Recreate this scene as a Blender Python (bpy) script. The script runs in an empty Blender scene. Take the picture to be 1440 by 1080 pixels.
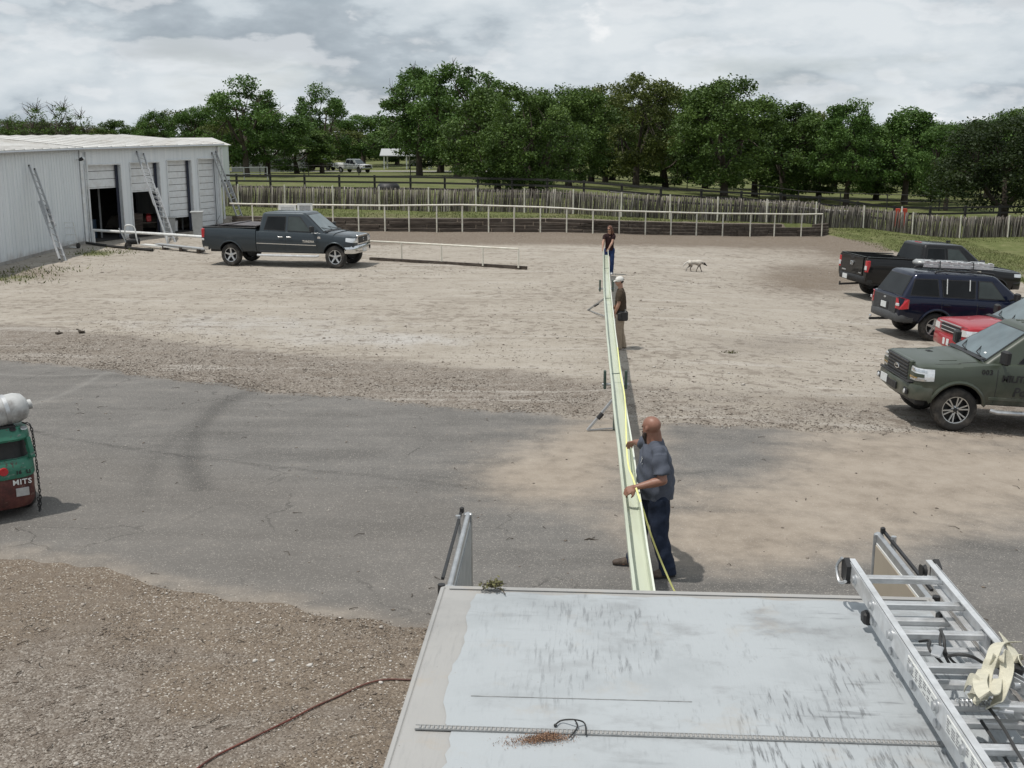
import bpy, bmesh, math, random
import numpy as np
from mathutils import Vector, Matrix, Euler

random.seed(7); np.random.seed(7)
R = math.radians
SC = bpy.context.scene
COL = SC.collection

# ------------------------------------------------------------------ camera
FPX, PITCH, CAMH = 1600.0, R(12.34), 4.85
cam = bpy.data.cameras.new('camera'); cam.sensor_width = 36.0; cam.lens = 36.0*FPX/1440.0
cam.clip_start = 0.05; cam.clip_end = 9000
camo = bpy.data.objects.new('camera', cam); COL.objects.link(camo)
camo.location = (0, 0, CAMH); camo.rotation_euler = (R(90)-PITCH, 0, 0)
SC.camera = camo

# ------------------------------------------------------------------ node helper
class NB:
    def __init__(s, tree): s.t = tree
    def n(s, typ, ins=None, **kw):
        nd = s.t.nodes.new(typ)
        for k, v in kw.items(): setattr(nd, k, v)
        for k, v in (ins or {}).items():
            sk = nd.inputs[k]
            if isinstance(v, bpy.types.NodeSocket): s.t.links.new(v, sk)
            elif v is not None: sk.default_value = v
        return nd
    def coord(s, which='Object'): return s.n('ShaderNodeTexCoord').outputs[which]
    def attr(s, name): return s.n('ShaderNodeAttribute', attribute_name=name).outputs['Fac']
    def noise(s, vec, scale, detail=4, rough=.55, dist=0.0):
        return s.n('ShaderNodeTexNoise', {'Vector': vec, 'Scale': scale, 'Detail': detail, 'Roughness': rough, 'Distortion': dist}).outputs['Fac']
    def vor(s, vec, scale, out='Distance', feature='F1'):
        return s.n('ShaderNodeTexVoronoi', {'Vector': vec, 'Scale': scale}, feature=feature).outputs[out]
    def ramp(s, fac, stops, interp='LINEAR'):
        nd = s.n('ShaderNodeValToRGB', {'Fac': fac}); cr = nd.color_ramp; cr.interpolation = interp
        while len(cr.elements) < len(stops): cr.elements.new(.5)
        for e, (p, c) in zip(cr.elements, stops):
            e.position = p; e.color = (c, c, c, 1) if not hasattr(c, '__len__') else (*c[:3], 1)
        return nd.outputs['Color']
    def mix(s, fac, a, b, mode='MIX'):
        nd = s.n('ShaderNodeMix', data_type='RGBA', blend_type=mode)
        for i, v in ((0, fac), (6, a), (7, b)):
            if isinstance(v, bpy.types.NodeSocket): s.t.links.new(v, nd.inputs[i])
            elif i == 0: nd.inputs[0].default_value = v
            else: nd.inputs[i].default_value = (*v[:3], 1)
        return nd.outputs[2]
    def m(s, op, a, b=None, c=None, clamp=False):
        nd = s.n('ShaderNodeMath', operation=op, use_clamp=clamp)
        for i, v in enumerate((a, b, c)):
            if v is None: continue
            if isinstance(v, bpy.types.NodeSocket): s.t.links.new(v, nd.inputs[i])
            else: nd.inputs[i].default_value = v
        return nd.outputs[0]
    def maprange(s, v, a, b, c=0.0, d=1.0, smooth=True):
        nd = s.n('ShaderNodeMapRange', {'Value': v, 'From Min': a, 'From Max': b, 'To Min': c, 'To Max': d}, interpolation_type='SMOOTHSTEP' if smooth else 'LINEAR')
        return nd.outputs['Result']
    def scalev(s, vec, sc, loc=(0, 0, 0), rot=(0, 0, 0)):
        return s.n('ShaderNodeMapping', {'Vector': vec, 'Scale': sc, 'Location': loc, 'Rotation': rot}).outputs['Vector']
    def bump(s, h, strength=.3, dist=.02):
        return s.n('ShaderNodeBump', {'Height': h, 'Strength': strength, 'Distance': dist}).outputs['Normal']

# ------------------------------------------------------------------ world, sun, exposure
SUN_EL, SUN_AZ_DIR = R(71), Vector((0.93, 0.34, 0)).normalized()      # horizontal direction in which shadows fall
W = bpy.data.worlds.new('World'); SC.world = W; W.use_nodes = True
wt = W.node_tree; wt.nodes.clear(); b = NB(wt)
sky = b.n('ShaderNodeTexSky', sky_type='NISHITA', sun_disc=False, sun_elevation=SUN_EL,
          sun_rotation=math.atan2(-SUN_AZ_DIR.x, -SUN_AZ_DIR.y), air_density=1.0, dust_density=2.0)
d = b.coord('Generated')
dv = b.scalev(d, (1.0, 1.0, 2.5), (7.7, 3.3, .2))
n1 = b.noise(dv, 7.4, 9, .53, .0)
n2 = b.noise(b.scalev(d, (1.0, 1.0, 2.5), (7.7, 3.3, .165)), 7.4, 9, .53, .0)
cloud = b.ramp(n1, [(.37, (.74, .785, .815)), (.45, (.655, .71, .75)), (.505, (.585, .645, .69)), (.555, (.455, .515, .565)), (.63, (.37, .425, .475))])
lit = b.maprange(b.m('SUBTRACT', n1, n2), .005, .085)      # tops of the heaps, which face the sun
cloud = b.mix(b.m('MULTIPLY', lit, b.m('MULTIPLY', b.maprange(n1, .40, .47), .42)), cloud, (.90, .915, .93))
np_ = b.noise(b.scalev(d, (1.0, 1.0, 2.0), (1.7, .9, .4)), 8.0, 8, .5, .2)
cloud = b.mix(b.m('MULTIPLY', b.maprange(np_, .665, .71), .7), cloud, (.95, .955, .96))
skyc = b.n('ShaderNodeVectorMath', {0: sky.outputs[0], 1: (.10, .10, .10)}, operation='MULTIPLY').outputs[0]
cover = b.maprange(b.noise(b.scalev(d, (1, 1, 4.5), (1.3, .4, .2)), 3.7, 5, .55), .34, .46, .75, 1.0)
allc = b.mix(cover, skyc, cloud)
bg = b.n('ShaderNodeBackground', {'Color': allc, 'Strength': 1.0})
b.n('ShaderNodeOutputWorld', {'Surface': bg.outputs[0]})
W.cycles.sampling_method = 'MANUAL'; W.cycles.sample_map_resolution = 512

sl = bpy.data.lights.new('sun', 'SUN'); sl.energy = 3.2; sl.angle = R(1.2); sl.color = (1.0, .955, .89)
so = bpy.data.objects.new('sun', sl); COL.objects.link(so)
tosun = Vector((-SUN_AZ_DIR.x*math.cos(SUN_EL), -SUN_AZ_DIR.y*math.cos(SUN_EL), math.sin(SUN_EL)))
so.rotation_euler = tosun.to_track_quat('Z', 'Y').to_euler(); so.location = (-20, -10, 60)
SC.view_settings.view_transform = 'Standard'; SC.view_settings.look = 'None'
SC.view_settings.exposure = 0.0; SC.view_settings.gamma = 1.0; SC.view_settings.use_curve_mapping = False

# ------------------------------------------------------------------ terrain, and photo pixel -> place on the terrain
FENCE = [(-14.6, 60.2), (-6.5, 58.7), (4.2, 58.3), (11.0, 61.4), (17.8, 66.0)]
fx_, fy_ = zip(*FENCE)
def sstep(a, b_, x): t = np.clip((x-a)/(b_-a), 0, 1); return t*t*(3-2*t)
def zt(x, y):
    x = np.asarray(x, float); y = np.asarray(y, float)
    s = np.clip(x-1, 0, 26)
    z = -.06*np.where(s < 4, s*s/8, s-2)
    yw = np.interp(x, fx_, fy_)+1.05
    sharp = sstep(yw-.12, yw+.12, y)
    soft = sstep(yw-3, yw+3.5, y)
    e = sstep(17.6, 18.6, x)
    z = z+.62*(sharp*(1-e)+soft*e*(1-.7*sstep(19, 26, x)))
    z = z-1.5*sstep(85, 210, y)
    return z
def ray(px, py):
    u = (px-720)/FPX; v = -(py-540)/FPX
    c, s = math.cos(PITCH), math.sin(PITCH)
    return Vector((u, c+v*s, -s+v*c))
def gp(px, py, dz=0.0):
    """point on the terrain (plus dz) seen at a pixel of the 1440x1080 photograph"""
    dr = ray(px, py); ys = np.concatenate([np.arange(2, 120, .05), np.arange(120, 700, .5)])
    t = ys/dr.y; xx = t*dr.x; zz = CAMH+t*dr.z
    below = np.nonzero(zz < zt(xx, ys)+dz)[0]
    k = below[0] if len(below) else len(ys)-1
    return Vector((xx[k], ys[k], zz[k]))
def atY(px, py, Y):
    dr = ray(px, py); t = Y/dr.y
    return Vector((t*dr.x, Y, CAMH+t*dr.z))
def atZ(px, py, z):
    dr = ray(px, py); t = (z-CAMH)/dr.z
    return Vector((t*dr.x, t*dr.y, z))
def proj(x, y, z):
    c, s = math.cos(PITCH), math.sin(PITCH)
    zc = y*c-(z-CAMH)*s; yc = y*s+(z-CAMH)*c
    zc = np.maximum(zc, .2)
    return 720+FPX*x/zc, 540-FPX*yc/zc
def gz(x, y): return float(zt(x, y))

# ------------------------------------------------------------------ object helpers
def tag(o, label=None, cat=None, group=None, kind=None):
    for k, v in (('label', label), ('category', cat), ('group', group), ('kind', kind)):
        if v: o[k] = v
    return o
def thing(name, label, cat, loc=(0, 0, 0), rotz=0.0, group=None, rot=None, scale=None):
    o = bpy.data.objects.new(name, None); COL.objects.link(o); o.empty_display_size = .1
    o.location = loc; o.rotation_euler = rot if rot else (0, 0, rotz)
    if scale: o.scale = (scale,)*3 if not hasattr(scale, '__len__') else scale
    return tag(o, label, cat, group)
def link(name, me, parent=None, loc=None, rot=None):
    o = bpy.data.objects.new(name, me); COL.objects.link(o)
    if parent: o.parent = parent
    if loc is not None: o.location = loc
    if rot is not None: o.rotation_euler = rot
    return o
def dup(root, loc=None, rotz=None, scale=None, **t):
    r = root.copy(); COL.objects.link(r)
    if loc is not None: r.location = loc
    if rotz is not None: r.rotation_euler = (0, 0, rotz)
    if scale is not None: r.scale = scale
    tag(r, **t)
    for ch in list(root.children):
        c = ch.copy(); COL.objects.link(c); c.parent = r
        for g in list(ch.children):
            q = g.copy(); COL.objects.link(q); q.parent = c
    return r

class MB:
    """collects geometry; build() links it as ONE mesh object"""
    def __init__(s): s.v = []; s.f = []; s.mi = []
    def add(s, vs, fs, mi=0, M=None):
        o = len(s.v)
        s.v += [tuple(M @ Vector(p)) if M else tuple(p) for p in vs]
        for f in fs: s.f.append(tuple(i+o for i in f)); s.mi.append(mi)
        return s
    def box(s, c, size, rot=None, mi=0, bev=0.0):
        a, b_, h = size[0]/2, size[1]/2, size[2]/2
        M = Matrix.Translation(Vector(c)) @ (Euler(rot).to_matrix().to_4x4() if rot else Matrix.Identity(4))
        if bev <= 0:
            vs = [(x, y, z) for z in (-h, h) for x, y in ((-a, -b_), (a, -b_), (a, b_), (-a, b_))]
            fs = [(3, 2, 1, 0), (4, 5, 6, 7), (0, 1, 5, 4), (1, 2, 6, 5), (2, 3, 7, 6), (3, 0, 4, 7)]
        else:
            e = min(bev, a*.49, b_*.49, h*.49); vs = []; fs = []
            lv = [(-h, e), (-h+e, 0), (h-e, 0), (h, e)]
            for z, q in lv:
                A, B = a-q, b_-q
                vs += [(-A+e, -B, z), (A-e, -B, z), (A, -B+e, z), (A, B-e, z), (A-e, B, z), (-A+e, B, z), (-A, B-e, z), (-A, -B+e, z)]
            for k in range(3):
                for i in range(8): j = (i+1) % 8; fs.append((k*8+i, k*8+j, k*8+8+j, k*8+8+i))
            fs.append(tuple(reversed(range(8)))); fs.append(tuple(range(24, 32)))
        return s.add(vs, fs, mi, M)
    def beam(s, p, q, w, h, mi=0, up=(0, 0, 1), bev=0.0):
        p, q = Vector(p), Vector(q); d_ = q-p; L = d_.length
        if L < 1e-6: return s
        x = d_.normalized(); u = Vector(up)
        if abs(x.dot(u)) > .98: u = Vector((1, 0, 0))
        y = u.cross(x).normalized(); z = x.cross(y)
        M = Matrix(((x.x, y.x, z.x, (p.x+q.x)/2), (x.y, y.y, z.y, (p.y+q.y)/2), (x.z, y.z, z.z, (p.z+q.z)/2), (0, 0, 0, 1)))
        t = MB().box((0, 0, 0), (L, w, h), bev=bev)
        return s.add(t.v, t.f, mi, M)
    def tube(s, pts, r, n=8, mi=0, cap=True):
        pts = [Vector(p) for p in pts]; m = len(pts); rs = r if hasattr(r, '__len__') else [r]*m
        vs = []; fs = []; prev = None
        for i, p in enumerate(pts):
            t = (pts[min(i+1, m-1)]-pts[max(i-1, 0)]).normalized()
            if prev is None:
                a = Vector((0, 0, 1)) if abs(t.z) < .9 else Vector((1, 0, 0)); u = t.cross(a).normalized()
            else: u = (prev-t*prev.dot(t)).normalized()
            prev = u; w = t.cross(u)
            for k in range(n):
                an = 2*math.pi*k/n; vs.append(p+(u*math.cos(an)+w*math.sin(an))*rs[i])
        for i in range(m-1):
            for k in range(n): j = (k+1) % n; fs.append((i*n+k, i*n+j, (i+1)*n+j, (i+1)*n+k))
        if cap: fs.append(tuple(reversed(range(n)))); fs.append(tuple(range((m-1)*n, m*n)))
        return s.add(vs, fs, mi)
    def lathe(s, prof, n=24, M=None, mi=0, cap=True):
        """prof = [(radius, height)], axis z"""
        vs = []; fs = []; m = len(prof)
        for r_, z in prof:
            for k in range(n): a = 2*math.pi*k/n; vs.append((r_*math.cos(a), r_*math.sin(a), z))
        for i in range(m-1):
            for k in range(n): j = (k+1) % n; fs.append((i*n+k, i*n+j, (i+1)*n+j, (i+1)*n+k))
        if cap and prof[0][0] > 1e-5: fs.append(tuple(reversed(range(n))))
        if cap and prof[-1][0] > 1e-5: fs.append(tuple(range((m-1)*n, m*n)))
        return s.add(vs, fs, mi, M)
    def loft(s, rings, mi=0, closed=True, cap=True):
        n = len(rings[0]); vs = [p for r_ in rings for p in r_]; fs = []
        for i in range(len(rings)-1):
            for k in range(n if closed else n-1): j = (k+1) % n; fs.append((i*n+k, i*n+j, (i+1)*n+j, (i+1)*n+k))
        if cap and closed: fs.append(tuple(reversed(range(n)))); fs.append(tuple(range((len(rings)-1)*n, len(rings)*n)))
        return s.add(vs, fs, mi)
    def prism(s, poly, vec, mi=0):
        """flat polygon (3-D points) pushed along vec"""
        n = len(poly); vec = Vector(vec); vs = [Vector(p) for p in poly]+[Vector(p)+vec for p in poly]
        fs = [tuple(reversed(range(n))), tuple(range(n, 2*n))]+[(i, (i+1) % n, n+(i+1) % n, n+i) for i in range(n)]
        return s.add(vs, fs, mi)
    def ell(s, c, r, nu=16, nv=10, M=None, mi=0):
        rx, ry, rz = r if hasattr(r, '__len__') else (r, r, r)
        prof = [(math.sin(math.pi*i/nv), -math.cos(math.pi*i/nv)) for i in range(nv+1)]
        prof[0] = (1e-4, -1); prof[-1] = (1e-4, 1)
        MM = Matrix.Translation(Vector(c)) @ (M or Matrix.Identity(4)) @ Matrix.Diagonal((rx, ry, rz, 1))
        return s.lathe(prof, nu, MM, mi)
    def mesh(s, name, mats, smooth=None):
        me = bpy.data.meshes.new(name); me.from_pydata(s.v, [], s.f)
        for m_ in (mats if isinstance(mats, (list, tuple)) else [mats]): me.materials.append(m_)
        me.polygons.foreach_set('material_index', s.mi)
        bm = bmesh.new(); bm.from_mesh(me); bmesh.ops.recalc_face_normals(bm, faces=bm.faces); bm.to_mesh(me); bm.free()
        if smooth is not None:
            me.polygons.foreach_set('use_smooth', [True]*len(me.polygons)); me.set_sharp_from_angle(angle=R(smooth))
        me.update(); return me
    def build(s, name, mats, parent=None, smooth=None, **t):
        return tag(link(name, s.mesh(name, mats, smooth), parent), **t)

def np_mesh(name, V, F, mats, attrs=None, mi=None, smooth=False):
    """big meshes from arrays; F is (m,k) all of one size"""
    me = bpy.data.meshes.new(name); m, k = F.shape
    me.vertices.add(len(V)); me.vertices.foreach_set('co', np.ascontiguousarray(V, np.float32).ravel())
    me.loops.add(m*k); me.loops.foreach_set('vertex_index', np.ascontiguousarray(F, np.int32).ravel())
    me.polygons.add(m); me.polygons.foreach_set('loop_start', np.arange(0, m*k, k, dtype=np.int32))
    me.polygons.foreach_set('loop_total', np.full(m, k, np.int32))
    for m_ in (mats if isinstance(mats, (list, tuple)) else [mats]): me.materials.append(m_)
    if mi is not None: me.polygons.foreach_set('material_index', np.ascontiguousarray(mi, np.int32))
    if smooth: me.polygons.foreach_set('use_smooth', np.ones(m, bool))
    me.update(calc_edges=True)
    for nm, (dom, arr) in (attrs or {}).items():
        a = me.attributes.new(nm, 'FLOAT', dom); a.data.foreach_set('value', np.ascontiguousarray(arr, np.float32))
    return me

def modded(me, setup):
    """apply modifiers to a mesh and return the resulting mesh"""
    o = bpy.data.objects.new('work', me); COL.objects.link(o); setup(o)
    dg = bpy.context.evaluated_depsgraph_get(); dg.update()
    r = bpy.data.meshes.new_from_object(o.evaluated_get(dg)); r.name = me.name
    bpy.data.objects.remove(o); return r

def text_mesh(name, txt, size, mat_, depth=.002, bold=0.0, shear=0.0, space=1.0):
    c = bpy.data.curves.new(name, 'FONT'); c.body = txt; c.size = size; c.extrude = depth; c.offset = bold; c.shear = shear
    c.align_x = 'CENTER'; c.align_y = 'CENTER'; c.space_character = space; c.resolution_u = 2
    o = bpy.data.objects.new('work', c); COL.objects.link(o)
    dg = bpy.context.evaluated_depsgraph_get(); dg.update()
    me = bpy.data.meshes.new_from_object(o.evaluated_get(dg)); bpy.data.objects.remove(o); me.name = name
    me.materials.clear(); me.materials.append(mat_); return me
def put_text(name, txt, size, mat_, parent, o, right, up, **kw):
    """lettering whose reading direction and up direction are given"""
    r_, u_ = Vector(right).normalized(), Vector(up).normalized(); n_ = r_.cross(u_)
    ob = link(name, text_mesh(name, txt, size, mat_, **kw), parent)
    ob.matrix_local = Matrix(((r_.x, u_.x, n_.x, o[0]), (r_.y, u_.y, n_.y, o[1]), (r_.z, u_.z, n_.z, o[2]), (0, 0, 0, 1)))
    return ob

# ------------------------------------------------------------------ materials
def new_mat(name):
    m_ = bpy.data.materials.new(name); m_.use_nodes = True; t = m_.node_tree; t.nodes.clear()
    return m_, NB(t)
def finish(b_, **ins):
    p = b_.n('ShaderNodeBsdfPrincipled', {k.replace('_', ' '): v for k, v in ins.items()})
    b_.n('ShaderNodeOutputMaterial', {'Surface': p.outputs[0]}); return p
def simple(name, col, rough=.5, metal=0.0, var=.18, scale=6.0, bump=0.0, bscale=60.0, coat=0.0, spec=.5, dust=None, dustamt=.3, stretch=(1, 1, 1)):
    m_, b_ = new_mat(name); co = b_.scalev(b_.coord(), stretch)
    n_ = b_.noise(co, scale, 5, .6)
    dk = tuple(c*(1-var) for c in col); lt = tuple(min(1, c*(1+var)) for c in col)
    c_ = b_.ramp(n_, [(.3, dk), (.7, lt)])
    if dust:
        c_ = b_.mix(b_.m('MULTIPLY', b_.maprange(b_.noise(co, scale*.6, 6, .65), .42, .68), dustamt), c_, dust)
    rr = b_.maprange(b_.noise(co, scale*2.3, 4), .3, .7, max(0, rough-.07), min(1, rough+.1))
    ins = dict(Base_Color=c_, Roughness=rr, Metallic=metal)
    if bump: ins['Normal'] = b_.bump(b_.noise(co, bscale, 4, .6), bump, .01)
    p = finish(b_, **ins)
    p.inputs['Specular IOR Level'].default_value = spec
    if coat: p.inputs['Coat Weight'].default_value = coat; p.inputs['Coat Roughness'].default_value = .06
    return m_
def paint(name, col, dust=(.33, .29, .24), dustamt=.12, metal=.35, rough=.38):
    """car paint with clear coat and a film of road dust low down"""
    m_, b_ = new_mat(name); co = b_.coord()
    z = b_.n('ShaderNodeSeparateXYZ', {0: co}).outputs[2]
    low = b_.maprange(b_.m('ADD', z, b_.m('MULTIPLY', b_.noise(co, 5, 5), .35)), .55, 1.0, .55, 0.06)
    df = b_.m('MULTIPLY', low, b_.maprange(b_.noise(co, 3, 6, .6), .3, .7, .4, 1.2))
    c_ = b_.mix(b_.m('MULTIPLY', df, dustamt*1.1), col, dust)
    p = finish(b_, Base_Color=c_, Roughness=rough, Metallic=metal)
    p.inputs['Coat Weight'].default_value = .6; p.inputs['Coat Roughness'].default_value = .04; p.inputs['Specular IOR Level'].default_value = .2
    return m_
def glass_mat(name, col, rough=.03, spec=.18):
    m_, b_ = new_mat(name); co = b_.coord()
    c_ = b_.ramp(b_.noise(co, 2.0, 3), [(.3, tuple(c*.6 for c in col)), (.7, col)])
    p = finish(b_, Base_Color=c_, Roughness=rough, Metallic=0.0)
    p.inputs['Specular IOR Level'].default_value = spec
    return m_

M = {}
M['black'] = simple('black_plastic', (.018, .018, .019), .55, var=.25)
M['rubber'] = simple('tyre_rubber', (.022, .021, .020), .85, var=.3, dust=(.16, .14, .12), dustamt=.45)
M['alloy'] = simple('wheel_alloy', (.58, .59, .60), .3, .85, var=.08)
M['darkalloy'] = simple('dark_wheel', (.05, .05, .052), .4, .5)
M['chrome'] = simple('chrome', (.72, .73, .74), .12, 1.0, var=.05)
M['steel'] = simple('galvanised_steel', (.48, .49, .50), .42, .75, var=.15, scale=14)
M['alu'] = simple('ladder_aluminium', (.70, .71, .72), .36, .55, var=.12, scale=12, dust=(.4, .39, .37), dustamt=.35)
M['alu_far'] = simple('weathered_aluminium', (.42, .43, .44), .5, .4, var=.15, scale=10)
M['redlens'] = simple('red_lens', (.42, .012, .02), .12, 0, var=.1, coat=.8)
M['clearlens'] = simple('clear_lens', (.72, .74, .76), .1, .4, var=.12, scale=18, coat=.8)
M['amber'] = simple('amber_lens', (.32, .2, .05), .15, 0, coat=.6)
M['glass'] = glass_mat('tinted_glass', (.014, .016, .018))
M['screen'] = glass_mat('windscreen_glass', (.13, .17, .185), .04, .7)
M['glass_lit'] = glass_mat('clear_side_glass', (.07, .085, .085))
M['white'] = simple('white_paint', (.72, .73, .72), .5, 0, var=.06, dust=(.4, .36, .3), dustamt=.25)
M['pipe'] = simple('cream_pipe_paint', (.66, .64, .56), .5, 0, var=.1, dust=(.35, .25, .16), dustamt=.3)
M['blackboard'] = simple('black_fence_board', (.022, .021, .02), .75, var=.3)
M['tie'] = simple('old_railway_tie', (.056, .043, .034), .9, var=.55, scale=5, bump=.6, bscale=30, dust=(.22, .19, .16), dustamt=.3, stretch=(.3, 3, 3))
M['bark'] = simple('bark', (.065, .052, .04), .95, var=.35, scale=5, bump=.8, bscale=12, stretch=(1, 1, .25))
M['plate'] = simple('number_plate', (.62, .64, .64), .4, 0, var=.1, scale=20)
M['yellow'] = simple('yellow_tape', (.80, .79, .30), .5, 0, var=.05)
M['redhose'] = simple('red_hose', (.13, .032, .022), .6, 0, var=.45, scale=3, dust=(.12, .08, .06), dustamt=.7)
M['wire'] = simple('black_wire', (.03, .03, .03), .6)
# ================================================================== GROUND
def blob(u, v, cx, cy, rx, ry): return np.exp(-(((u-cx)/rx)**2+((v-cy)/ry)**2))
UE_PX = [(0, 505), (150, 521), (350, 548), (600, 570), (850, 590), (1000, 600), (1240, 608), (1440, 613)]
LE_PX = [(0, 779), (150, 802), (330, 842), (480, 868), (600, 884)]
UE = [gp(*p) for p in UE_PX]; LE = [gp(*p) for p in LE_PX]
UEX, UEY = [p.x for p in UE], [p.y for p in UE]; LEX, LEY = [p.x for p in LE], [p.y for p in LE]
def edge(X, Y, x):
    x = np.asarray(x, float); y = np.interp(x, X, Y)
    s0 = (Y[1]-Y[0])/(X[1]-X[0]); s1 = (Y[-1]-Y[-2])/(X[-1]-X[-2])
    return np.where(x < X[0], Y[0]+(x-X[0])*s0, np.where(x > X[-1], Y[-1]+(x-X[-1])*s1, y))
def wob(x, a, f, ph): return a*(np.sin(x*f+ph)+.6*np.sin(x*f*2.3+ph*2.1)+.4*np.sin(x*f*5.1+ph*.7))
def road_hi(x): return edge(UEX, UEY, x)+wob(np.asarray(x, float), .07, 1.9, .4)
def road_lo(x): return edge(LEX, LEY, x)+wob(np.asarray(x, float), .05, 2.6, 1.7)

def rnd_noise(x, y, f, seed):
    """cheap smooth value noise on arrays"""
    rs = np.random.RandomState(seed); G = rs.rand(256, 256)
    X = x*f; Y = y*f; xi = np.floor(X).astype(int); yi = np.floor(Y).astype(int); a = X-xi; b_ = Y-yi
    a = a*a*(3-2*a); b_ = b_*b_*(3-2*b_); g = lambda i, j: G[i % 256, j % 256]
    return (g(xi, yi)*(1-a)+g(xi+1, yi)*a)*(1-b_)+(g(xi, yi+1)*(1-a)+g(xi+1, yi+1)*a)*b_
def fbm(x, y, f, seed): return (rnd_noise(x, y, f, seed)+.5*rnd_noise(x, y, f*2.1, seed+1)+.25*rnd_noise(x, y, f*4.3, seed+2))/1.75

def axis(lo, hi, step, far, fine=None):
    a = list(np.arange(lo, hi+1e-6, step)); s = step
    while a[-1] < far: s *= 1.22; a.append(a[-1]+s)
    return a
xr = axis(0, 34, .35, 3200); xl = axis(0, 28, .35, 3200)
gx = np.array([-v for v in xl[:0:-1]]+xr)
ya = list(np.arange(2, 54, .35))+list(np.arange(54, 72, .22))
ya += [y+72-2 for y in axis(2, 40, .8, 4200)]
gy = np.array([-400, -120, -40, -14, -6, -2]+ya)
GX, GY = np.meshgrid(gx, gy); gxv, gyv = GX.ravel(), GY.ravel()
hi_, lo_ = road_hi(gxv), road_lo(gxv)
onroad = sstep(-.25, .1, hi_-gyv)*sstep(-.25, .1, gyv-lo_)
gzv = zt(gxv, gyv)
relief = (fbm(gxv, gyv, .45, 3)-.5)*.075+(fbm(gxv, gyv, 1.6, 9)-.5)*.03
gzv = gzv+relief*(1-onroad)*sstep(110, 60, gyv)*(gyv > 0)-.012*onroad
gu, gv_ = proj(gxv, gyv, gzv)
front = gyv > 2
yw = np.interp(gxv, fx_, fy_)+1.0
beh = sstep(-.4, .4, gyv-yw-.5)*(gxv < 18.0)
right_edge = np.interp(gu, [1100, 1170, 1240, 1330, 1440, 1800], [322, 331, 352, 368, 400, 470])
grs = np.maximum(beh, sstep(-6, 6, right_edge-gv_)*(gu > 1100)*front*sstep(-1, .5, gyv-30))
grs = np.maximum(grs, sstep(66, 74, gyv))
grs = np.maximum(grs, .50*blob(gu, gv_, 20, 392, 60, 12)+.6*blob(gu, gv_, 135, 356, 45, 7))
grs = np.maximum(grs, sstep(22, 30, gxv)*(gyv > 25)); grs = np.where(gyv < 2, .3, grs)
grs = grs-.75*blob(gu, gv_, 1215, 348, 42, 13)-.5*blob(gu, gv_, 1440, 385, 60, 14)
brn = sstep(352, 338, gv_)*(gu > 500)*(1-beh)*.85+.85*blob(gu, gv_, 1150, 392, 120, 28)+.75*blob(gu, gv_, 1215, 348, 60, 16)+.4*blob(gu, gv_, 1060, 350, 160, 12)
brn = brn+.55*blob(gu, gv_, 40, 385, 90, 16)+.5*blob(gu, gv_, 230, 470, 320, 14)*0
brn = brn+.95*sstep(.9, .1, gyv-lo_)*(gyv > 2)
grv = sstep(-.35, .1, gyv-hi_)*sstep(5.5, 2.2, gyv-hi_)*np.interp(gu, [0, 700, 900, 1300, 1440], [1, .9, .55, .55, .7])
grv = np.maximum(grv, .55*blob(gu, gv_, 1090, 485, 190, 30)+.4*blob(gu, gv_, 180, 385, 200, 25))
grv = np.maximum(grv, sstep(.2, -.5, gyv-lo_)*(.05+.55*sstep(.45, .7, fbm(gxv, gyv, .7, 40))+.4*blob(gu, gv_, 60, 1040, 200, 60)))
wht = .55*blob(gu, gv_, 330, 455, 330, 22)+.55*blob(gu, gv_, 560, 480, 200, 14)+.6*blob(gu, gv_, 60, 1010, 190, 60)+.35*blob(gu, gv_, 330, 385, 200, 18)
idx = np.arange(len(gxv)).reshape(GX.shape)
F = np.stack([idx[:-1, :-1], idx[:-1, 1:], idx[1:, 1:], idx[1:, :-1]], -1).reshape(-1, 4)

gm, b = new_mat('yard_ground'); co = b.coord()
nA = b.noise(co, .9, 6, .62); nB = b.noise(co, 3.2, 6, .65); nC = b.noise(co, .22, 4, .55); nF = b.noise(co, 26, 4, .6)
def fuzz(name, lo, hi, amt=1.25): return b.maprange(b.m('ADD', b.attr(name), b.m('MULTIPLY', b.m('SUBTRACT', b.m('ADD', b.m('MULTIPLY', nA, .6), b.m('MULTIPLY', nB, .4)), .5), amt)), lo, hi)
pale = b.ramp(b.m('ADD', b.m('MULTIPLY', nA, .5), b.m('MULTIPLY', nB, .5)), [(.28, (.246, .216, .180)), (.42, (.340, .305, .260)), (.58, (.400, .364, .316)), (.75, (.45, .416, .370))])
vs_ = b.scalev(co, (1, 1, .15))
v1 = b.n('ShaderNodeTexVoronoi', {'Vector': vs_, 'Scale': 58.0}); v2 = b.n('ShaderNodeTexVoronoi', {'Vector': vs_, 'Scale': 26.0})
stone = b.ramp(b.n('ShaderNodeSeparateColor', {0: v1.outputs['Color']}).outputs[0], [(.05, (.08, .065, .054)), (.4, (.158, .134, .114)), (.75, (.235, .208, .182)), (.97, (.42, .39, .35))])
big_ = b.ramp(b.n('ShaderNodeSeparateColor', {0: v2.outputs['Color']}).outputs[1], [(.1, (.12, .10, .083)), (.6, (.225, .195, .168)), (.95, (.42, .385, .345))])
stone = b.mix(b.maprange(b.noise(co, 5, 3), .5, .62, 0, .5), stone, big_)
c = b.mix(fuzz('white', .3, .8), pale, (.44, .422, .398))
c = b.mix(b.m('MULTIPLY', fuzz('brown', .35, .75), .85), c, b.ramp(b.m('ADD', b.m('MULTIPLY', nB, .6), b.m('MULTIPLY', nF, .4)), [(.3, (.088, .063, .044)), (.55, (.158, .120, .086)), (.78, (.235, .192, .146))]))
v3 = b.n('ShaderNodeTexVoronoi', {'Vector': vs_, 'Scale': 70.0}); g3 = b.n('ShaderNodeSeparateColor', {0: v3.outputs['Color']}).outputs
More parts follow.
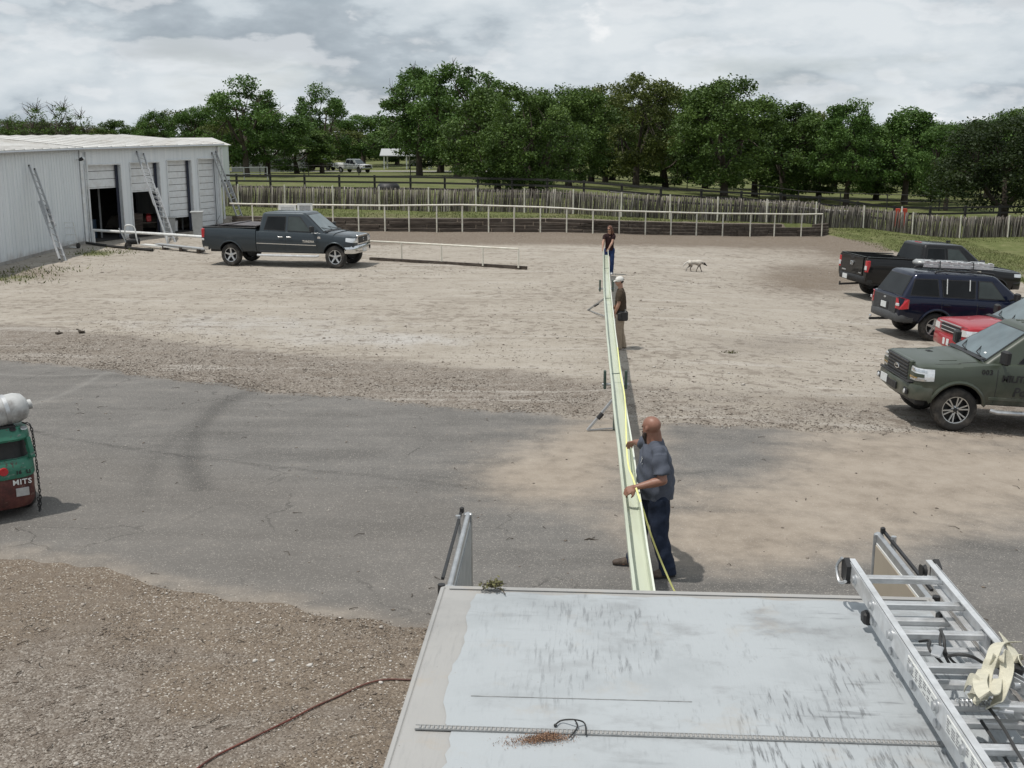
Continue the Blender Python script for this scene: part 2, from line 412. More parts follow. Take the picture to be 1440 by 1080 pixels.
bm_ = b.maprange(b.attr('brown'), .2, .7)
c = b.mix(b.m('MULTIPLY', b.maprange(g3[0], .62, .86, 0, .75), bm_), c, (.27, .225, .18))
c = b.mix(b.m('MULTIPLY', b.maprange(g3[1], .60, .88, 0, .8), bm_), c, (.075, .056, .042))
c = b.mix(b.m('MULTIPLY', b.maprange(g3[2], .93, .97, 0, .9), bm_), c, (.50, .47, .42))
c = b.mix(b.m('MULTIPLY', fuzz('gravel', .32, .7, 1.0), .82), c, stone)
c = b.mix(b.maprange(b.m('ADD', nB, b.m('MULTIPLY', nC, .35)), .68, .80, 0, .6), c, (.15, .122, .098))
ruts = b.noise(b.scalev(co, (.22, 1.7, 1), rot=(0, 0, .18)), 1.0, 7, .68, .5)
c = b.mix(b.maprange(ruts, .53, .66, 0, .42), c, (.215, .184, .152))
c = b.mix(b.m('MULTIPLY', b.maprange(ruts, .46, .34, 0, .42), b.m('SUBTRACT', 1.0, b.attr('brown'), clamp=True)), c, (.48, .452, .415))
c = b.mix(b.maprange(b.noise(co, 11, 4, .7), .58, .68, 0, .62), c, (.125, .107, .09))
c = b.mix(b.maprange(b.noise(b.scalev(co, (1, 1, 1), (9, 4, 0)), 13, 4, .7), .62, .72, 0, .55), c, (.56, .53, .49))
c = b.mix(b.maprange(nF, .35, .75, .0, .22), c, (.19, .16, .13))
gc = b.ramp(b.m('ADD', b.m('MULTIPLY', nA, .55), b.m('MULTIPLY', nB, .45)), [(.32, (.060, .074, .024)), (.48, (.108, .126, .044)), (.62, (.165, .170, .076)), (.78, (.235, .212, .125))])
gc = b.mix(b.maprange(nC, .5, .68, 0, .55), gc, (.165, .150, .085))
c = b.mix(fuzz('grass', .36, .62, .75), c, gc)
h = b.m('ADD', b.m('MULTIPLY', v1.outputs['Distance'], -.7), b.m('ADD', b.m('MULTIPLY', nF, .5), b.m('MULTIPLY', nB, 1.2)))
finish(b, Base_Color=c, Roughness=.95, Normal=b.bump(h, .5, .03)).inputs['Specular IOR Level'].default_value = .15
ground = link('ground', np_mesh('ground', np.stack([gxv, gyv, gzv], -1), F, gm, dict(grass=('POINT', grs), brown=('POINT', brn), gravel=('POINT', grv), white=('POINT', wht)), smooth=True))
tag(ground, kind='structure')

# ---- asphalt drive: one sheet a few millimetres above the ground, edges ragged
def pdist(x, y, poly):
    dd = np.full(x.shape, 1e9)
    for p, q in zip(poly[:-1], poly[1:]):
        ax, ay = p.x, p.y; bx, by = q.x-p.x, q.y-p.y
        t = np.clip(((x-ax)*bx+(y-ay)*by)/(bx*bx+by*by), 0, 1)
        dd = np.minimum(dd, np.hypot(x-ax-t*bx, y-ay-t*by))
    return dd
def spl(pts, n=8):
    """smooth curve through points"""
    P = [Vector(p) for p in pts]; out = []
    for i in range(len(P)-1):
        p0, p1, p2, p3 = P[max(i-1, 0)], P[i], P[i+1], P[min(i+2, len(P)-1)]
        for k in range(n):
            t = k/n; out.append(.5*((2*p1)+(p2-p0)*t+(2*p0-5*p1+4*p2-p3)*t*t+(3*p1-p0-3*p2+p3)*t**3))
    return out+[P[-1]]
rx = np.concatenate([np.arange(-70, -13, 1.5), np.arange(-13, 19, .09), np.arange(19, 80, 1.5)])
rt = np.concatenate([[-.012, 0], np.linspace(0, 1, 96)[1:-1], [1, 1.012]])
RX, RT = np.meshgrid(rx, rt); X = RX.ravel(); T = RT.ravel()
lo2, hi2 = road_lo(X)+(rnd_noise(X, X*0, 4.0, 5)-.5)*.12, road_hi(X)+(rnd_noise(X, X*0+9, 3.0, 6)-.5)*.22
Y = lo2+(hi2-lo2)*T
Z = zt(X, Y)+.006-.05*((T < -.001)|(T > 1.001))
u, v = proj(X, Y, Z)
dust = 1.0*blob(u, v, 770, 668, 100, 42)+.95*blob(u, v, 1230, 712, 330, 75)+.5*blob(u, v, 1150, 640, 200, 30)+.7*blob(u, v, 1010, 765, 160, 40)+.85*blob(u, v, 850, 615, 75, 30)+.7*blob(u, v, 1400, 660, 200, 40)+.35*blob(u, v, 1330, 615, 200, 14)
dust = dust-.75*blob(u, v, 1030, 645, 90, 26)-.6*blob(u, v, 760, 790, 120, 40)-.8*blob(u, v, 1400, 830, 120, 50)
dust = np.maximum(dust, .45*sstep(.06, .0, T))+.3*sstep(.96, 1.0, T)
skid = np.zeros_like(X)
for pl, w_, a_ in (([(362, 549), (318, 566), (285, 596), (269, 628), (270, 658), (284, 688)], .19, .85), ([(333, 556), (283, 590), (240, 622), (214, 655), (204, 695)], .16, .45), ([(520, 640), (420, 640), (330, 622), (300, 595)], .25, .25), ([(300, 700), (420, 735), (600, 740)], .35, .2)):
    skid = np.maximum(skid, a_*np.exp(-(pdist(X, Y, spl([gp(*p) for p in pl]))/w_)**2))
dull = np.zeros_like(X)
for pl in ([(0, 527), (80, 529), (190, 523)], [(30, 575), (95, 552), (150, 524)]):
    dull = np.maximum(dull, np.exp(-(pdist(X, Y, spl([gp(*p) for p in pl]))/.07)**2))
seam = np.exp(-(pdist(X, Y, spl([gp(*p) for p in [(40, 606), (110, 620), (250, 641), (400, 659), (560, 674), (720, 694)]]))/.045)**2)
side = (u < 640)*1.0*sstep(-.2, 1.2, np.interp(X, *zip(*[(p.x, p.y) for p in [gp(40, 606), gp(250, 641), gp(400, 659), gp(560, 674), gp(720, 694)]]))-Y)
idx = np.arange(len(X)).reshape(RX.shape); F = np.stack([idx[:-1, :-1], idx[:-1, 1:], idx[1:, 1:], idx[1:, :-1]], -1).reshape(-1, 4)
am, b = new_mat('worn_asphalt'); co = b.coord()
n0 = b.noise(co, .55, 6, .6); n1_ = b.noise(co, 2.6, 6, .65); nf = b.noise(co, 70, 3, .7); nst = b.noise(b.scalev(co, (.35, 1.6, 1), rot=(0, 0, .12)), 1.1, 6, .6)
c = b.ramp(b.m('ADD', b.m('MULTIPLY', nst, .5), b.m('ADD', b.m('MULTIPLY', n0, .3), b.m('MULTIPLY', n1_, .2))), [(.32, (.105, .100, .094)), (.5, (.150, .143, .135)), (.68, (.192, .184, .174))])
vv = b.n('ShaderNodeTexVoronoi', {'Vector': co, 'Scale': 95.0}); sp = b.n('ShaderNodeSeparateColor', {0: vv.outputs['Color']}).outputs[0]
c = b.mix(b.maprange(sp, .82, .97, 0, .24), c, (.32, .30, .275))
c = b.mix(b.maprange(sp, .2, .05, 0, .4), c, (.07, .066, .062))
c = b.mix(b.m('MULTIPLY', b.attr('side'), .35), c, (.16, .145, .13))
c = b.mix(b.m('MULTIPLY', b.attr('skid'), b.maprange(n1_, .3, .7, .4, .85)), c, (.062, .060, .058))
c = b.mix(b.m('MULTIPLY', b.attr('dull'), .35), c, (.27, .26, .245))
c = b.mix(b.m('MULTIPLY', b.attr('seam'), b.maprange(n1_, .35, .6, .2, .7)), c, (.055, .052, .05))
cv_ = b.n('ShaderNodeVectorMath', {0: co, 1: b.n('ShaderNodeVectorMath', {0: b.n('ShaderNodeTexNoise', {'Vector': co, 'Scale': 1.6, 'Detail': 5.0}).outputs['Color'], 1: (.9, .9, 0)}, operation='MULTIPLY').outputs[0]}, operation='ADD').outputs[0]
ed = b.n('ShaderNodeTexVoronoi', {'Vector': cv_, 'Scale': .42}, feature='DISTANCE_TO_EDGE').outputs['Distance']
c = b.mix(b.m('MULTIPLY', b.maprange(ed, .010, .002), b.maprange(n0, .46, .60, 0, .55)), c, (.05, .047, .044))
dn = b.m('ADD', b.attr('dust'), b.m('MULTIPLY', b.m('SUBTRACT', b.m('ADD', b.m('MULTIPLY', nst, .5), b.m('MULTIPLY', n1_, .5)), .5), 1.5))
sand = b.ramp(b.m('ADD', b.m('MULTIPLY', n1_, .6), b.m('MULTIPLY', n0, .4)), [(.32, (.225, .188, .150)), (.5, (.31, .264, .216)), (.7, (.375, .326, .272))])
c = b.mix(b.maprange(dn, .0, 1.05, 0, .92), c, sand)
c = b.mix(b.maprange(sp, .90, .99, 0, .5), c, (.42, .39, .35))
finish(b, Base_Color=c, Roughness=.93, Normal=b.bump(b.m('ADD', nf, b.m('MULTIPLY', n1_, .6)), .45, .018)).inputs['Specular IOR Level'].default_value = .2
road = link('asphalt_road', np_mesh('asphalt_road', np.stack([X, Y, Z], -1), F, am, dict(dust=('POINT', dust), skid=('POINT', skid), seam=('POINT', seam), side=('POINT', side), dull=('POINT', dull)), smooth=True))
tag(road, kind='structure')

# ---- loose stones: real pebbles joined into one mass
phi = (1+5**.5)/2
ICO_V = np.array([(-1, phi, 0), (1, phi, 0), (-1, -phi, 0), (1, -phi, 0), (0, -1, phi), (0, 1, phi), (0, -1, -phi), (0, 1, -phi), (phi, 0, -1), (phi, 0, 1), (-phi, 0, -1), (-phi, 0, 1)])/math.hypot(1, phi)
ICO_F = np.array([(0, 11, 5), (0, 5, 1), (0, 1, 7), (0, 7, 10), (0, 10, 11), (1, 5, 9), (5, 11, 4), (11, 10, 2), (10, 7, 6), (7, 1, 8), (3, 9, 4), (3, 4, 2), (3, 2, 6), (3, 6, 8), (3, 8, 9), (4, 9, 5), (2, 4, 11), (6, 2, 10), (8, 6, 7), (9, 8, 1)])
OCT_V = np.array([(1, 0, 0), (-1, 0, 0), (0, 1, 0), (0, -1, 0), (0, 0, 1), (0, 0, -.6)], float); OCT_F = np.array([(0, 2, 4), (2, 1, 4), (1, 3, 4), (3, 0, 4), (2, 0, 5), (1, 2, 5), (3, 1, 5), (0, 3, 5)])
sm, b = new_mat('loose_stone')
c = b.ramp(b.attr('tone'), [(0, (.065, .05, .038)), (.25, (.14, .112, .09)), (.55, (.23, .195, .163)), (.8, (.34, .30, .26)), (.96, (.56, .53, .49))])
c = b.mix(b.maprange(b.noise(b.coord(), 30, 3), .4, .7, 0, .4), c, (.26, .21, .165))
finish(b, Base_Color=c, Roughness=.9)
def zground(x, y):
    rl = (fbm(x, y, .45, 3)-.5)*.075+(fbm(x, y, 1.6, 9)-.5)*.03
    on = sstep(-.25, .1, road_hi(x)-y)*sstep(-.25, .1, y-road_lo(x))
    return zt(x, y)+rl*(1-on)+.004*on
def stones(name, x, y, r, base='ico', tone=None):
    n = len(x); V0, F0 = (ICO_V, ICO_F) if base == 'ico' else (OCT_V, OCT_F); k = len(V0); rs = np.random.RandomState(len(x))
    s = np.stack([rs.uniform(.7, 1.35, n), rs.uniform(.6, 1.1, n), rs.uniform(.35, .75, n)*(1 if base == 'ico' else .7)], -1)*r[:, None]
    V = V0[None]*s[:, None]*rs.uniform(.78, 1.18, (n, k, 1)); a = rs.uniform(0, 6.28, n); ca, sa = np.cos(a)[:, None], np.sin(a)[:, None]
    X_ = V[..., 0]*ca-V[..., 1]*sa; Y_ = V[..., 0]*sa+V[..., 1]*ca
    V = np.stack([X_+x[:, None], Y_+y[:, None], V[..., 2]+(zground(x, y)+r*.18)[:, None]], -1).reshape(-1, 3)
    F_ = (F0[None]+(np.arange(n)*k)[:, None, None]).reshape(-1, 3)
    tn = np.clip(np.where(rs.rand(n) < .06, rs.uniform(.75, 1, n), rs.beta(2.0, 3.3, n)) if tone is None else tone, 0, 1)
    o = link(name, np_mesh(name, V, F_, sm, dict(tone=('FACE', np.repeat(tn, len(F0)))), smooth=False)); return tag(o, kind='stuff')
rs = np.random.RandomState(11)
n = 190000; x = rs.uniform(-9.5, .6, n); y = rs.uniform(3.4, 12, n); p = .12+.88*sstep(.36, .62, fbm(x, y, .7, 40)); p = p*sstep(.12, -.12, y-road_lo(x))
u, v = proj(x, y, zt(x, y)); k = (rs.rand(n) < p) & (u > -40) & (v < 1110) & (u < 700)
stones('gravel', x[k], y[k], np.clip(rs.lognormal(-5.6, .58, k.sum()), .0025, .032))
n = 9000; x = rs.uniform(-9.5, .6, n); y = rs.uniform(3.4, 12, n); u, v = proj(x, y, zt(x, y))
k = (y < road_lo(x)+.1) & (u > -40) & (v < 1110) & (u < 700) & (rs.rand(n) < .25+.75*sstep(.4, .6, fbm(x, y, .9, 44)))
stones('gravel', x[k], y[k], np.clip(rs.lognormal(-4.55, .38, k.sum()), .006, .032), 'ico', tone=rs.uniform(.3, 1.0, k.sum()))
n = 80000; x = rs.uniform(-12, 14, n); dy = rs.exponential(1.9, n); y = road_hi(x)-.15+dy; u, v = proj(x, y, zt(x, y))
k = (rs.rand(n) < np.where(x < 1.5, .55, .30)*(.3+.7*sstep(.4, .6, fbm(x, y, .5, 50)))) & (u > -30) & (u < 1470)
stones('gravel', x[k], y[k], np.clip(rs.lognormal(-4.4, .42, k.sum()), .007, .040), 'oct')
n = 30000; x = rs.uniform(-22, 15, n); y = rs.uniform(20, 58, n); u, v = proj(x, y, zt(x, y))
k = (u > -20) & (u < 1280) & (rs.rand(n) < .5*sstep(.42, .62, fbm(x, y, .35, 60))) & (y > road_hi(x)+.5) & (y < np.interp(x, fx_, fy_)-1.0)
stones('gravel', x[k], y[k], np.clip(rs.lognormal(-3.95, .42, k.sum()), .012, .06), 'oct', tone=rs.beta(3.2, 1.6, k.sum()))
n = 1500; x = rs.uniform(-10, 9, n); y = rs.uniform(8.3, 21, n); k = (y < road_hi(x)) & (y > road_lo(x))
stones('pebbles', x[k], y[k], np.clip(rs.lognormal(-4.6, .5, k.sum()), .005, .03), 'oct')
# twigs and bark scraps lying about
tw = MB()
for _ in range(260):
    if random.random() < .6: x0, y0 = random.uniform(-9, 0), random.uniform(4.5, 11)
    else: x0, y0 = random.uniform(-10, 8), random.uniform(9, 22)
    a = random.uniform(0, 6.3); L = random.uniform(.03, .16); z0 = float(zground(np.array([x0]), np.array([y0]))[0])+.008
    tw.tube([(x0, y0, z0), (x0+math.cos(a)*L*.5, y0+math.sin(a)*L*.5, z0+.012), (x0+math.cos(a+.3)*L, y0+math.sin(a+.3)*L, z0)], [.005, .004, .002], 5)
tw.build('debris', M['bark'], kind='stuff')

# ---- grass: short blades in tufts on the lawn strips
gmat, b = new_mat('grass_blade')
c = b.ramp(b.attr('tone'), [(0, (.058, .072, .024)), (.45, (.112, .130, .044)), (.8, (.18, .18, .078)), (1, (.28, .245, .14))])
finish(b, Base_Color=c, Roughness=.7).inputs['Specular IOR Level'].default_value = .2
def blades(name, x, y, hgt):
    n = len(x); rs = np.random.RandomState(n % 9999); a = rs.uniform(0, 6.28, n); w = hgt*rs.uniform(.12, .3, n); lx = rs.normal(0, .45, n)*hgt; ly = rs.normal(0, .45, n)*hgt; z = zground(x, y)-.01
    V = np.stack([np.stack([x-np.cos(a)*w, y-np.sin(a)*w, z], -1), np.stack([x+np.cos(a)*w, y+np.sin(a)*w, z], -1), np.stack([x+lx, y+ly, z+hgt], -1)], 1).reshape(-1, 3)
    o = link(name, np_mesh(name, V, np.arange(n*3).reshape(-1, 3), gmat, dict(tone=('FACE', rs.beta(2, 2.3, n))))); return tag(o, kind='stuff')
n = 90000; x = rs.uniform(-19, 34, n); y0 = np.interp(x, fx_, fy_)+1.5; y = y0+rs.uniform(0, 1, n)**1.3*26; u, v = proj(x, y, zt(x, y))
k = (u > 310) & (u < 1470) & (rs.rand(n) < .35+.65*sstep(.4, .6, fbm(x, y, .3, 70)))
blades('grass', x[k], y[k], rs.uniform(.03, .11, k.sum()))
n = 60000; x = rs.uniform(12, 27, n); y = rs.uniform(36, 68, n); u, v = proj(x, y, zt(x, y))
re = np.interp(u, [1100, 1170, 1240, 1330, 1440, 1800], [322, 331, 352, 368, 400, 470])
k = (u > 1165) & (u < 1470) & (v < re) & (rs.rand(n) > .9*blob(u, v, 1215, 348, 42, 13)) & (y < 68)
blades('grass', x[k], y[k], rs.uniform(.03, .10, k.sum()))
n = 5000; q = [gp(*p) for p in ((20, 392), (60, 380), (130, 356), (155, 354), (10, 386))]
x = np.concatenate([np.random.normal(p.x, .9, 260) for p in q]); y = np.concatenate([np.random.normal(p.y, .8, 260) for p in q])
k = x > -18.7
blades('weeds', x[k], y[k], rs.uniform(.03, .13, k.sum()))

# ================================================================== FENCES
def polyY(x, line): return float(np.interp(x, [p[0] for p in line], [p[1] for p in line]))
# white pipe fence in front of the tie wall
px_posts = [(341, 322), (355, 322), (392, 322), (430, 322), (468, 323), (504, 324), (541, 326), (575, 328), (614, 328.5), (650, 329), (687, 329), (723, 329), (760, 329), (797, 328), (834, 330), (871, 331), (908, 332), (944, 332), (980, 333), (1017, 334), (1056, 334), (1090, 334), (1128, 335), (1157, 334)]
t = thing('pipe_fence', 'long cream painted pipe fence with one top rail before the timber retaining wall', 'fence', (0, 0, 0))
tops = []
for i, (px, py) in enumerate(px_posts):
    if i == 0: continue
    dr = ray(px, 300)
    lo_y = 50.0
    for yy in np.arange(50, 75, .05):
        if yy >= polyY(dr.x/dr.y*yy, FENCE): lo_y = yy; break
    x = dr.x/dr.y*lo_y; z = gz(x, lo_y); hgt = float(np.interp(px, [340, 541, 650, 834, 980, 1157], [1.33, 1.33, 1.38, 1.2, 1.22, 1.28]))
    MB().tube([(x, lo_y, z-.3), (x, lo_y, z+hgt)], .036, 8).build('post', M['pipe'], t, smooth=40)
    tops.append(Vector((x, lo_y, z+hgt)))
MB().tube([tops[0]+Vector((-1.2, .15, .02))]+tops, .042, 8).build('top_rail', M['pipe'], t, smooth=50)
# retaining wall of old railway ties, each timber its own piece
t = thing('retaining_wall', 'low retaining wall of stacked dark railway ties along the back of the yard', 'retaining wall', (0, 0, 0))
pts = [Vector((x, polyY(x, FENCE)+.42, 0)) for x in np.arange(-14.8, 18.4, .05)]
cum = [0]
for p, q in zip(pts[:-1], pts[1:]): cum.append(cum[-1]+(q-p).length)
def along(s): return Vector((np.interp(s, cum, [p.x for p in pts]), np.interp(s, cum, [p.y for p in pts]), 0))
for course in range(4):
    s = -random.uniform(0, 2)
    while s < cum[-1]-.4:
        L = random.uniform(2.2, 2.7); a, e = along(max(s, 0)+.015), along(min(s+L, cum[-1])-.015)
        if (e-a).length > .5 and not (course == 3 and random.random() < .22):
            off = Vector((0, random.uniform(-.035, .035)+course*.03, 0)); zz = course*.17+.075+random.uniform(-.008, .008)
            a.z = gz(a.x, a.y-.5)+zz; e.z = gz(e.x, e.y-.5)+zz
            MB().beam(a+off, e+off, .22, .158, bev=.018).build('timber', M['tie'], t)
        s += L
# stockade of cedar stays
STK = [(-17.5, 69.8), (-5, 65.2), (5.8, 61.9+1.2), (14.3, 65.8), (21.5, 69.3), (26.7, 69.5), (38, 71)]
t = thing('stockade_fence', 'weathered grey picket stockade of thin cedar stays between white stay posts', 'fence', (0, 0, 0))
stk, b = new_mat('cedar_stay')
c = b.ramp(b.attr('tone'), [(0, (.032, .026, .021)), (.35, (.105, .092, .078)), (.7, (.23, .207, .18)), (1, (.48, .45, .41))])
finish(b, Base_Color=c, Roughness=.9)
V, F, tn = [], [], []
rs2 = np.random.RandomState(5)
x = -17.4
while x < 37:
    for lay in (0, 1):
        xx = x+rs2.uniform(-.03, .03); y = polyY(xx, STK)+lay*.07+rs2.uniform(-.02, .02); z = gz(xx, y); hgt = rs2.normal(1.24, .055); w = rs2.uniform(.010, .024); lean = rs2.normal(.07, .06)
        o = len(V)
        for zz, ww, sh in ((z-.1, w, 0), (z+hgt*.5, w*.95, lean*.5+rs2.normal(0, .012)), (z+hgt, w*.6, lean)):
            V += [(xx+sh-ww, y-ww, zz), (xx+sh+ww, y-ww, zz), (xx+sh+ww, y+ww, zz), (xx+sh-ww, y+ww, zz)]
        for q in (0, 4):
            for kk in range(4): F.append((o+q+kk, o+q+(kk+1) % 4, o+q+4+(kk+1) % 4, o+q+4+kk))
        F.append((o+8, o+9, o+10, o+11)); tn += [np.clip(rs2.beta(1.5, 2.0), 0, 1)]*9
    x += rs2.uniform(.036, .056)
o = link('stays', np_mesh('stays', np.array(V), np.array(F), stk, dict(tone=('FACE', np.array(tn)))), t); o['kind'] = 'stuff'
for px in (336.5, 401.5, 469, 534, 603, 669.5, 737.5, 806, 873.5, 942, 1009, 1078, 1147.5, 1215, 1284.5, 1352, 1420):
    dr = ray(px, 300)
    for yy in np.arange(50, 90, .04):
        if yy >= polyY(dr.x/dr.y*yy, STK)-.12: break
    x = dr.x/dr.y*yy; z = gz(x, yy)
    MB().tube([(x, yy, z-.3), (x, yy, z+1.36)], .042, 8).build('stay_post', M['pipe'], t, smooth=40)
# black three rail board fence beyond
BLK = [(-26, 88), (-6, 83), (10, 74), (25, 77), (40, 81)]
t = thing('board_fence', 'black three-rail board fence running behind the stockade', 'fence', (0, 0, 0))
def sample(line, step):
    out = []; P = [Vector((a, c_, 0)) for a, c_ in line]; acc = 0.0
    for p, q in zip(P[:-1], P[1:]):
        L = (q-p).length; s = acc
        while s < L: out.append(p+(q-p)*(s/L)); s += step
        acc = s-L
    return out
prev = None
for p in sample(BLK, 2.75):
    z = gz(p.x, p.y)
    MB().box((p.x, p.y, z+.62), (.15, .15, 1.55), bev=.01).build('post', M['blackboard'], t)
    q = Vector((p.x, p.y-.10, z))
    if prev:
        for hgt in (.45, .88, 1.28): MB().beam(prev+Vector((.01, 0, hgt)), q+Vector((-.01, 0, hgt)), .035, .135).build('rail', M['blackboard'], t)
    prev = q
# far wire and pipe fences out in the pasture
def thin_fence(name, label, line, step, hgt, rails, mat_, pr=.05):
    t = thing(name, label, 'fence', (0, 0, 0)); prev = None; rl = MB()
    for p in sample(line, step):
        z = gz(p.x, p.y); MB().tube([(p.x, p.y, z-.2), (p.x, p.y, z+hgt)], pr, 6).build('post', mat_, t, smooth=40)
        q = Vector((p.x, p.y, z))
        if prev:
            for h_ in rails: rl.tube([prev+Vector((0, 0, h_)), q+Vector((0, 0, h_))], .028, 5)
        prev = q
    rl.build('rail', mat_, t, smooth=40)
thin_fence('pasture_fence', 'thin dark pipe fence far out under the oaks on the right', [(17, 112), (30, 98), (44, 90)], 4.2, 1.3, (1.25, .7), M['blackboard'])
thin_fence('pasture_fence', 'thin post fence along the far drive in front of the white pickup', [(-45, 150), (-22, 146), (8, 150)], 6.5, 1.3, (1.2,), M['blackboard'], .06)
thin_fence('pasture_fence', 'short grey pipe fence beside the shop and the tall oak', [(-33, 92), (-30, 110), (-24, 118)], 3.0, 1.35, (1.3, .7), M['steel'], .05)
# ================================================================== WORKSHOP
mw, b = new_mat('ribbed_white_steel'); co = b.coord()
st = b.noise(b.scalev(co, (3.0, 3.0, .12)), 2.2, 6, .6)
c = b.ramp(st, [(.3, (.60, .635, .66)), (.55, (.70, .73, .75)), (.75, (.755, .775, .785))])
z = b.n('ShaderNodeSeparateXYZ', {0: co}).outputs[2]
c = b.mix(b.m('MULTIPLY', b.maprange(b.m('ADD', z, b.m('MULTIPLY', b.noise(co, 1.4, 5), .7)), .75, .15), .75), c, (.24, .17, .115))
finish(b, Base_Color=c, Roughness=.48)
mr, b = new_mat('white_roof_steel'); co = b.coord()
c = b.ramp(b.noise(b.scalev(co, (1, .25, 1)), 1.1, 6, .62), [(.3, (.46, .445, .415)), (.5, (.56, .55, .53)), (.7, (.62, .615, .60))])
c = b.mix(b.maprange(b.noise(co, .5, 6, .7), .55, .7, 0, .5), c, (.36, .31, .25))
finish(b, Base_Color=c, Roughness=.5)
M['trim'] = simple('white_trim', (.66, .68, .69), .45, 0, var=.08, dust=(.4, .35, .3), dustamt=.3)
M['navy'] = simple('dark_navy', (.022, .026, .045), .5, 0, var=.3)
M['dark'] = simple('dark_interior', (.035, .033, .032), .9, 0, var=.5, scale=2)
M['conc'] = simple('old_concrete', (.30, .285, .265), .9, 0, var=.2, scale=3, bump=.3)
M['slat'] = simple('door_slat_white', (.70, .72, .735), .45, 0, var=.06, dust=(.42, .38, .33), dustamt=.25)
A, B_, C_ = gp(0, 374), gp(121, 342), gp(312, 311)
A.z = B_.z = C_.z = 0
dAB = (A-B_).normalized(); dBC = (C_-B_).normalized(); LBC = (C_-B_).length; LAB = 15.0
nBC = Vector((dBC.y, -dBC.x, 0)); nAB = Vector((-dAB.y, dAB.x, 0))
if nAB.x < 0: nAB = -nAB
HB, HC, HA = 4.2, 4.30, 4.16
shop = thing('metal_workshop', 'long white steel workshop with four roller door bays and a low white roof', 'workshop', (0, 0, 0))
def onBC(px, z):
    lo, hi = 0.0, LBC
    for _ in range(40):
        m_ = (lo+hi)/2; p = B_+dBC*m_
        if proj(p.x, p.y, z)[0] < px: lo = m_
        else: hi = m_
    return (lo+hi)/2
bays = [(onBC(118.5, 3.3), onBC(169, 3.3)), (onBC(182, 3.3), onBC(223.5, 3.3)), (onBC(234, 3.3), onBC(268.5, 3.3)), (onBC(277.5, 3.3), onBC(307, 3.3))]
tops_ = [3.52, 3.56, 3.62, 3.66]; sills = [2.42, 2.15, .74, .02]
TH = .30
def slab(p, q, z0, z1a, z1b, nrm, th, name, mat_, par):
    """upright slab from p to q, outer face on the line, thickness inwards"""
    a = [p+Vector((0, 0, z0)), q+Vector((0, 0, z0)), q+Vector((0, 0, z1b)), p+Vector((0, 0, z1a))]
    return MB().prism(a, -nrm*th).build(name, mat_, par)
hz = lambda s: HB+(HC-HB)*s/LBC
cuts = [0]+[v for bay in bays for v in bay]+[LBC]
for i in range(0, len(cuts), 2):
    p, q = B_+dBC*cuts[i], B_+dBC*cuts[i+1]
    slab(p, q, 0, hz(cuts[i]), hz(cuts[i+1]), nBC, TH, 'wall', mw, shop)
for (s0, s1), zt_, sill in zip(bays, tops_, sills):
    p, q = B_+dBC*s0, B_+dBC*s1
    slab(p, q, zt_, hz(s0), hz(s1), nBC, TH, 'header', mw, shop)
    fr = MB()
    for a_, c_ in ((p+Vector((0, 0, 0)), p+Vector((0, 0, zt_))), (q, q+Vector((0, 0, zt_))), (p+Vector((0, 0, zt_)), q+Vector((0, 0, zt_)))):
        fr.beam(a_+nBC*.012, c_+nBC*.012, .05, .09, up=nBC)
    fr.build('door_frame', M['trim'], shop)
    # dark navy faces on the jamb returns
    for e_, sg in ((p, 1), (q, -1)):
        MB().beam(e_+dBC*sg*.012-nBC*.17+Vector((0, 0, 0)), e_+dBC*sg*.012-nBC*.17+Vector((0, 0, zt_)), .018, .33, up=dBC).build('jamb_return', M['navy'], shop)
    door = MB().beam(p-nBC*.26+dBC*.05+Vector((0, 0, sill+.03)), q-nBC*.26-dBC*.05+Vector((0, 0, sill+.03)), .05, .06).build('roller_door', M['trim'], shop)
    nsl = max(3, int(round((zt_-sill)/.335))); hs = (zt_+.06-sill-.06)/nsl
    for k in range(nsl):
        z0 = sill+.06+k*hs
        a_ = [p-nBC*.245+dBC*.05+Vector((0, 0, z0+.012)), q-nBC*.245-dBC*.05+Vector((0, 0, z0+.012)), q-nBC*.245-dBC*.05+Vector((0, 0, z0+hs-.012)), p-nBC*.245+dBC*.05+Vector((0, 0, z0+hs-.012))]
        mb = MB().prism(a_, -nBC*.035)
        mb.beam(a_[0]+nBC*.004+Vector((0, 0, hs*.35)), a_[1]+nBC*.004+Vector((0, 0, hs*.35)), .012, .05)
        mb.build('slat', M['slat'], door)
    # added dark sheet behind the slats, standing in for shade in the joints
    MB().prism([p-nBC*.285+dBC*.03+Vector((0, 0, sill+.05)), q-nBC*.285-dBC*.03+Vector((0, 0, sill+.05)), q-nBC*.285-dBC*.03+Vector((0, 0, zt_+.05)), p-nBC*.285+dBC*.03+Vector((0, 0, zt_+.05))], -nBC*.01).build('joint_shade_sheet', M['dark'], shop)
# corner post, downpipe and eave trim
MB().beam(B_+nBC*.02, B_+nBC*.02+Vector((0, 0, HB-.06)), .14, .16, up=nBC).build('corner_trim', M['trim'], shop)
MB().beam(C_+nBC*.02-dBC*.06, C_+nBC*.02-dBC*.06+Vector((0, 0, HC-.06)), .14, .12, up=nBC).build('corner_trim', M['trim'], shop)
MB().tube([B_+nBC*.09+dBC*.32, B_+nBC*.09+dBC*.32+Vector((0, 0, HB-.1))], .05, 8).build('downpipe', M['trim'], shop, smooth=40)
MB().tube([C_+nBC*.08+dBC*.16, C_+nBC*.08+dBC*.16+Vector((0, 0, HC-.1))], .055, 8).build('downpipe', M['trim'], shop, smooth=40)
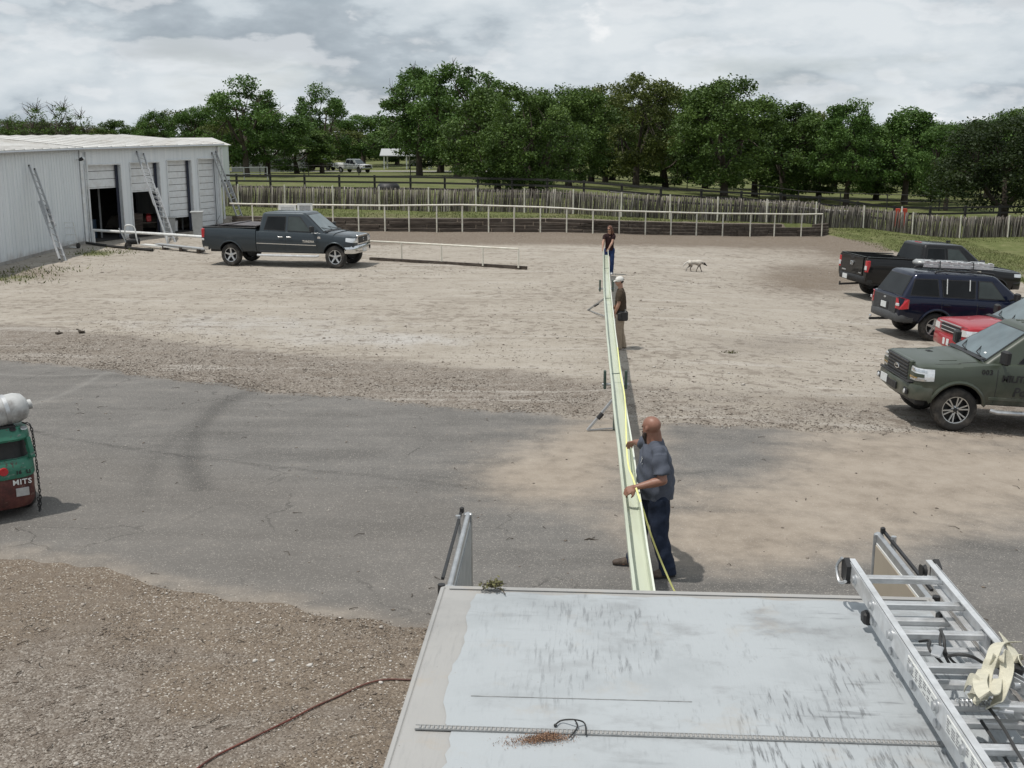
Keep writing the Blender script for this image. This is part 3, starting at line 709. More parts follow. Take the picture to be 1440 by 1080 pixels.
# left wall: ribbed sheets, each sheet a piece
ns = int(LAB/.92)
for k in range(ns):
    mb = MB(); p = B_+dAB*(k*.92+.1); q = B_+dAB*((k+1)*.92+.1-.006)
    h0 = HB+(HA-HB)*k/ns; a_ = [p+Vector((0, 0, .10)), q+Vector((0, 0, .10)), q+Vector((0, 0, h0)), p+Vector((0, 0, h0))]
    mb.prism(a_, -nAB*.04)
    for j in range(3):
        r0 = p+(q-p)*((j+.5)/3)
        mb.prism([r0-dAB*.05+Vector((0, 0, .10)), r0+dAB*.05+Vector((0, 0, .10)), r0+dAB*.05+Vector((0, 0, h0)), r0-dAB*.05+Vector((0, 0, h0))], nAB*.013)
    mb.build('wall_sheet', mw, shop)
MB().beam(B_+dAB*.05-nAB*.06+Vector((0, 0, .04)), B_+dAB*LAB-nAB*.06+Vector((0, 0, .04)), .2, .16).build('plinth', M['conc'], shop)
# roof, gable ends, back wall, floor
WD = 6.7
Aend = B_+dAB*LAB
bk = -nBC; bkA = -nAB
def up(p, z): return Vector((p.x, p.y, z))
ev = [up(Aend+nAB*.25, HA+.06), up(B_+nBC*.25, HB+.06), up(C_+nBC*.25+dBC*.2, HC+.06)]
rg = [up(Aend-nAB*WD, 4.70), up(B_-nBC*WD, 4.76), up(C_-nBC*WD+dBC*.2, 4.82)]
bkp = [up(Aend-nAB*2*WD, 4.15), up(B_-nBC*2*WD, 4.2), up(C_-nBC*2*WD+dBC*.2, 4.25)]
rf = MB()
for r0, r1 in ((ev, rg), (rg, bkp)):
    for k in range(2):
        rf.prism([r0[k], r0[k+1], r1[k+1], r1[k]], (0, 0, .05))
        n_ = int((r0[k+1]-r0[k]).length/.9)
        for j in range(n_+1):
            f = j/n_; a_ = r0[k].lerp(r0[k+1], f)+Vector((0, 0, .065)); e_ = r1[k].lerp(r1[k+1], f)+Vector((0, 0, .065)); rf.beam(a_, e_, .05, .035)
rf.build('roof', mr, shop)
MB().tube([p+Vector((0, 0, -.03)) for p in ev], .055, 6).build('gutter', M['steel'], shop)
MB().prism([up(C_, 0), up(C_-nBC*2*WD, 0), up(C_-nBC*2*WD, 4.2), up(C_-nBC*WD, 4.78), up(C_, HC)], -dBC*.2).build('gable_wall', mw, shop)
MB().prism([up(Aend, 0), up(Aend-nAB*2*WD, 0), up(Aend-nAB*2*WD, 4.1), up(Aend-nAB*WD, 4.66), up(Aend, HA)], -dAB*.2).build('gable_wall', mw, shop)
slab(C_-nBC*2*WD, B_-nBC*2*WD, 0, 4.2, 4.15, -nBC, .2, 'back_wall', mw, shop); slab(B_-nBC*2*WD, Aend-nAB*2*WD, 0, 4.15, 4.1, -nAB, .2, 'back_wall', mw, shop)
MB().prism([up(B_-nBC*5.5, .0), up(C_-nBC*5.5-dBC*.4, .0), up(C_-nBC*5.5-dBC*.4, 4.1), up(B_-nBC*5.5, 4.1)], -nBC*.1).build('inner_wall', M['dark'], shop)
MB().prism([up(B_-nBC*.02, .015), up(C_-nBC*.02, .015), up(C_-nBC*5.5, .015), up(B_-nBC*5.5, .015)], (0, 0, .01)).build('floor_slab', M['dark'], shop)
# sub-parts seen inside: pale shelving uprights
for s_, d_, hh in ((bays[0][0]+.55, .8, 2.9), (bays[0][0]+.8, .8, 2.9), (bays[0][0]+2.0, 1.2, 2.6), (bays[2][0]+2.0, .9, 1.9)):
    p = B_+dBC*s_-nBC*d_; MB().beam(up(p, .03), up(p, hh), .09, .06).build('inner_post', M['alu_far'], shop)
# camera head on the wall by the corner
p = B_+dAB*.55+nAB*.05+Vector((0, 0, 3.78))
t = thing('wall_light', 'small twin floodlight fixed high beside the corner of the workshop', 'light', p)
MB().tube([(0, 0, 0), tuple(nAB*.22)], .03, 8).build('bracket', M['trim'], t)
for sg in (-1, 1): MB().lathe([(.03, -.08), (.075, 0), (.08, .1), (.07, .12)], 12, Matrix.Translation(nAB*.24+dAB*sg*.14) @ Euler((R(60), 0, R(70+sg*30))).to_matrix().to_4x4()).build('lamp_head', M['black'] if sg > 0 else M['trim'], t, smooth=40)

# ---- extension ladders
def ladder(name, label, foot, top, width, side, n_rung, overlap, mat_, group=None, tw=.045, dep=.085):
    """two-section ladder leaning from foot to top; side = unit vector across"""
    foot, top = Vector(foot), Vector(top); ax = (top-foot).normalized(); L = (top-foot).length; side = Vector(side).normalized(); side = (side-ax*side.dot(ax)).normalized(); nr = ax.cross(side)
    t = thing(name, label, 'ladder', foot, group=group)
    for sec, (a_, e_, w_, o_) in enumerate(((0, L*overlap, width, 0), (L*(1-overlap), L, width-.07, dep))):
        for sg in (-1, 1):
            p = ax*a_+side*sg*w_/2+nr*o_; q = ax*e_+side*sg*w_/2+nr*o_
            MB().beam(p, q, tw, dep*.95, up=nr).build('rail', mat_, t)
        k = math.ceil(a_/.305+.3)
        while k*.305 < e_-.1:
            p = ax*(k*.305)+nr*o_; MB().tube([p-side*w_/2, p+side*w_/2], .019, 6).build('rung', mat_, t, smooth=40); k += 1
    for sg in (-1, 1):
        MB().box(side*sg*width/2+ax*.03, (.07, .09, .06), bev=.01).build('foot', M['black'], t)
        MB().box(ax*(L-.03)+side*sg*(width-.07)/2+nr*dep, (.06, .07, .09), bev=.01).build('end_cap', M['black'], t)
    return t
f0 = (gp(83, 369)+gp(95, 366))/2
Yw = lambda px, py: None
def on_left_wall(px, py):
    dr = ray(px, py); o = Vector((0, 0, CAMH)); tt = (B_-o).dot(nAB)/dr.dot(nAB); return o+dr*tt
def on_door_wall(px, py):
    dr = ray(px, py); o = Vector((0, 0, CAMH)); tt = (B_-o).dot(nBC)/dr.dot(nBC); return o+dr*tt
ladder('leaning_ladder', 'aluminium extension ladder leaning on the ribbed workshop wall left of its corner', f0, on_left_wall(38.5, 236)+nAB*.1, .46, dAB, 12, .62, M['alu_far'], 'ladders leaning on the workshop')
ladder('leaning_ladder', 'aluminium extension ladder leaning over the second open roller door', gp(241, 341), on_door_wall(196, 213)+nBC*.1, .46, dBC, 12, .6, M['alu_far'], 'ladders leaning on the workshop')
ladder('leaning_ladder', 'aluminium extension ladder leaning at the far corner of the workshop behind the slate pickup', gp(342, 318), on_door_wall(300, 213)+nBC*.12, .42, dBC, 12, .6, M['alu_far'], 'ladders leaning on the workshop')

# ---- things in front of the doors
t = thing('hitch_rail', 'low white pipe rail standing in front of the first three workshop doors', 'rail', (0, 0, 0))
p0, p1, p2 = gp(133, 343), gp(236, 349), gp(288, 352); hh = .62
MB().tube([up(p0, hh), up(p1, hh-.02), up(p2, hh-.05)], .06, 8).build('top_rail', M['white'], t, smooth=40)
for p in (p0, p1, p2): MB().tube([up(p, -.2), up(p, hh)], .05, 8).build('post', M['white'], t, smooth=40)
t = thing('plank_stack', 'white planks and dark pipe lying at the workshop doors beside the slate pickup', 'planks', (0, 0, 0))
a_, e_ = gp(222, 350), gp(291, 357)
MB().beam(up(a_, .22), up(e_, .2), .28, .045).build('plank', M['alu_far'], t)
MB().beam(up(a_+Vector((-.8, .5, 0)), .14), up(e_+Vector((-.3, .4, 0)), .14), .3, .05).build('plank', M['white'], t)
for f in (.15, .5, .85): MB().beam(up(a_.lerp(e_, f), .0)+Vector((0, -.2, .09)), up(a_.lerp(e_, f), 0)+Vector((0, .7, .09)), .12, .16).build('bearer', M['tie'], t)
MB().tube([up(gp(122, 344), .08), up(gp(160, 349), .07), up(gp(215, 354), .07)], .06, 8).build('pipe', M['blackboard'], t, smooth=40)
M['bin'] = simple('grey_bin_plastic', (.36, .37, .37), .6, 0, var=.12)
def bin_(px, py, label, w, h):
    p = gp(px, py); t = thing('waste_bin', label, 'bin', p, rotz=.2, group='grey bins between the doors')
    r = []
    for z_, s_ in ((0.02, .80), (h*.9, 1.0)): r.append([(-w/2*s_, -w/2*s_, z_), (w/2*s_, -w/2*s_, z_), (w/2*s_, w/2*s_, z_), (-w/2*s_, w/2*s_, z_)])
    MB().loft(r).build('body', M['bin'], t); MB().box((0, 0, h*.9+.035), (w*1.25, w*1.2, .07), bev=.03).build('lid', M['bin'], t)
    MB().tube([(-w*.45, w*.62, h*.85), (w*.45, w*.62, h*.85)], .02, 6).build('handle', M['black'], t)
bin_(240, 331, 'grey lidded waste bin at the foot of the ladder on the second door', .5, .95)
bin_(279, 333, 'taller grey lidded waste bin behind the tail of the slate pickup', .5, 1.3)
# hand truck
p = gp(103, 349); t = thing('hand_truck', 'white frame hand truck parked against the workshop corner', 'hand truck', p+Vector((0, 0, 0)), rotz=R(75))
for y_ in (-.25, .25): MB().tube([(0, y_, .12), (-.12, y_, .7), (-.2, y_, 1.15)], .022, 6).build('upright', M['white'], t, smooth=40)
for z_ in (.3, .6, .9, 1.12): MB().tube([(-.04-z_*.1, -.25, z_), (-.04-z_*.1, .25, z_)], .016, 6).build('crossbar', M['white'], t)
MB().box((.12, 0, .03), (.26, .46, .02)).build('toe_plate', M['white'], t)
for y_ in (-.3, .3): MB().lathe([(.02, -.03), (.12, -.03), (.12, .03), (.02, .03)], 14, Matrix.Translation((-.05, y_, .12)) @ Matrix.Rotation(R(90), 4, 'X')).build('wheel', M['rubber'], t)
# dark clutter at the door pier
p = gp(188, 350); t = thing('air_compressor', 'black two-wheeled compressor with a pale hose at the pier between two open doors', 'compressor', p, rotz=.3)
MB().lathe([(.001, -.3), (.13, -.28), (.15, -.2), (.15, .2), (.13, .28), (.001, .3)], 14, Matrix.Translation((0, 0, .34)) @ Matrix.Rotation(R(90), 4, 'Y')).build('tank', M['black'], t, smooth=40)
MB().box((0, 0, .56), (.3, .2, .2), bev=.04).build('motor', M['black'], t)
for y_ in (-.2, .2): MB().lathe([(.02, -.03), (.15, -.03), (.15, .03), (.02, .03)], 14, Matrix.Translation((-.22, y_, .15)) @ Matrix.Rotation(R(90), 4, 'X')).build('wheel', M['rubber'], t)
MB().tube(spl([(-.3, .1, .5), (-.3, 0, .95), (-.1, -.1, 1.05), (.1, -.1, .9), (.15, -.15, .5), (.2, -.1, .2)]), .03, 6).build('hose', M['white'], t, smooth=60)
MB().tube([(-.3, -.18, .3), (-.55, -.18, .9), (-.55, .18, .9), (-.3, .18, .3)], .018, 6).build('handle', M['steel'], t)
p = B_+dBC*(bays[1][0]+1.2)-nBC*1.0; t = thing('crate_stack', 'brown wooden crates inside the second workshop door', 'crates', up(p, .03), rotz=.5)
for i, (x_, y_, z_, s_) in enumerate(((0, 0, .3, .6), (.1, .75, .25, .5), (.05, .1, .82, .42))):
    MB().box((x_, y_, z_), (.6, .65, s_), bev=.02).build('crate', M['tie'], t)
p = B_+dBC*(bays[2][0]+1.1)-nBC*.7; t = thing('white_bucket', 'white bucket standing just inside the third workshop door', 'bucket', up(p, .03))
MB().lathe([(.16, 0), (.19, .5), (.2, .5), (.2, .53), (.16, .53)], 18).build('pail', M['white'], t, smooth=40); MB().tube(spl([(-.2, 0, .5), (0, -.1, .66), (.2, 0, .5)]), .008, 5).build('handle', M['steel'], t)

p = B_+dBC*(bays[1][0]+1.9)-nBC*.75; t = thing('fuel_can', 'small red fuel can just inside the second workshop door', 'fuel can', up(p, .62), rotz=.4)
MB().box((0, 0, .16), (.24, .16, .32), bev=.03).build('body', M['redlens'], t); MB().tube([(-.08, 0, .33), (-.05, 0, .39), (.05, 0, .39), (.08, 0, .33)], .014, 6).build('handle', M['redlens'], t)
t = thing('work_table', 'rough timber work table inside the second workshop door carrying a red fuel can', 'table', up(p, .03), rotz=.4)
MB().box((0, 0, .555), (.9, .7, .05), bev=.01).build('table_top', M['tie'], t)
for sx in (-.38, .38):
    for sy_ in (-.28, .28): MB().box((sx, sy_, .265), (.07, .07, .53)).build('leg', M['tie'], t)
p = B_+dBC*(bays[0][0]+1.7)-nBC*1.6; t = thing('steel_drum', 'dark steel drum standing inside the first workshop door', 'drum', up(p, .03))
MB().lathe([(.29, 0), (.29, .3), (.30, .31), (.29, .32), (.29, .6), (.30, .61), (.29, .62), (.29, .88), (.27, .88), (.27, .86), (.001, .86)], 24).build('shell', simple('drum_blue', (.04, .07, .11), .5, .3, var=.3), t, smooth=30)
# low pipe rail on a dark base, standing loose in the yard
t = thing('pipe_rack', 'low cream pipe rail on a dark timber base standing loose in the gravel yard', 'rail', (0, 0, 0))
bs = [gp(535, 366), gp(565, 368.5), gp(621, 372), gp(679, 376), gp(729, 379)]
MB().beam(bs[0]+Vector((-.4, 0, .06)), bs[-1]+Vector((.3, 0, .06)), .14, .12).build('base', M['tie'], t)
tp = [p+Vector((0, 0, .76)) for p in bs]
MB().tube([tp[0]+Vector((-.6, .05, 0))]+tp[1:], .034, 8).build('top_rail', M['pipe'], t, smooth=40)
for p in bs[1:]: MB().tube([p+Vector((0, 0, .06)), p+Vector((0, 0, .76))], .034, 6).build('post', M['pipe'], t)
# two white framed boards standing behind the slate pickup
for px0, px1, py, lab in ((392, 416, 289, 'white framed board standing behind the slate pickup cab, the lower plain one'), (418, 439, 287, 'white framed board with a grey centre standing behind the slate pickup cab')):
    Yb = 52.0; a_, e_ = atY(px0, py, Yb), atY(px1, py-2, Yb); w_ = (e_-a_).length
    t = thing('framed_board', lab, 'board', (a_.x, Yb, gz(a_.x, Yb)), rotz=.05); zt1 = (a_.z+e_.z)/2-gz(a_.x, Yb)
    MB().box((w_/2, 0, zt1-.4), (w_-.1, .03, .72)).build('panel', M['plate'] if 'plain' in lab else M['alu_far'], t)
    fr = MB(); 
    for c_, s_ in (((w_/2, -.012, zt1-.045), (w_, .06, .09)), ((w_/2, -.012, zt1-.76), (w_, .06, .09)), ((.045, -.012, zt1-.4), (.09, .06, .63)), ((w_-.045, -.012, zt1-.4), (.09, .06, .63))): fr.box(c_, s_)
    fr.build('frame', M['white'], t)
    for x_ in (.1, w_-.1): MB().box((x_, .06, (zt1-.1)/2-.1), (.06, .05, zt1-.1+.2)).build('leg', M['white'], t)

# ================================================================== TREES
def leaf_mat(name, dark, mid, light):
    m_, b_ = new_mat(name)
    c_ = b_.ramp(b_.attr('tone'), [(0, dark), (.5, mid), (1, light)])
    df = b_.n('ShaderNodeBsdfPrincipled', {'Base Color': c_, 'Roughness': .55}); df.inputs['Specular IOR Level'].default_value = .25
    tr = b_.n('ShaderNodeBsdfTranslucent', {'Color': b_.mix(.5, c_, (.10, .16, .02))})
    mx = b_.n('ShaderNodeMixShader', {0: .18, 1: df.outputs[0], 2: tr.outputs[0]})
    b_.n('ShaderNodeOutputMaterial', {'Surface': mx.outputs[0]}); return m_
LM = {'oak': leaf_mat('oak_leaves', (.030, .054, .013), (.066, .116, .025), (.122, .188, .044)),
      'olive': leaf_mat('olive_leaves', (.046, .061, .016), (.090, .113, .026), (.150, .166, .046)),
      'fresh': leaf_mat('fresh_leaves', (.032, .066, .015), (.070, .136, .029), (.124, .208, .052)),
      'cedar': leaf_mat('cedar_needles', (.013, .024, .009), (.025, .041, .014), (.046, .066, .022)),
      'grey': leaf_mat('grey_twigs', (.07, .065, .055), (.11, .10, .085), (.16, .15, .13))}
def make_tree(seed, H=10.0, Rr=4.0, base=2.0, nclump=60, per=150, leaf=.115, shape='round', mat_='oak', trunk_r=.28, fork=.28, twig=0, clr=1.0):
    rs = np.random.RandomState(seed); rnd = random.Random(seed)
    zc = (H+base)/2; hz_ = (H-base)/2
    ph = rs.uniform(0, 6.28, 6)
    cl = []
    tries = 0
    while len(cl) < nclump and tries < 20000:
        tries += 1
        z = base+(H-base)*rs.beta(1.5, 1.25); a = rs.uniform(0, 6.28); q = (z-zc)/hz_
        if shape == 'round': prof = math.sqrt(max(0, 1-abs(q)**2.3))
        elif shape == 'cone': prof = (1-((z-base)/(H-base)))**.75*1.05
        elif shape == 'flat': prof = math.sqrt(max(0, 1-abs(q)**3.5))
        else: prof = math.sqrt(max(0, 1-abs(q)**2))
        lob = 1+.20*math.sin(2*a+ph[0]+q*1.5)+.16*math.sin(3*a+ph[1]+2.2*q)+.10*math.sin(5*a+ph[2]+4*q)
        rr = Rr*prof*lob*(rs.uniform(.30, 1.0)**.55)
        p = np.array([rr*math.cos(a), rr*math.sin(a), z+.35*math.sin(2*a+ph[3])])
        rc = Rr*rs.uniform(.16, .30)*clr
        cl.append((p, rc))
    # leaves
    P, T = [], []
    for p, rc in cl:
        n = int(per*2.1*rs.uniform(.6, 1.3)); dv_ = rs.normal(0, 1, (n, 3)); dv_ /= np.linalg.norm(dv_, axis=1)[:, None]
        rad = rc*rs.uniform(.15, 1, n)**.45*(1+.22*rs.normal(0, 1, n))
        P.append(p+dv_*rad[:, None]*np.array([1, 1, .72])); T.append(np.clip(.5+rs.normal(0, .16)+rs.normal(0, .17, n), 0, 1))
    P = np.concatenate(P); T = np.concatenate(T); n = len(P)
    nr = rs.normal(0, 1, (n, 3))+np.array([0, 0, .5]); nr /= np.linalg.norm(nr, axis=1)[:, None]
    u_ = np.cross(nr, rs.normal(0, 1, (n, 3))); u_ /= np.linalg.norm(u_, axis=1)[:, None]; w_ = np.cross(nr, u_)
    s_ = leaf*rs.uniform(.6, 1.45, n)[:, None]
    V = np.stack([P-u_*s_, P-w_*s_*.55+nr*s_*.15, P+u_*s_, P+w_*s_*.55-nr*s_*.12], 1).reshape(-1, 3)
    crown = np_mesh('crown', V, np.arange(n*4).reshape(-1, 4), LM[mat_], dict(tone=('FACE', T)))
    # trunk with forks reaching into the clumps
    mb = MB(); zf = max(.6, H*fork); bend = rs.normal(0, .25, 2)
    tp = [(0, 0, -.4), (bend[0]*.2, bend[1]*.2, zf*.35), (bend[0]*.5, bend[1]*.5, zf*.7), (bend[0], bend[1], zf)]
    mb.tube(tp, [trunk_r*1.25, trunk_r*1.0, trunk_r*.88, trunk_r*.8], 9)
    nl = rnd.randint(3, 5); limbs = []
    for i in range(nl):
        a = 6.28*i/nl+rnd.uniform(-.5, .5); e = Vector((bend[0]+math.cos(a)*Rr*.42, bend[1]+math.sin(a)*Rr*.42, zf+(H-zf)*rnd.uniform(.3, .55)))
        s0 = Vector((bend[0]*.9, bend[1]*.9, zf*.92)); m1 = s0.lerp(e, .5)+Vector((0, 0, -.06*H*rnd.random()))
        mb.tube(spl([s0, m1, e], 4), list(np.linspace(trunk_r*.6, trunk_r*.30, 9)), 7); limbs.append(e)
    for p, rc in cl[::2]:
        e = Vector(p); s0 = min(limbs, key=lambda q: (q-e).length)
        m1 = s0.lerp(e, .5)+Vector((rnd.uniform(-.2, .2), rnd.uniform(-.2, .2), .2))
        mb.tube([s0, m1, e], [trunk_r*.24, trunk_r*.15, trunk_r*.05], 5)
    for i in range(twig):
        s0 = Vector(cl[2*rnd.randrange(len(cl)//2)][0]); dr_ = Vector((rnd.uniform(-1, 1), rnd.uniform(-1, 1), rnd.uniform(.3, 1.4))).normalized(); L = rnd.uniform(.8, 2.2)
        e = s0+dr_*L; mb.tube([s0, s0.lerp(e, .5)+Vector((.1, .05, .05)), e], [.05, .035, .012], 4)
        for _ in range(4):
            q0 = s0.lerp(e, rnd.uniform(.3, .95)); q1 = q0+(dr_+Vector((rnd.uniform(-.9, .9), rnd.uniform(-.9, .9), rnd.uniform(-.3, .7)))).normalized()*rnd.uniform(.3, .9); mb.tube([q0, q1], [.022, .008], 3)
    trunk = mb.mesh('trunk', M['bark'], 60)
    return dict(trunk=trunk, crown=crown, H=H, R=Rr)
PROTO = {
 'oak1': make_tree(1, nclump=105, per=130, base=1.0), 'oak2': make_tree(2, nclump=115, per=120, base=.9, shape='flat'),
 'oak3': make_tree(3, nclump=95, per=130, base=1.2, mat_='fresh'), 'olive': make_tree(4, nclump=90, per=105, base=1.15, mat_='olive', clr=.92),
 'low': make_tree(5, nclump=120, per=125, base=.5, mat_='oak', fork=.15), 'loose': make_tree(6, nclump=58, per=105, base=2.6, Rr=3.6, mat_='fresh', twig=18, clr=.95, fork=.35),
 'cone': make_tree(7, nclump=105, per=125, base=1.3, Rr=3.5, mat_='fresh'), 'cedar': make_tree(8, nclump=125, per=150, base=.9, Rr=4.6, leaf=.105, shape='flat', mat_='cedar', fork=.14, trunk_r=.4),
 'bare': make_tree(9, nclump=40, per=26, base=2.0, Rr=3.2, mat_='oak', twig=90, fork=.35), 'shag': make_tree(10, nclump=90, per=110, base=1.6, Rr=3.8, shape='x', mat_='fresh', twig=14)}
WIDE = 1.30
def tree(kind, px, py, ytop, wpx, label, rz=None, Y=None, name='oak_tree', group='trees beyond the fences'):
    p = gp(px, py) if Y is None else None
    if Y is not None:
        x = ray(px, 300).x/ray(px, 300).y*Y
        p = Vector((x, Y, gz(x, Y)))
    pr = PROTO[kind]; top = atY(px, ytop, p.y).z; hgt = top-p.z; zc = p.y*math.cos(PITCH); rad = wpx/2*zc/FPX
    t = thing(name, label, 'tree', p, rotz=random.uniform(0, 6.28) if rz is None else rz, group=group, scale=(rad*WIDE/(pr['R']*1.12), rad*WIDE/(pr['R']*1.12), hgt/(pr['H']*1.02)))
    link('trunk', pr['trunk'], t); link('crown', pr['crown'], t); return t
tree('loose', 347, 249, 110, 98, 'tall loose oak with bare twigs, just past the far corner of the workshop', rz=1.0)
tree('oak3', 376, 248, 158, 100, 'rounded oak with a leaning forked trunk right of the tall loose oak', rz=2.0)
tree('loose', 455, None, 122, 70, 'slender loose-topped tree rising above the lower oaks left of the white pickup', Y=165, rz=4)
tree('olive', 440, None, 172, 100, 'low olive green tree behind the dark parked pickup', Y=185)
tree('oak3', 512, None, 164, 95, 'rounded tree behind the white pickup', Y=215)
tree('oak2', 420, None, 178, 90, 'low dense oak behind the leaning forked trunk', Y=160)
tree('shag', 590, 247, 101, 104, 'big shaggy oak with a pointed left crown beside the white carport', rz=.4)
tree('shag', 643, 249, 97, 105, 'tall shaggy oak whose crown joins the pointed one by the carport', rz=2.2)
tree('low', 700, 268, 120, 120, 'dense oak with leaves hanging down to the black fence, left of centre')
tree('low', 748, 276, 128, 105, 'dense dark oak hanging over the black fence behind the stockade near the middle', rz=3)
tree('oak2', 800, 262, 122, 112, 'broad dark oak left of the yellowish one', rz=1.7)
tree('olive', 851, 256, 118, 98, 'olive tinted oak with a thick straight trunk', rz=5)
tree('olive', 894, 264, 104, 112, 'tall yellowish sparse oak with sky showing through its top', rz=.9)
tree('oak1', 1018, 276, 116, 128, 'largest round-topped dark green oak right of the middle, on a forked trunk', rz=2.6)
tree('oak2', 962, 250, 122, 110, 'dark oak between the yellowish one and the round-topped one', rz=4.2)
tree('oak1', 1101, 283, 148, 112, 'flat-topped dark oak standing over the right end of the pipe fence', rz=.3)
tree('olive', 1146, 270, 158, 85, 'duller oak set back between two dark ones above the tie wall end', rz=3.5)
tree('cone', 1189, 289, 146, 82, 'pointed fresh green tree with one straight trunk above the parked black pickup', rz=1.2)
tree('cone', 1271, 288, 156, 100, 'pointed fresh green tree behind the red posts', rz=2.9)
tree('olive', 1242, 262, 178, 70, 'small pale green tree set back between the two pointed ones', rz=1.1)
tree('oak3', 1329, 296, 178, 78, 'small tree with a short trunk beside the great dark cedar', rz=.2)
tree('cedar', 1408, 312, 166, 152, 'great dark cedar with a forked low trunk at the right edge', rz=1.4, name='cedar_tree')
tree('oak2', 1425, 275, 152, 90, 'oak looking out over the top of the great dark cedar', rz=2.2)
for px, Yt, yt, w, k, lab in ((690, 150, 160, 90, 'oak1', 'set back oak in the shade behind the dense ones left of centre'), (930, 140, 165, 80, 'oak3', 'set back oak seen between the trunks beyond the pasture fence'), (1070, 150, 165, 90, 'olive', 'set back oak showing under the round-topped oak'), (1220, 140, 172, 80, 'oak2', 'set back oak behind the red posts and the pointed tree'), (1350, 130, 185, 80, 'olive', 'set back pale tree left of the great cedar'), (1300, 150, 180, 80, 'oak3', 'set back tree between the pointed one and the small one'), (560, 230, 178, 80, 'oak1', 'distant oak seen over the white carport'), (770, 150, 150, 110, 'oak1', 'set back oak filling the gap behind the broad dark oak'), (860, 145, 150, 110, 'oak2', 'set back oak behind the olive tinted one with the thick trunk'), (990, 150, 155, 110, 'oak2', 'set back oak behind the round-topped one'), (1130, 140, 175, 110, 'oak3', 'set back green tree behind the flat-topped oak'), (1170, 150, 180, 100, 'olive', 'set back dull tree left of the pointed one with one straight trunk'), (1385, 120, 170, 100, 'oak3', 'set back tree rising left of the oak behind the cedar'), (620, 170, 150, 120, 'oak1', 'set back oak behind the two shaggy ones'), (830, 120, 160, 110, 'oak1', 'set back oak between the broad dark oak and the olive tinted one'), (935, 118, 165, 110, 'oak2', 'set back low oak between the yellowish and the round-topped one'), (1060, 120, 170, 110, 'oak3', 'set back low green oak right of the round-topped one'), (1150, 118, 185, 100, 'oak1', 'set back low oak under the duller one above the tie wall end'), (1230, 115, 190, 100, 'oak1', 'set back low oak between the two pointed green trees'), (1310, 112, 200, 90, 'oak2', 'set back low oak just right of the red posts')):
    tree(k, px, None, yt, w, lab, Y=Yt)
for px, Yt, yt, w, k, lab in ((18, 200, 168, 70, 'oak2', 'leafy tree over the workshop roof at the left edge'), (52, 190, 148, 60, 'bare', 'half bare tree over the workshop roof, first from the left'), (88, 190, 146, 60, 'bare', 'half bare tree over the workshop roof, with the tallest twigs'), (118, 195, 158, 55, 'bare', 'half bare tree over the workshop roof, last before the round bush'), (70, 210, 170, 90, 'oak2', 'low leafy tree below the half bare ones'), (125, 215, 176, 70, 'olive', 'low olive tree under the last half bare one'), (173, 220, 171, 60, 'oak1', 'small round dark tree standing alone over the workshop roof'), (228, 180, 160, 50, 'shag', 'twiggy tree left of the white gable shed'), (255, 185, 155, 70, 'olive', 'yellow green tree above the white gable shed'), (290, 175, 153, 70, 'oak3', 'leafy tree right above the white gable shed'), (322, 165, 165, 60, 'olive', 'low tree just left of the tall loose oak')):
    tree(k, px, None, yt, w, lab, Y=Yt, rz=px*.7)
# far wood that reads as one mass
rs = np.random.RandomState(77); P = []
for _ in range(430):
    x0 = rs.uniform(-190, 190); y0 = rs.uniform(255, 300); hh = rs.uniform(4.5, 8.0)
    n = 170; dv_ = rs.normal(0, 1, (n, 3)); dv_ /= np.linalg.norm(dv_, axis=1)[:, None]
    P.append(np.array([x0, y0, -1.0+hh*.5])+dv_*np.array([3.6, 3.0, hh*.5])*(rs.uniform(.5, 1.1, n)[:, None]))
P = np.concatenate(P); n = len(P); nr = rs.normal(0, 1, (n, 3)); nr /= np.linalg.norm(nr, axis=1)[:, None]; u_ = np.cross(nr, rs.normal(0, 1, (n, 3))); u_ /= np.linalg.norm(u_, axis=1)[:, None]; w_ = np.cross(nr, u_); s_ = rs.uniform(.35, .8, n)[:, None]
V = np.stack([P-u_*s_, P-w_*s_*.6, P+u_*s_, P+w_*s_*.6], 1).reshape(-1, 3)
tag(link('far_woodland', np_mesh('far_woodland', V, np.arange(n*4).reshape(-1, 4), LM['oak'], dict(tone=('FACE', rs.uniform(0, 1, n))))), kind='stuff')

# ================================================================== FAR THINGS
p = atY(270, 205, 100); t = thing('gable_shed', 'small white gable shed peeping over the end of the workshop roof', 'shed', (p.x, 100, gz(p.x, 100)), rotz=R(-18))
h0 = atY(270, 204, 100).z-gz(p.x, 100)
MB().box((0, 0, h0/2), (3.4, 6, h0)).build('wall', mw, t)
MB().prism([(-1.9, -3.2, h0-.02), (1.9, -3.2, h0-.02), (0, -3.2, h0+.62)], (0, 6.4, 0)).build('roof', mr, t)
# open-sided white carport
Yc = 196; a_, e_ = atY(538, 240, Yc), atY(606, 240, Yc); w_ = e_.x-a_.x; z0 = gz(a_.x, Yc)
t = thing('carport', 'white open-sided metal carport under the shaggy oaks', 'carport', (a_.x, Yc, z0))
for x_ in (.3, w_*.5, w_-.3):
    for y_ in (0, 5): MB().box((x_, y_, 1.05), (.22, .2, 2.5)).build('post', M['white'], t)
MB().prism([(-.4, -.4, 2.2), (w_+.4, -.4, 2.2), (w_+.4, 2.6, 3.3), (-.4, 2.6, 3.3)], (0, 0, .12)).build('roof', M['bin'], t)
MB().prism([(-.4, 2.6, 3.3), (w_+.4, 2.6, 3.3), (w_+.4, 5.6, 2.2), (-.4, 5.6, 2.2)], (0, 0, .12)).build('roof', mr, t)
MB().box((w_*.62, 4.5, .9), (1.8, 1.0, 1.0), bev=.1).build('stored_crate', M['alu_far'], t)
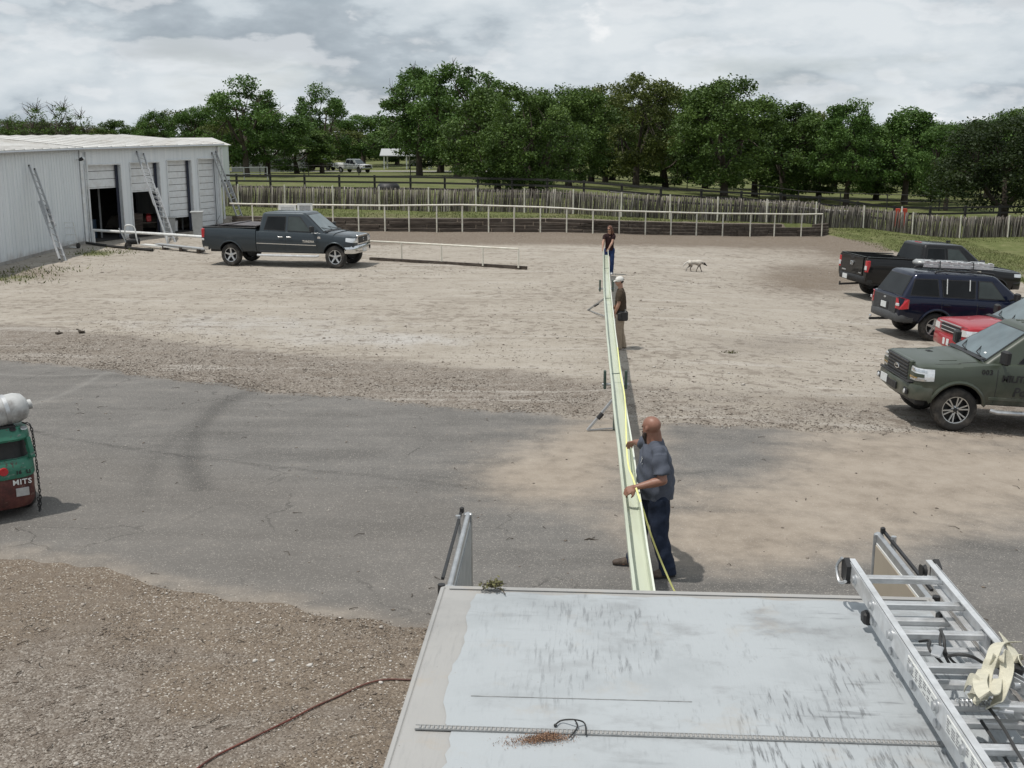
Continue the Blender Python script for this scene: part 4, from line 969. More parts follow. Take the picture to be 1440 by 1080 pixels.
# long pale building glimpsed at the left
Yc = 175; a_, e_ = atY(326, 243, Yc), atY(424, 243, Yc); z0 = gz(a_.x, Yc); w_ = e_.x-a_.x
t = thing('pale_barn', 'long low pale grey building glimpsed under the oaks past the workshop', 'building', (a_.x, Yc, z0))
MB().box((w_/2, 3, 1.2), (w_, 6, 2.4)).build('wall', M['bin'], t)
MB().prism([(-.3, -.3, 2.42), (w_+.3, -.3, 2.42), (w_+.3, 3, 3.2), (-.3, 3, 3.2)], (0, 0, .1)).build('roof', mr, t); MB().prism([(-.3, 3, 3.2), (w_+.3, 3, 3.2), (w_+.3, 6.3, 2.42), (-.3, 6.3, 2.42)], (0, 0, .1)).build('roof', mr, t)
for k in range(5): MB().box((2+k*(w_-4)/4, -.04, 1.3), (1.0, .06, .9)).build('window', M['glass'], t)
# pale drive under the trees
mb = MB(); xs = np.linspace(-60, 12, 40)
for y_ in (0,): 
    V = [(x, 176+.3*math.sin(x*.3)-abs(x+25)*.05, gz(x, 176)+.05) for x in xs]+[(x, 184-abs(x+25)*.05, gz(x, 184)+.05) for x in xs]
    mb.add(V, [(i, i+1, i+41, i+40) for i in range(39)])
mb.build('gravel_drive', M['conc'], kind='structure')
mb = MB(); V = []
for x in np.linspace(8, 30, 20): V.append((x, 93+.4*math.sin(x), gz(x, 93)+.05))
for x in np.linspace(8, 30, 20): V.append((x, 96+.5*math.sin(x*1.3), gz(x, 96)+.05))
mb.add(V, [(i, i+1, i+21, i+20) for i in range(19)]).build('gravel_path', M['conc'], kind='structure')
# black dome-shaped tub
p = gp(547, 255); p = Vector((ray(547, 300).x/ray(547, 300).y*92, 92, 0)); p.z = gz(p.x, p.y)
t = thing('feed_tub', 'low black dome-shaped tub upside down on the grass behind the board fence', 'tub', p)
MB().lathe([(.95, 0), (.93, .18), (.8, .42), (.5, .58), (.001, .62)], 20).build('dome', M['black'], t, smooth=50); MB().lathe([(.95, 0), (1.03, .02), (1.03, .08), (.93, .1)], 20).build('rim', M['black'], t, smooth=50)
# red posts by the gate
x = ray(1268, 300).x/ray(1268, 300).y*75.5; p = Vector((x, 75.5, gz(x, 75.5)))
M['red'] = simple('red_paint', (.42, .045, .02), .5, 0, var=.2)
t = thing('gate_posts', 'pair of short bright red posts with a white pipe between them', 'posts', p)
for dx in (-.26, .2): MB().box((dx, 0, .55), (.26, .26, 1.5), bev=.02).build('post', M['red'], t)
MB().tube([(-.03, -.1, -.1), (-.03, -.1, 1.45)], .05, 8).build('pipe', M['white'], t)
# ================================================================== TRAILER (camera looks down on its roof)
ZR = 2.60
TX = Vector((-.345, 5.46, 0)); TROT = R(-3.6)
TWD, TLN = 2.43, 5.2
trailer = thing('box_trailer', 'box trailer with a scuffed pale grey roof and its two rear doors swung open', 'trailer', (TX.x, TX.y, 0), rotz=TROT)
# roof finish: pale coating with scuffs dragged across and along
def scuffed(name, base, lo, streak=1.0, brown=.25):
    m_, b = new_mat(name); co = b.coord()
    c = b.ramp(b.noise(co, 1.6, 6, .6), [(.3, lo), (.5, base), (.75, tuple(min(1, v*1.06) for v in base))])
    zone = b.noise(b.scalev(co, (1, 1, 1), (3.1, 1.2, 0)), 1.25, 4, .6)
    s1 = b.noise(b.scalev(co, (34, 3.4, 1), rot=(0, 0, .06)), 1.5, 5, .66)
    s2 = b.noise(b.scalev(co, (2.0, 17, 1), (2, 1, 0)), 1.3, 5, .62)
    s3 = b.noise(b.scalev(co, (26, 6, 1), (5, 5, 0), (0, 0, .35)), 1.8, 5, .66)
    f1 = b.m('MULTIPLY', b.maprange(s1, .50, .66), b.maprange(zone, .48, .60))
    f2 = b.m('MULTIPLY', b.maprange(s2, .56, .68), b.maprange(b.noise(co, 2.2, 4), .50, .64))
    f3 = b.m('MULTIPLY', b.maprange(s3, .54, .68), b.maprange(b.noise(b.scalev(co, (1, 1, 1), (7, 3, 0)), 1.8, 4), .5, .63))
    xs_ = b.n('ShaderNodeSeparateXYZ', {0: co}).outputs[0]
    f = b.m('MULTIPLY', b.m('ADD', b.m('ADD', f1, b.m('MULTIPLY', f2, .6)), b.m('MULTIPLY', f3, .3), clamp=True), b.m('MULTIPLY', b.maprange(xs_, .1, 1.5, .35, 1.0), streak))
    blot = b.maprange(b.noise(b.scalev(co, (1, 1.6, 1), (4, 8, 0)), 2.1, 7, .68), .52, .70)
    c = b.mix(b.m('MULTIPLY', blot, b.maprange(xs_, .2, 1.6, .25, .75)), c, (.21, .215, .22))
    c = b.mix(b.m('MULTIPLY', f, .95), c, (.135, .142, .148))
    fine = b.noise(b.scalev(co, (5, 40, 1)), 4, 4, .6)
    c = b.mix(b.maprange(fine, .62, .75, 0, .22), c, (.2, .2, .2))
    c = b.mix(b.maprange(b.noise(co, 3.4, 6, .7), .56, .72, 0, brown), c, (.36, .31, .25))
    spk = b.vor(co, 22); c = b.mix(b.m('MULTIPLY', b.maprange(spk, .09, .03), b.maprange(b.noise(co, 6, 2), .5, .6)), c, (.2, .18, .16))
    finish(b, Base_Color=c, Roughness=.62, Normal=b.bump(b.m('ADD', b.m('MULTIPLY', b.noise(co, 9, 4), .8), s1), .12, .01)); return m_
M['roofcoat'] = scuffed('scuffed_roof_coating', (.362, .386, .402), (.285, .305, .318))
M['roofbase'] = scuffed('weathered_roof_metal', (.335, .33, .32), (.275, .27, .262), .5, .45)
M['ext'] = simple('trailer_side_white', (.66, .67, .66), .4, 0, var=.05)
M['tan'] = simple('door_liner_tan', (.40, .345, .27), .6, 0, var=.07, scale=3)
MB().box((TWD/2, -TLN/2, ZR-.03), (TWD, TLN, .06), bev=.012).build('roof', M['roofbase'], trailer)
# coating sheet with a wandering brushed edge
pts = []; rsd = np.random.RandomState(4)
ys = np.linspace(-.10, -TLN+.1, 90)
L_ = [(.17+.018*math.sin(y*7)+.022*math.sin(y*3.1+1)+rsd.normal(0, .006), y) for y in ys]
Rr_ = [(TWD-.05, y) for y in ys[::-1]]
top_ = [(TWD-.05-(TWD-.25)*k/40, -.085+.012*math.sin(k*.9)+rsd.normal(0, .004)) for k in range(1, 40)]
poly = L_+Rr_+top_
bm = bmesh.new(); vs = [bm.verts.new((x, y, ZR+.004)) for x, y in poly]; f_ = bm.faces.new(vs); bmesh.ops.recalc_face_normals(bm, faces=[f_])
bmesh.ops.triangulate(bm, faces=[f_]); me = bpy.data.meshes.new('roof_coating'); bm.to_mesh(me); bm.free(); me.materials.append(M['roofcoat'])
link('roof_coating', me, trailer)
# edge flashings
for a_, e_ in (((-.008, .0, ZR-.034), (-.008, -TLN, ZR-.034)), ((TWD+.008, 0, ZR-.034), (TWD+.008, -TLN, ZR-.034)), ((-.018, .010, ZR-.036), (TWD+.018, .010, ZR-.036))):
    MB().beam(a_, e_, .022, .06, bev=.004).build('edge_rail', M['roofbase'], trailer)
for a_, e_ in (((.03, -.045, ZR+.006), (TWD-.03, -.045, ZR+.006)),):
    MB().beam(a_, e_, .012, .003).build('rear_flashing', M['roofbase'], trailer)
# lapped sheet joint and the ribbed seam strip
ys_ = -1.435
MB().beam((.06, ys_, ZR+.007), (TWD-.06, ys_, ZR+.007), .026, .006).build('seam_strip', M['roofbase'], trailer)
M['seam'] = simple('seam_metal', (.27, .275, .275), .6, .1, var=.3, scale=20)
for s_ in (-.014, .014): MB().beam((.06, ys_+s_, ZR+.009), (TWD-.06, ys_+s_, ZR+.009), .004, .006).build('seam_bead', M['seam'], trailer)
rib = MB().box((0, 0, 0), (.008, .022, .006), bev=.002).mesh('rib', M['seam'])
for k in range(132): link('rib', rib, trailer, (.08+k*.0172, ys_, ZR+.0125))
MB().beam((.25, -1.165, ZR+.0055), (1.15, -1.158, ZR+.0055), .004, .002).build('lap_joint', M['seam'], trailer)
# walls, floor, wheels
for x_ in (.03, TWD-.03): MB().box((x_, -TLN/2, 1.56), (.05, TLN-.06, 2.0)).build('side_wall', M['ext'], trailer)
MB().box((TWD/2, -TLN+.04, 1.56), (TWD-.12, .05, 2.0)).build('front_wall', M['ext'], trailer)
MB().box((TWD/2, -TLN/2, .52), (TWD, TLN, .08)).build('floor', M['dark'], trailer)
MB().box((TWD/2, .0, .42), (TWD, .08, .1)).build('rear_sill', M['steel'], trailer)
for x_ in (.02, TWD-.02):
    for y_ in (-2.4, -3.25):
        MB().lathe([(.1, -.1), (.3, -.11), (.345, -.06), (.345, .06), (.3, .11), (.1, .1)], 24, Matrix.Translation((x_, y_, .345)) @ Matrix.Rotation(R(90), 4, 'Y')).build('wheel', M['rubber'], trailer, smooth=40)
MB().beam((TWD/2-.6, -TLN, .5), (TWD/2, -TLN-1.3, .5), .08, .1).beam((TWD/2+.6, -TLN, .5), (TWD/2, -TLN-1.3, .5), .08, .1).build('drawbar', M['black'], trailer)
MB().tube([(TWD/2, -TLN-1.2, 0), (TWD/2, -TLN-1.2, .6)], .04, 8).build('jack', M['steel'], trailer)
# forming machine inside, the gutter comes out of it
MB().box((1.15, -1.5, .95), (.6, 2.2, .75), bev=.03).build('gutter_machine', M['black'], trailer)
# doors: frame, skin, lining, hinge bars
def tdoor(hx, sgn, ang, L, name_face):
    d = MB(); o = Vector((hx, .03, 0)); dx = Vector((math.sin(ang)*sgn, math.cos(ang), 0)); nx = Vector((dx.y, -dx.x, 0)); z0, z1 = .62, ZR-.02
    P = lambda s, z, k=0: tuple(o+dx*s+nx*k+Vector((0, 0, z)))
    leaf = MB().prism([P(.05, z0+.05), P(L-.05, z0+.05), P(L-.05, z1-.05), P(.05, z1-.05)], nx*.035).build('door', M['ext'], trailer)
    inn = nx*(.035+.004) if sgn < 0 else -nx*.004
    for z_ in (): pass
    kk = .037 if sgn < 0 else -.006
    MB().prism([P(.06, z0+.06, kk), P(L-.06, z0+.06, kk), P(L-.06, z1-.06, kk), P(.06, z1-.06, kk)], nx*.004).build('door_lining', M['tan'] if name_face else M['bin'], leaf)
    fr = MB()
    for a_, e_ in ((P(0, z1-.025, .018), P(L, z1-.025, .018)), (P(0, z0+.025, .018), P(L, z0+.025, .018)), (P(.025, z0, .018), P(.025, z1, .018)), (P(L-.025, z0, .018), P(L-.025, z1, .018))): fr.beam(a_, e_, .028, .055, bev=.006)
    fr.build('door_frame', M['steel'], leaf)
    ko = -.03 if sgn < 0 else .065
    MB().tube([P(L-.16, z0+.1, ko), P(L-.16, z1+.03, ko)], .016, 8).build('lock_bar', M['steel'], leaf, smooth=40)
    for z_ in (z1-.04, z1-.5, z0+.5): MB().tube([P(-.01, z_-.06, ko*.6), P(-.01, z_+.06, ko*.6)], .02, 8).build('hinge', M['black'], leaf)
    MB().beam(P(L-.01, z1+.006, ko*.8), P(.1, z1+.006, ko*.8), .016, .014).build('seal', M['black'], leaf)
    MB().box(P(L-.03, z1+.02, ko*.6), (.026, .026, .04), bev=.006).build('catch', M['black'], leaf)
tdoor(.0, -1, R(1.0), 1.20, False); tdoor(TWD+.0, 1, R(-1.2), .99, True)
# stain of rusty leaf litter left on the roof, with its bits
def T(x, y, z=0): c_, s_ = math.cos(TROT), math.sin(TROT); return Vector((TX.x+x*c_-y*s_, TX.y+x*s_+y*c_, z))
def Tp(px, py, z=ZR):
    """trailer-local coordinates of a photo pixel at height z"""
    w = atZ(px, py, z)-TX; c_, s_ = math.cos(-TROT), math.sin(-TROT); return Vector((w.x*c_-w.y*s_, w.x*s_+w.y*c_, z))
ltm, b = new_mat('rust_brown_litter'); c = b.ramp(b.attr('tone'), [(0, (.06, .035, .022)), (.5, (.20, .105, .062)), (1, (.34, .21, .13))]); finish(b, Base_Color=c, Roughness=.9)
rs = np.random.RandomState(21); V = []; 
c0 = atZ(768, 1041, ZR); n = 3000
ax_ = np.concatenate([rs.normal(0, .045, 2200), rs.normal(-.06, .06, 800)]); ay_ = np.concatenate([rs.normal(0, .017, 2200), rs.normal(-.010, .022, 800)])+ax_*.25*0.4
nr = rs.normal(0, 1, (n, 3))*[.5, .5, 1]; nr /= np.linalg.norm(nr, axis=1)[:, None]; u_ = np.cross(nr, rs.normal(0, 1, (n, 3))); u_ /= np.linalg.norm(u_, axis=1)[:, None]; w_ = np.cross(nr, u_)
s_ = rs.uniform(.0012, .0036, n)[:, None]; P = np.stack([c0.x+ax_, c0.y+ay_, np.full(n, ZR+.0085)+rs.uniform(0, .012, n)*np.exp(-(ax_/.06)**2)], -1)
V = np.stack([P-u_*s_, P-w_*s_*.6, P+u_*s_, P+w_*s_*.6], 1).reshape(-1, 3)
tag(link('leaf_litter', np_mesh('leaf_litter', V, np.arange(n*4).reshape(-1, 4), ltm, dict(tone=('FACE', rs.uniform(0, 1, n))))), kind='stuff')
# bent black wire
w0 = [(781, 1019), (790, 1013), (808, 1012), (822, 1017), (824, 1033)]; w1 = [(801, 1037), (812, 1022), (808, 1012)]
t = thing('bent_wire', 'short bent black wire lying across the seam strip on the trailer roof', 'wire', atZ(800, 1025, ZR+.02))
o0 = t.location
MB().tube(spl([atZ(px, py, ZR+.016+.02*(i == 2))-o0 for i, (px, py) in enumerate(w0)], 6), .0033, 6).tube(spl([atZ(px, py, ZR+.018)-o0 for px, py in w1], 6), .0033, 6).build('strand', M['wire'], t, smooth=60)
MB().ell(atZ(781, 1020, ZR+.012)-o0, .007, 10, 6).build('knob', M['wire'], t, smooth=60)
# dry green sprig caught on the rear edge
sg = MB(); lf = MB(); c0 = atZ(694, 826, ZR+.02); t = thing('leafy_sprig', 'small dry green sprig caught on the rear edge of the trailer roof', 'sprig', c0)
rr = random.Random(3)
for i in range(22):
    a = rr.uniform(0, 6.28); L = rr.uniform(.035, .11); e = Vector((math.cos(a)*L*.8, math.sin(a)*L*.5, rr.uniform(0, .05)))
    sg.tube([(0, 0, 0), tuple(e*.5+Vector((0, 0, .012))), tuple(e)], [.003, .0022, .001], 4)
    for _ in range(7):
        q = e*rr.uniform(.35, 1.05)+Vector((rr.uniform(-.012, .012), rr.uniform(-.012, .012), rr.uniform(-.004, .016))); b_ = Vector((rr.uniform(-1, 1), rr.uniform(-1, 1), rr.uniform(-.5, .8))).normalized(); c_ = b_.cross(Vector((rr.uniform(-1, 1), rr.uniform(-1, 1), 1))).normalized()
        lf.add([q-b_*.011, q+c_*.005, q+b_*.011, q-c_*.005], [(0, 1, 2, 3)])
sg.tube([(.02, -.01, 0), (.045, -.045, .004), (.06, -.08, -.004)], .003, 4)
sg.build('stem', M['bark'], t); o = lf.build('leaves', simple('dry_leaf', (.115, .11, .045), .8, var=.5, scale=60), t); o['kind'] = 'stuff'

# ================================================================== LADDER LYING ON THE TRAILER ROOF
LR = thing('extension_ladder', 'long aluminium extension ladder lying flat along the right side of the trailer roof', 'ladder', (0, 0, 0))
zb_, zf_ = ZR+.10, ZR+.205           # centre heights of the lower and upper section
l0 = atZ(1193, 786, zf_+.04); r0 = atZ(1311, 788, zf_+.04); l1 = atZ(1386, 1080, zf_+.04)
axl = Vector((l1.x-l0.x, l1.y-l0.y, 0)).normalized(); sdl = Vector((-axl.y, axl.x, 0)); sdl = sdl if sdl.x > 0 else -sdl
wdt = (Vector((r0.x, r0.y, 0))-Vector((l0.x, l0.y, 0))).dot(sdl)
def LP(s, w, z): p = Vector((l0.x, l0.y, 0))+axl*s+sdl*w; return Vector((p.x, p.y, z))
LEN = 3.6
def channel(a, e, open_dir, h=.085, fl=.032, th=.006):
    """C-section rail: web plus two flanges"""
    mb = MB(); od = open_dir
    mb.beam(a, e, th, h); mb.beam(a+od*fl/2+Vector((0, 0, h/2-th/2)), e+od*fl/2+Vector((0, 0, h/2-th/2)), fl, th); mb.beam(a+od*fl/2-Vector((0, 0, h/2-th/2)), e+od*fl/2-Vector((0, 0, h/2-th/2)), fl, th); return mb
for (z_, w0_, w1_, s0_) in ((zf_, 0, wdt, 0), (zb_, .035, wdt-.035, .28)):
    channel(LP(s0_, w0_, z_), LP(LEN, w0_, z_), sdl).build('rail', M['alu'], LR)
    channel(LP(s0_, w1_, z_), LP(LEN, w1_, z_), -sdl).build('rail', M['alu'], LR)
    k = 0
    while True:
        s_ = s0_+.16+k*.305 if z_ == zf_ else s0_+.12+k*.305
        if s_ > LEN-.05: break
        mb = MB(); a, e = LP(s_, w0_+.004, z_), LP(s_, w1_-.004, z_)
        # D-shaped rung: flat tread on top with grooves
        pr = [(-.019, .012), (-.016, .016), (.016, .016), (.019, .012), (.017, -.006), (.008, -.016), (-.008, -.016), (-.017, -.006)]
        mb.loft([[tuple(q+axl*u+Vector((0, 0, v))) for u, v in pr] for q in (a, e)])
        for g_ in (-.009, 0, .009): mb.beam(a+axl*g_+Vector((0, 0, .0175)), e+axl*g_+Vector((0, 0, .0175)), .004, .003)
        mb.build('rung', M['alu'], LR)
        for q, sg_ in ((a, -1), (e, 1)):
            MB().lathe([(.026, 0), (.026, .006), (.018, .012), (.018, .02)], 14, Matrix.Translation(q+sdl*sg_*.003) @ Vector((sg_*sdl.x, sg_*sdl.y, 0)).to_track_quat('Z', 'Y').to_matrix().to_4x4()).build('rung_collar', M['steel'], LR, smooth=40)
        k += 1
# rubber feet, pulley, end caps
for w_ in (-.012, wdt+.012):
    MB().prism([LP(-.02, w_-.012, zf_-.06), LP(.07, w_-.012, zf_-.06), LP(.08, w_-.012, zf_+.03), LP(.02, w_-.012, zf_+.055), LP(-.03, w_-.012, zf_+.02)], sdl*.024).build('end_boot', M['black'], LR)
MB().tube(spl([LP(.0, -.03, zf_+.045), LP(-.03, -.045, zf_-.01), LP(.02, -.04, zf_-.07), LP(.09, -.03, zf_-.04)], 6), .008, 6).build('rope_hook', M['steel'], LR, smooth=60)
MB().lathe([(.006, -.012), (.03, -.012), (.022, 0), (.03, .012), (.006, .012)], 16, Matrix.Translation(LP(.03, wdt-.05, zf_+.0)) @ Matrix.Rotation(R(90), 4, 'Y')).build('pulley', M['black'], LR, smooth=30)
for w_ in (.03, wdt-.03): MB().box(LP(.29, w_, zb_-.03), (.05, .06, .06), bev=.01).build('rubber_pad', M['black'], LR)
# printed labels on the left rail's outer web
lab = simple('label_white', (.68, .69, .67), .5, var=.08, scale=40); labt = simple('label_print', (.16, .16, .17), .6, var=.1)
for s0_, L in ((1.02, .36), (1.50, .52)):
    pl = MB().beam(LP(s0_, -.005, zf_-.002), LP(s0_+L, -.005, zf_-.002), .003, .062).build('label', lab, LR)
    ln = MB(); rr = random.Random(int(s0_*100))
    for k in range(int(L/.05)):
        for r_ in range(5):
            if rr.random() < .85: a0 = s0_+.008+k*.05; ln.beam(LP(a0, -.0072, zf_+.02-r_*.0105), LP(a0+rr.uniform(.015, .042), -.0072, zf_+.02-r_*.0105), .001, .0035)
    o = ln.build('print', labt, pl); o['kind'] = 'stuff'
# rung locks on the upper section
for s_ in (.77, 1.99):
    for w_ in (.02, wdt-.02):
        mb = MB(); mb.prism([LP(s_-.03, w_-.008, zf_+.02), LP(s_+.05, w_-.008, zf_+.03), LP(s_+.06, w_-.008, zf_-.08), LP(s_+.02, w_-.008, zf_-.10), LP(s_-.03, w_-.008, zf_-.05)], sdl*.016); mb.build('rung_lock', M['steel'], LR)
# cream webbing strap bundled over the ladder, ratchets and cords
web = simple('cream_webbing', (.56, .535, .43), .85, 0, var=.12, scale=30, bump=.4, bscale=200)
def LPp(px, py, z): return atZ(px, py, z)
def ribbon(path, wvec, w, mat_, name, par, th=.004):
    mb = MB(); ring = []
    for i, p in enumerate(path):
        t_ = (path[min(i+1, len(path)-1)]-path[max(i-1, 0)]).normalized(); wv = (Vector(wvec[i]) if hasattr(wvec[0], '__len__') else Vector(wvec)); wv = (wv-t_*wv.dot(t_)).normalized(); n_ = t_.cross(wv)
        ring.append([p+wv*w/2+n_*th/2, p-wv*w/2+n_*th/2, p-wv*w/2-n_*th/2, p+wv*w/2-n_*th/2])
    mb.loft(ring); return mb.build(name, mat_, par, smooth=45)
zS = zf_+.055
st_ = thing('webbing_strap', 'loosely bundled cream webbing ratchet strap lying on the ladder rungs', 'strap', (0, 0, 0))
loop1 = spl([LPp(1428, 903, zS+.02), LPp(1405, 905, zS+.06), LPp(1396, 922, zS+.08), LPp(1388, 945, zS+.03), LPp(1383, 972, zS-.0), LPp(1378, 985, zS+.015)], 8)
ribbon(loop1, axl*.6+Vector((.5, 0, .35)), .052, web, 'band', st_)
loop2 = spl([LPp(1397, 940, zS+.03), LPp(1402, 928, zS+.075), LPp(1412, 922, zS+.09), LPp(1416, 940, zS+.05), LPp(1411, 965, zS+.01), LPp(1402, 988, zS-.01), LPp(1394, 993, zS+.0)], 8)
ribbon(loop2, sdl*.8+Vector((0, 0, .5)), .05, web, 'band', st_)
loop3 = spl([LPp(1385, 941, zS), LPp(1378, 958, zS+.05), LPp(1384, 977, zS+.06), LPp(1396, 975, zS+.03), LPp(1399, 955, zS+.02)], 8)
ribbon(loop3, sdl+Vector((0, 0, .2)), .05, web, 'band', st_)
loop4 = spl([LPp(1357, 967, zS-.03), LPp(1364, 955, zS+.02), LPp(1375, 962, zS+.035), LPp(1369, 975, zS-.0), LPp(1380, 987, zS-.02)], 8)
ribbon(loop4, Vector((.3, .2, .9)), .045, web, 'band', st_)
loop5 = spl([LPp(1411, 895, zS), LPp(1418, 905, zS+.03), LPp(1430, 925, zS+.05), LPp(1436, 935, zS+.035)], 8)
ribbon(loop5, axl, .05, web, 'band', st_)
rt_ = thing('ratchet', 'steel ratchet buckle lying beside the cream strap at the right ladder rail', 'ratchet', LPp(1432, 975, zf_+.03))
for k, (dx, dy, a) in enumerate(((0, 0, .4), (.035, -.01, .4))): MB().box((dx, dy, .03), (.006, .15, .05), (0, 0, a), bev=.002).build('side_plate', M['steel'], rt_)
MB().tube([(-.02, 0, .03), (.06, 0, .03)], .014, 10).build('spool', M['steel'], rt_, smooth=40); MB().tube([(-.01, -.07, .05), (.05, -.09, .05)], .008, 8).build('handle', M['black'], rt_)
MB().tube([(-.02, .07, .03), (.05, .09, .02)], .008, 8).build('pin', M['black'], rt_)
bk_ = thing('strap_buckle', 'dark cam buckle on the brown end of the cream strap', 'buckle', LPp(1420, 938, zf_+.075))
MB().box((0, 0, 0), (.10, .045, .035), (0, .2, -.25), bev=.008).build('case', M['black'], bk_); MB().box((-.015, 0, .022), (.055, .04, .012), (0, .2, -.25), bev=.004).build('lever', M['steel'], bk_)
sp_ = thing('spring_coil', 'small pile of steel springs and bolts under the cream strap', 'hardware', LPp(1372, 988, zf_+.02))
mb = MB(); mb.tube([(-.07+.0022*i, .014*math.cos(i*.9), .014*math.sin(i*.9)) for i in range(62)], .0032, 5); mb.build('spring', M['steel'], sp_, smooth=60)
for k in range(4): MB().tube([(.0+.02*k, -.03-.008*k, -.005), (.05+.02*k, -.03-.012*k, -.004)], .008, 8).build('bolt', M['steel'], sp_, smooth=40)
cd = thing('black_bungee', 'tangled black bungee cords with a steel hook looped over the second and third rungs', 'bungee cord', (0, 0, 0))
for pts_, r_ in (([(1322, 886, .06), (1327, 896, .07), (1329, 915, .03), (1333, 922, .01), (1350, 920, .03), (1368, 924, .02), (1382, 932, -.02)], .0065), ([(1324, 887, .065), (1322, 905, .05), (1328, 920, .01), (1336, 935, -.05)], .006), ([(1305, 905, .02), (1308, 915, .04), (1318, 925, .0), (1328, 936, -.05)], .006), ([(1293, 902, -.02), (1307, 901, .02), (1306, 910, .035)], .006), ([(1330, 918, .02), (1340, 930, -.03), (1350, 937, -.05)], .005)):
    MB().tube(spl([LPp(px, py, zf_+dz) for px, py, dz in pts_], 6), r_, 6).build('cord', M['wire'], cd, smooth=60)
MB().box(LPp(1318, 916, zf_+.05), (.04, .07, .012), (.2, .1, -.5), bev=.003).build('hook_plate', M['steel'], cd)
for k, pts_ in enumerate((([(1393, 997), (1410, 1020), (1432, 1060), (1450, 1090)]), ([(1382, 1016), (1398, 1040), (1416, 1070), (1430, 1095)]), ([(1338, 954), (1346, 964), (1356, 976)]), ([(1270, 872), (1279, 885)]))):
    pass
cd2 = thing('tie_down_cord', 'pair of straight black cords stretched along the ladder rungs below the cream strap', 'cord', (0, 0, 0))
for pts_ in ([(1391, 996, .02), (1410, 1022, .03), (1432, 1060, .02), (1460, 1105, .02)], [(1380, 1014, -.04), (1397, 1040, -.03), (1416, 1070, -.04), (1436, 1103, -.04)]):
    MB().tube(spl([LPp(px, py, zf_+dz) for px, py, dz in pts_], 5), .0065, 6).build('cord', M['wire'], cd2, smooth=60)

# ================================================================== LONG GUTTER ON ITS STANDS
ZG = 1.02
gpath = []
for px, py in ((905, 823), (897, 770), (888, 700), (880, 640), (872.5, 584), (866, 525), (859.5, 470), (855.5, 430), (853, 395)):
    p = atZ(px, py, ZG); gpath.append(p)
gpath.append(atY(851.5, 353, 40.35))
gpath = [T(1.22, -.35, ZG), T(1.25, .9, ZG)]+gpath[0:]
gpath = [p for p in gpath]
gp_s = []
for p in spl(gpath, 6):
    y = p.y; sag = .05*math.sin(y*.55)+.02*math.sin(y*1.9); gp_s.append(Vector((p.x, y, (gz(p.x, y)*sstep(14, 30, y)*.6+ZG if y < 34.5 else p.z)+sag*.55)))
M['stand'] = simple('dark_green_stand', (.045, .075, .062), .5, 0, var=.2)
M['gutter'] = simple('pale_green_sheet', (.535, .575, .465), .42, .0, var=.05, scale=1.5, coat=.35, stretch=(6, .4, 6))
M['gutter_edge'] = simple('gutter_bright_edge', (.66, .69, .60), .4, 0, var=.04)
gut = thing('metal_gutter', 'very long pale green sheet metal gutter run out of the trailer across the yard', 'gutter', (0, 0, 0))
# K-style section: (across, height), left is the moulded face, right the tall straight back; the trough is open upwards
wv, hv = .178, .15
sec = [(-wv*.5, .0), (-wv*.36, -.012), (-wv*.36, .01), (-wv*.53, .018), (-wv*.55, -.03), (-wv*.50, -.075), (-wv*.40, -.11), (-wv*.33, -hv), (wv*.42, -hv), (wv*.5, -hv+.01), (wv*.5, .035)]
th = .006
inn = [(-wv*.49, .008), (-wv*.49, -.04), (-wv*.44, -.075), (-wv*.34, -.11), (-wv*.28, -hv+th), (wv*.40, -hv+th), (wv*.5-th, -hv+.016), (wv*.5-th, .035)]
loop = sec+inn[::-1]
rings = []
for i, p in enumerate(gp_s):
    t_ = (gp_s[min(i+1, len(gp_s)-1)]-gp_s[max(i-1, 0)]).normalized(); rgt = t_.cross(Vector((0, 0, 1))).normalized()
    rings.append([p+rgt*a+Vector((0, 0, c)) for a, c in loop])
MB().loft(rings).build('trough', M['gutter'], gut, smooth=35)
edge_ = []
for i, p in enumerate(gp_s):
    t_ = (gp_s[min(i+1, len(gp_s)-1)]-gp_s[max(i-1, 0)]).normalized(); rgt = t_.cross(Vector((0, 0, 1))).normalized(); edge_.append(p+rgt*(wv*.5-.003)+Vector((0, 0, .038)))
mb = MB(); mb.loft([[e+Vector((-.009, 0, 0)), e+Vector((.009, 0, 0)), e+Vector((.009, 0, .006)), e+Vector((-.009, 0, .006))] for e in edge_]); mb.build('back_hem', M['gutter_edge'], gut)
def gat(y):
    for p, q in zip(gp_s[:-1], gp_s[1:]):
        if p.y <= y <= q.y: return p.lerp(q, (y-p.y)/(q.y-p.y+1e-9))
    return gp_s[-1]
for y in (18.35, 26.9, 33.5):
    p = gat(y); MB().beam(p+Vector((-wv*.5, 0, .006)), p+Vector((wv*.5, 0, .02)), .03, .008).build('hanger', M['stand'], gut)
# yellow tape measure blade lying along the back edge then dropping away
tp_ = thing('tape_measure', 'yellow tape measure blade run along the gutter and dropping beside the man in grey', 'tape measure', (0, 0, 0))
pth = [gat(20.5)+Vector((.085, 0, .05)), gat(18)+Vector((.07, 0, .052)), gat(16.2)+Vector((.085, 0, .055)), atZ(882, 642, 1.10), atZ(890, 672, 1.13), atZ(897, 694, 1.12), atZ(904, 716, 1.0), atZ(914, 748, .78), atZ(928, 785, .45), atZ(944, 822, .16), atZ(952, 838, .04)]
ribbon(spl(pth, 6), Vector((.8, 0, .6)), .019, M['yellow'], 'blade', tp_, .003)
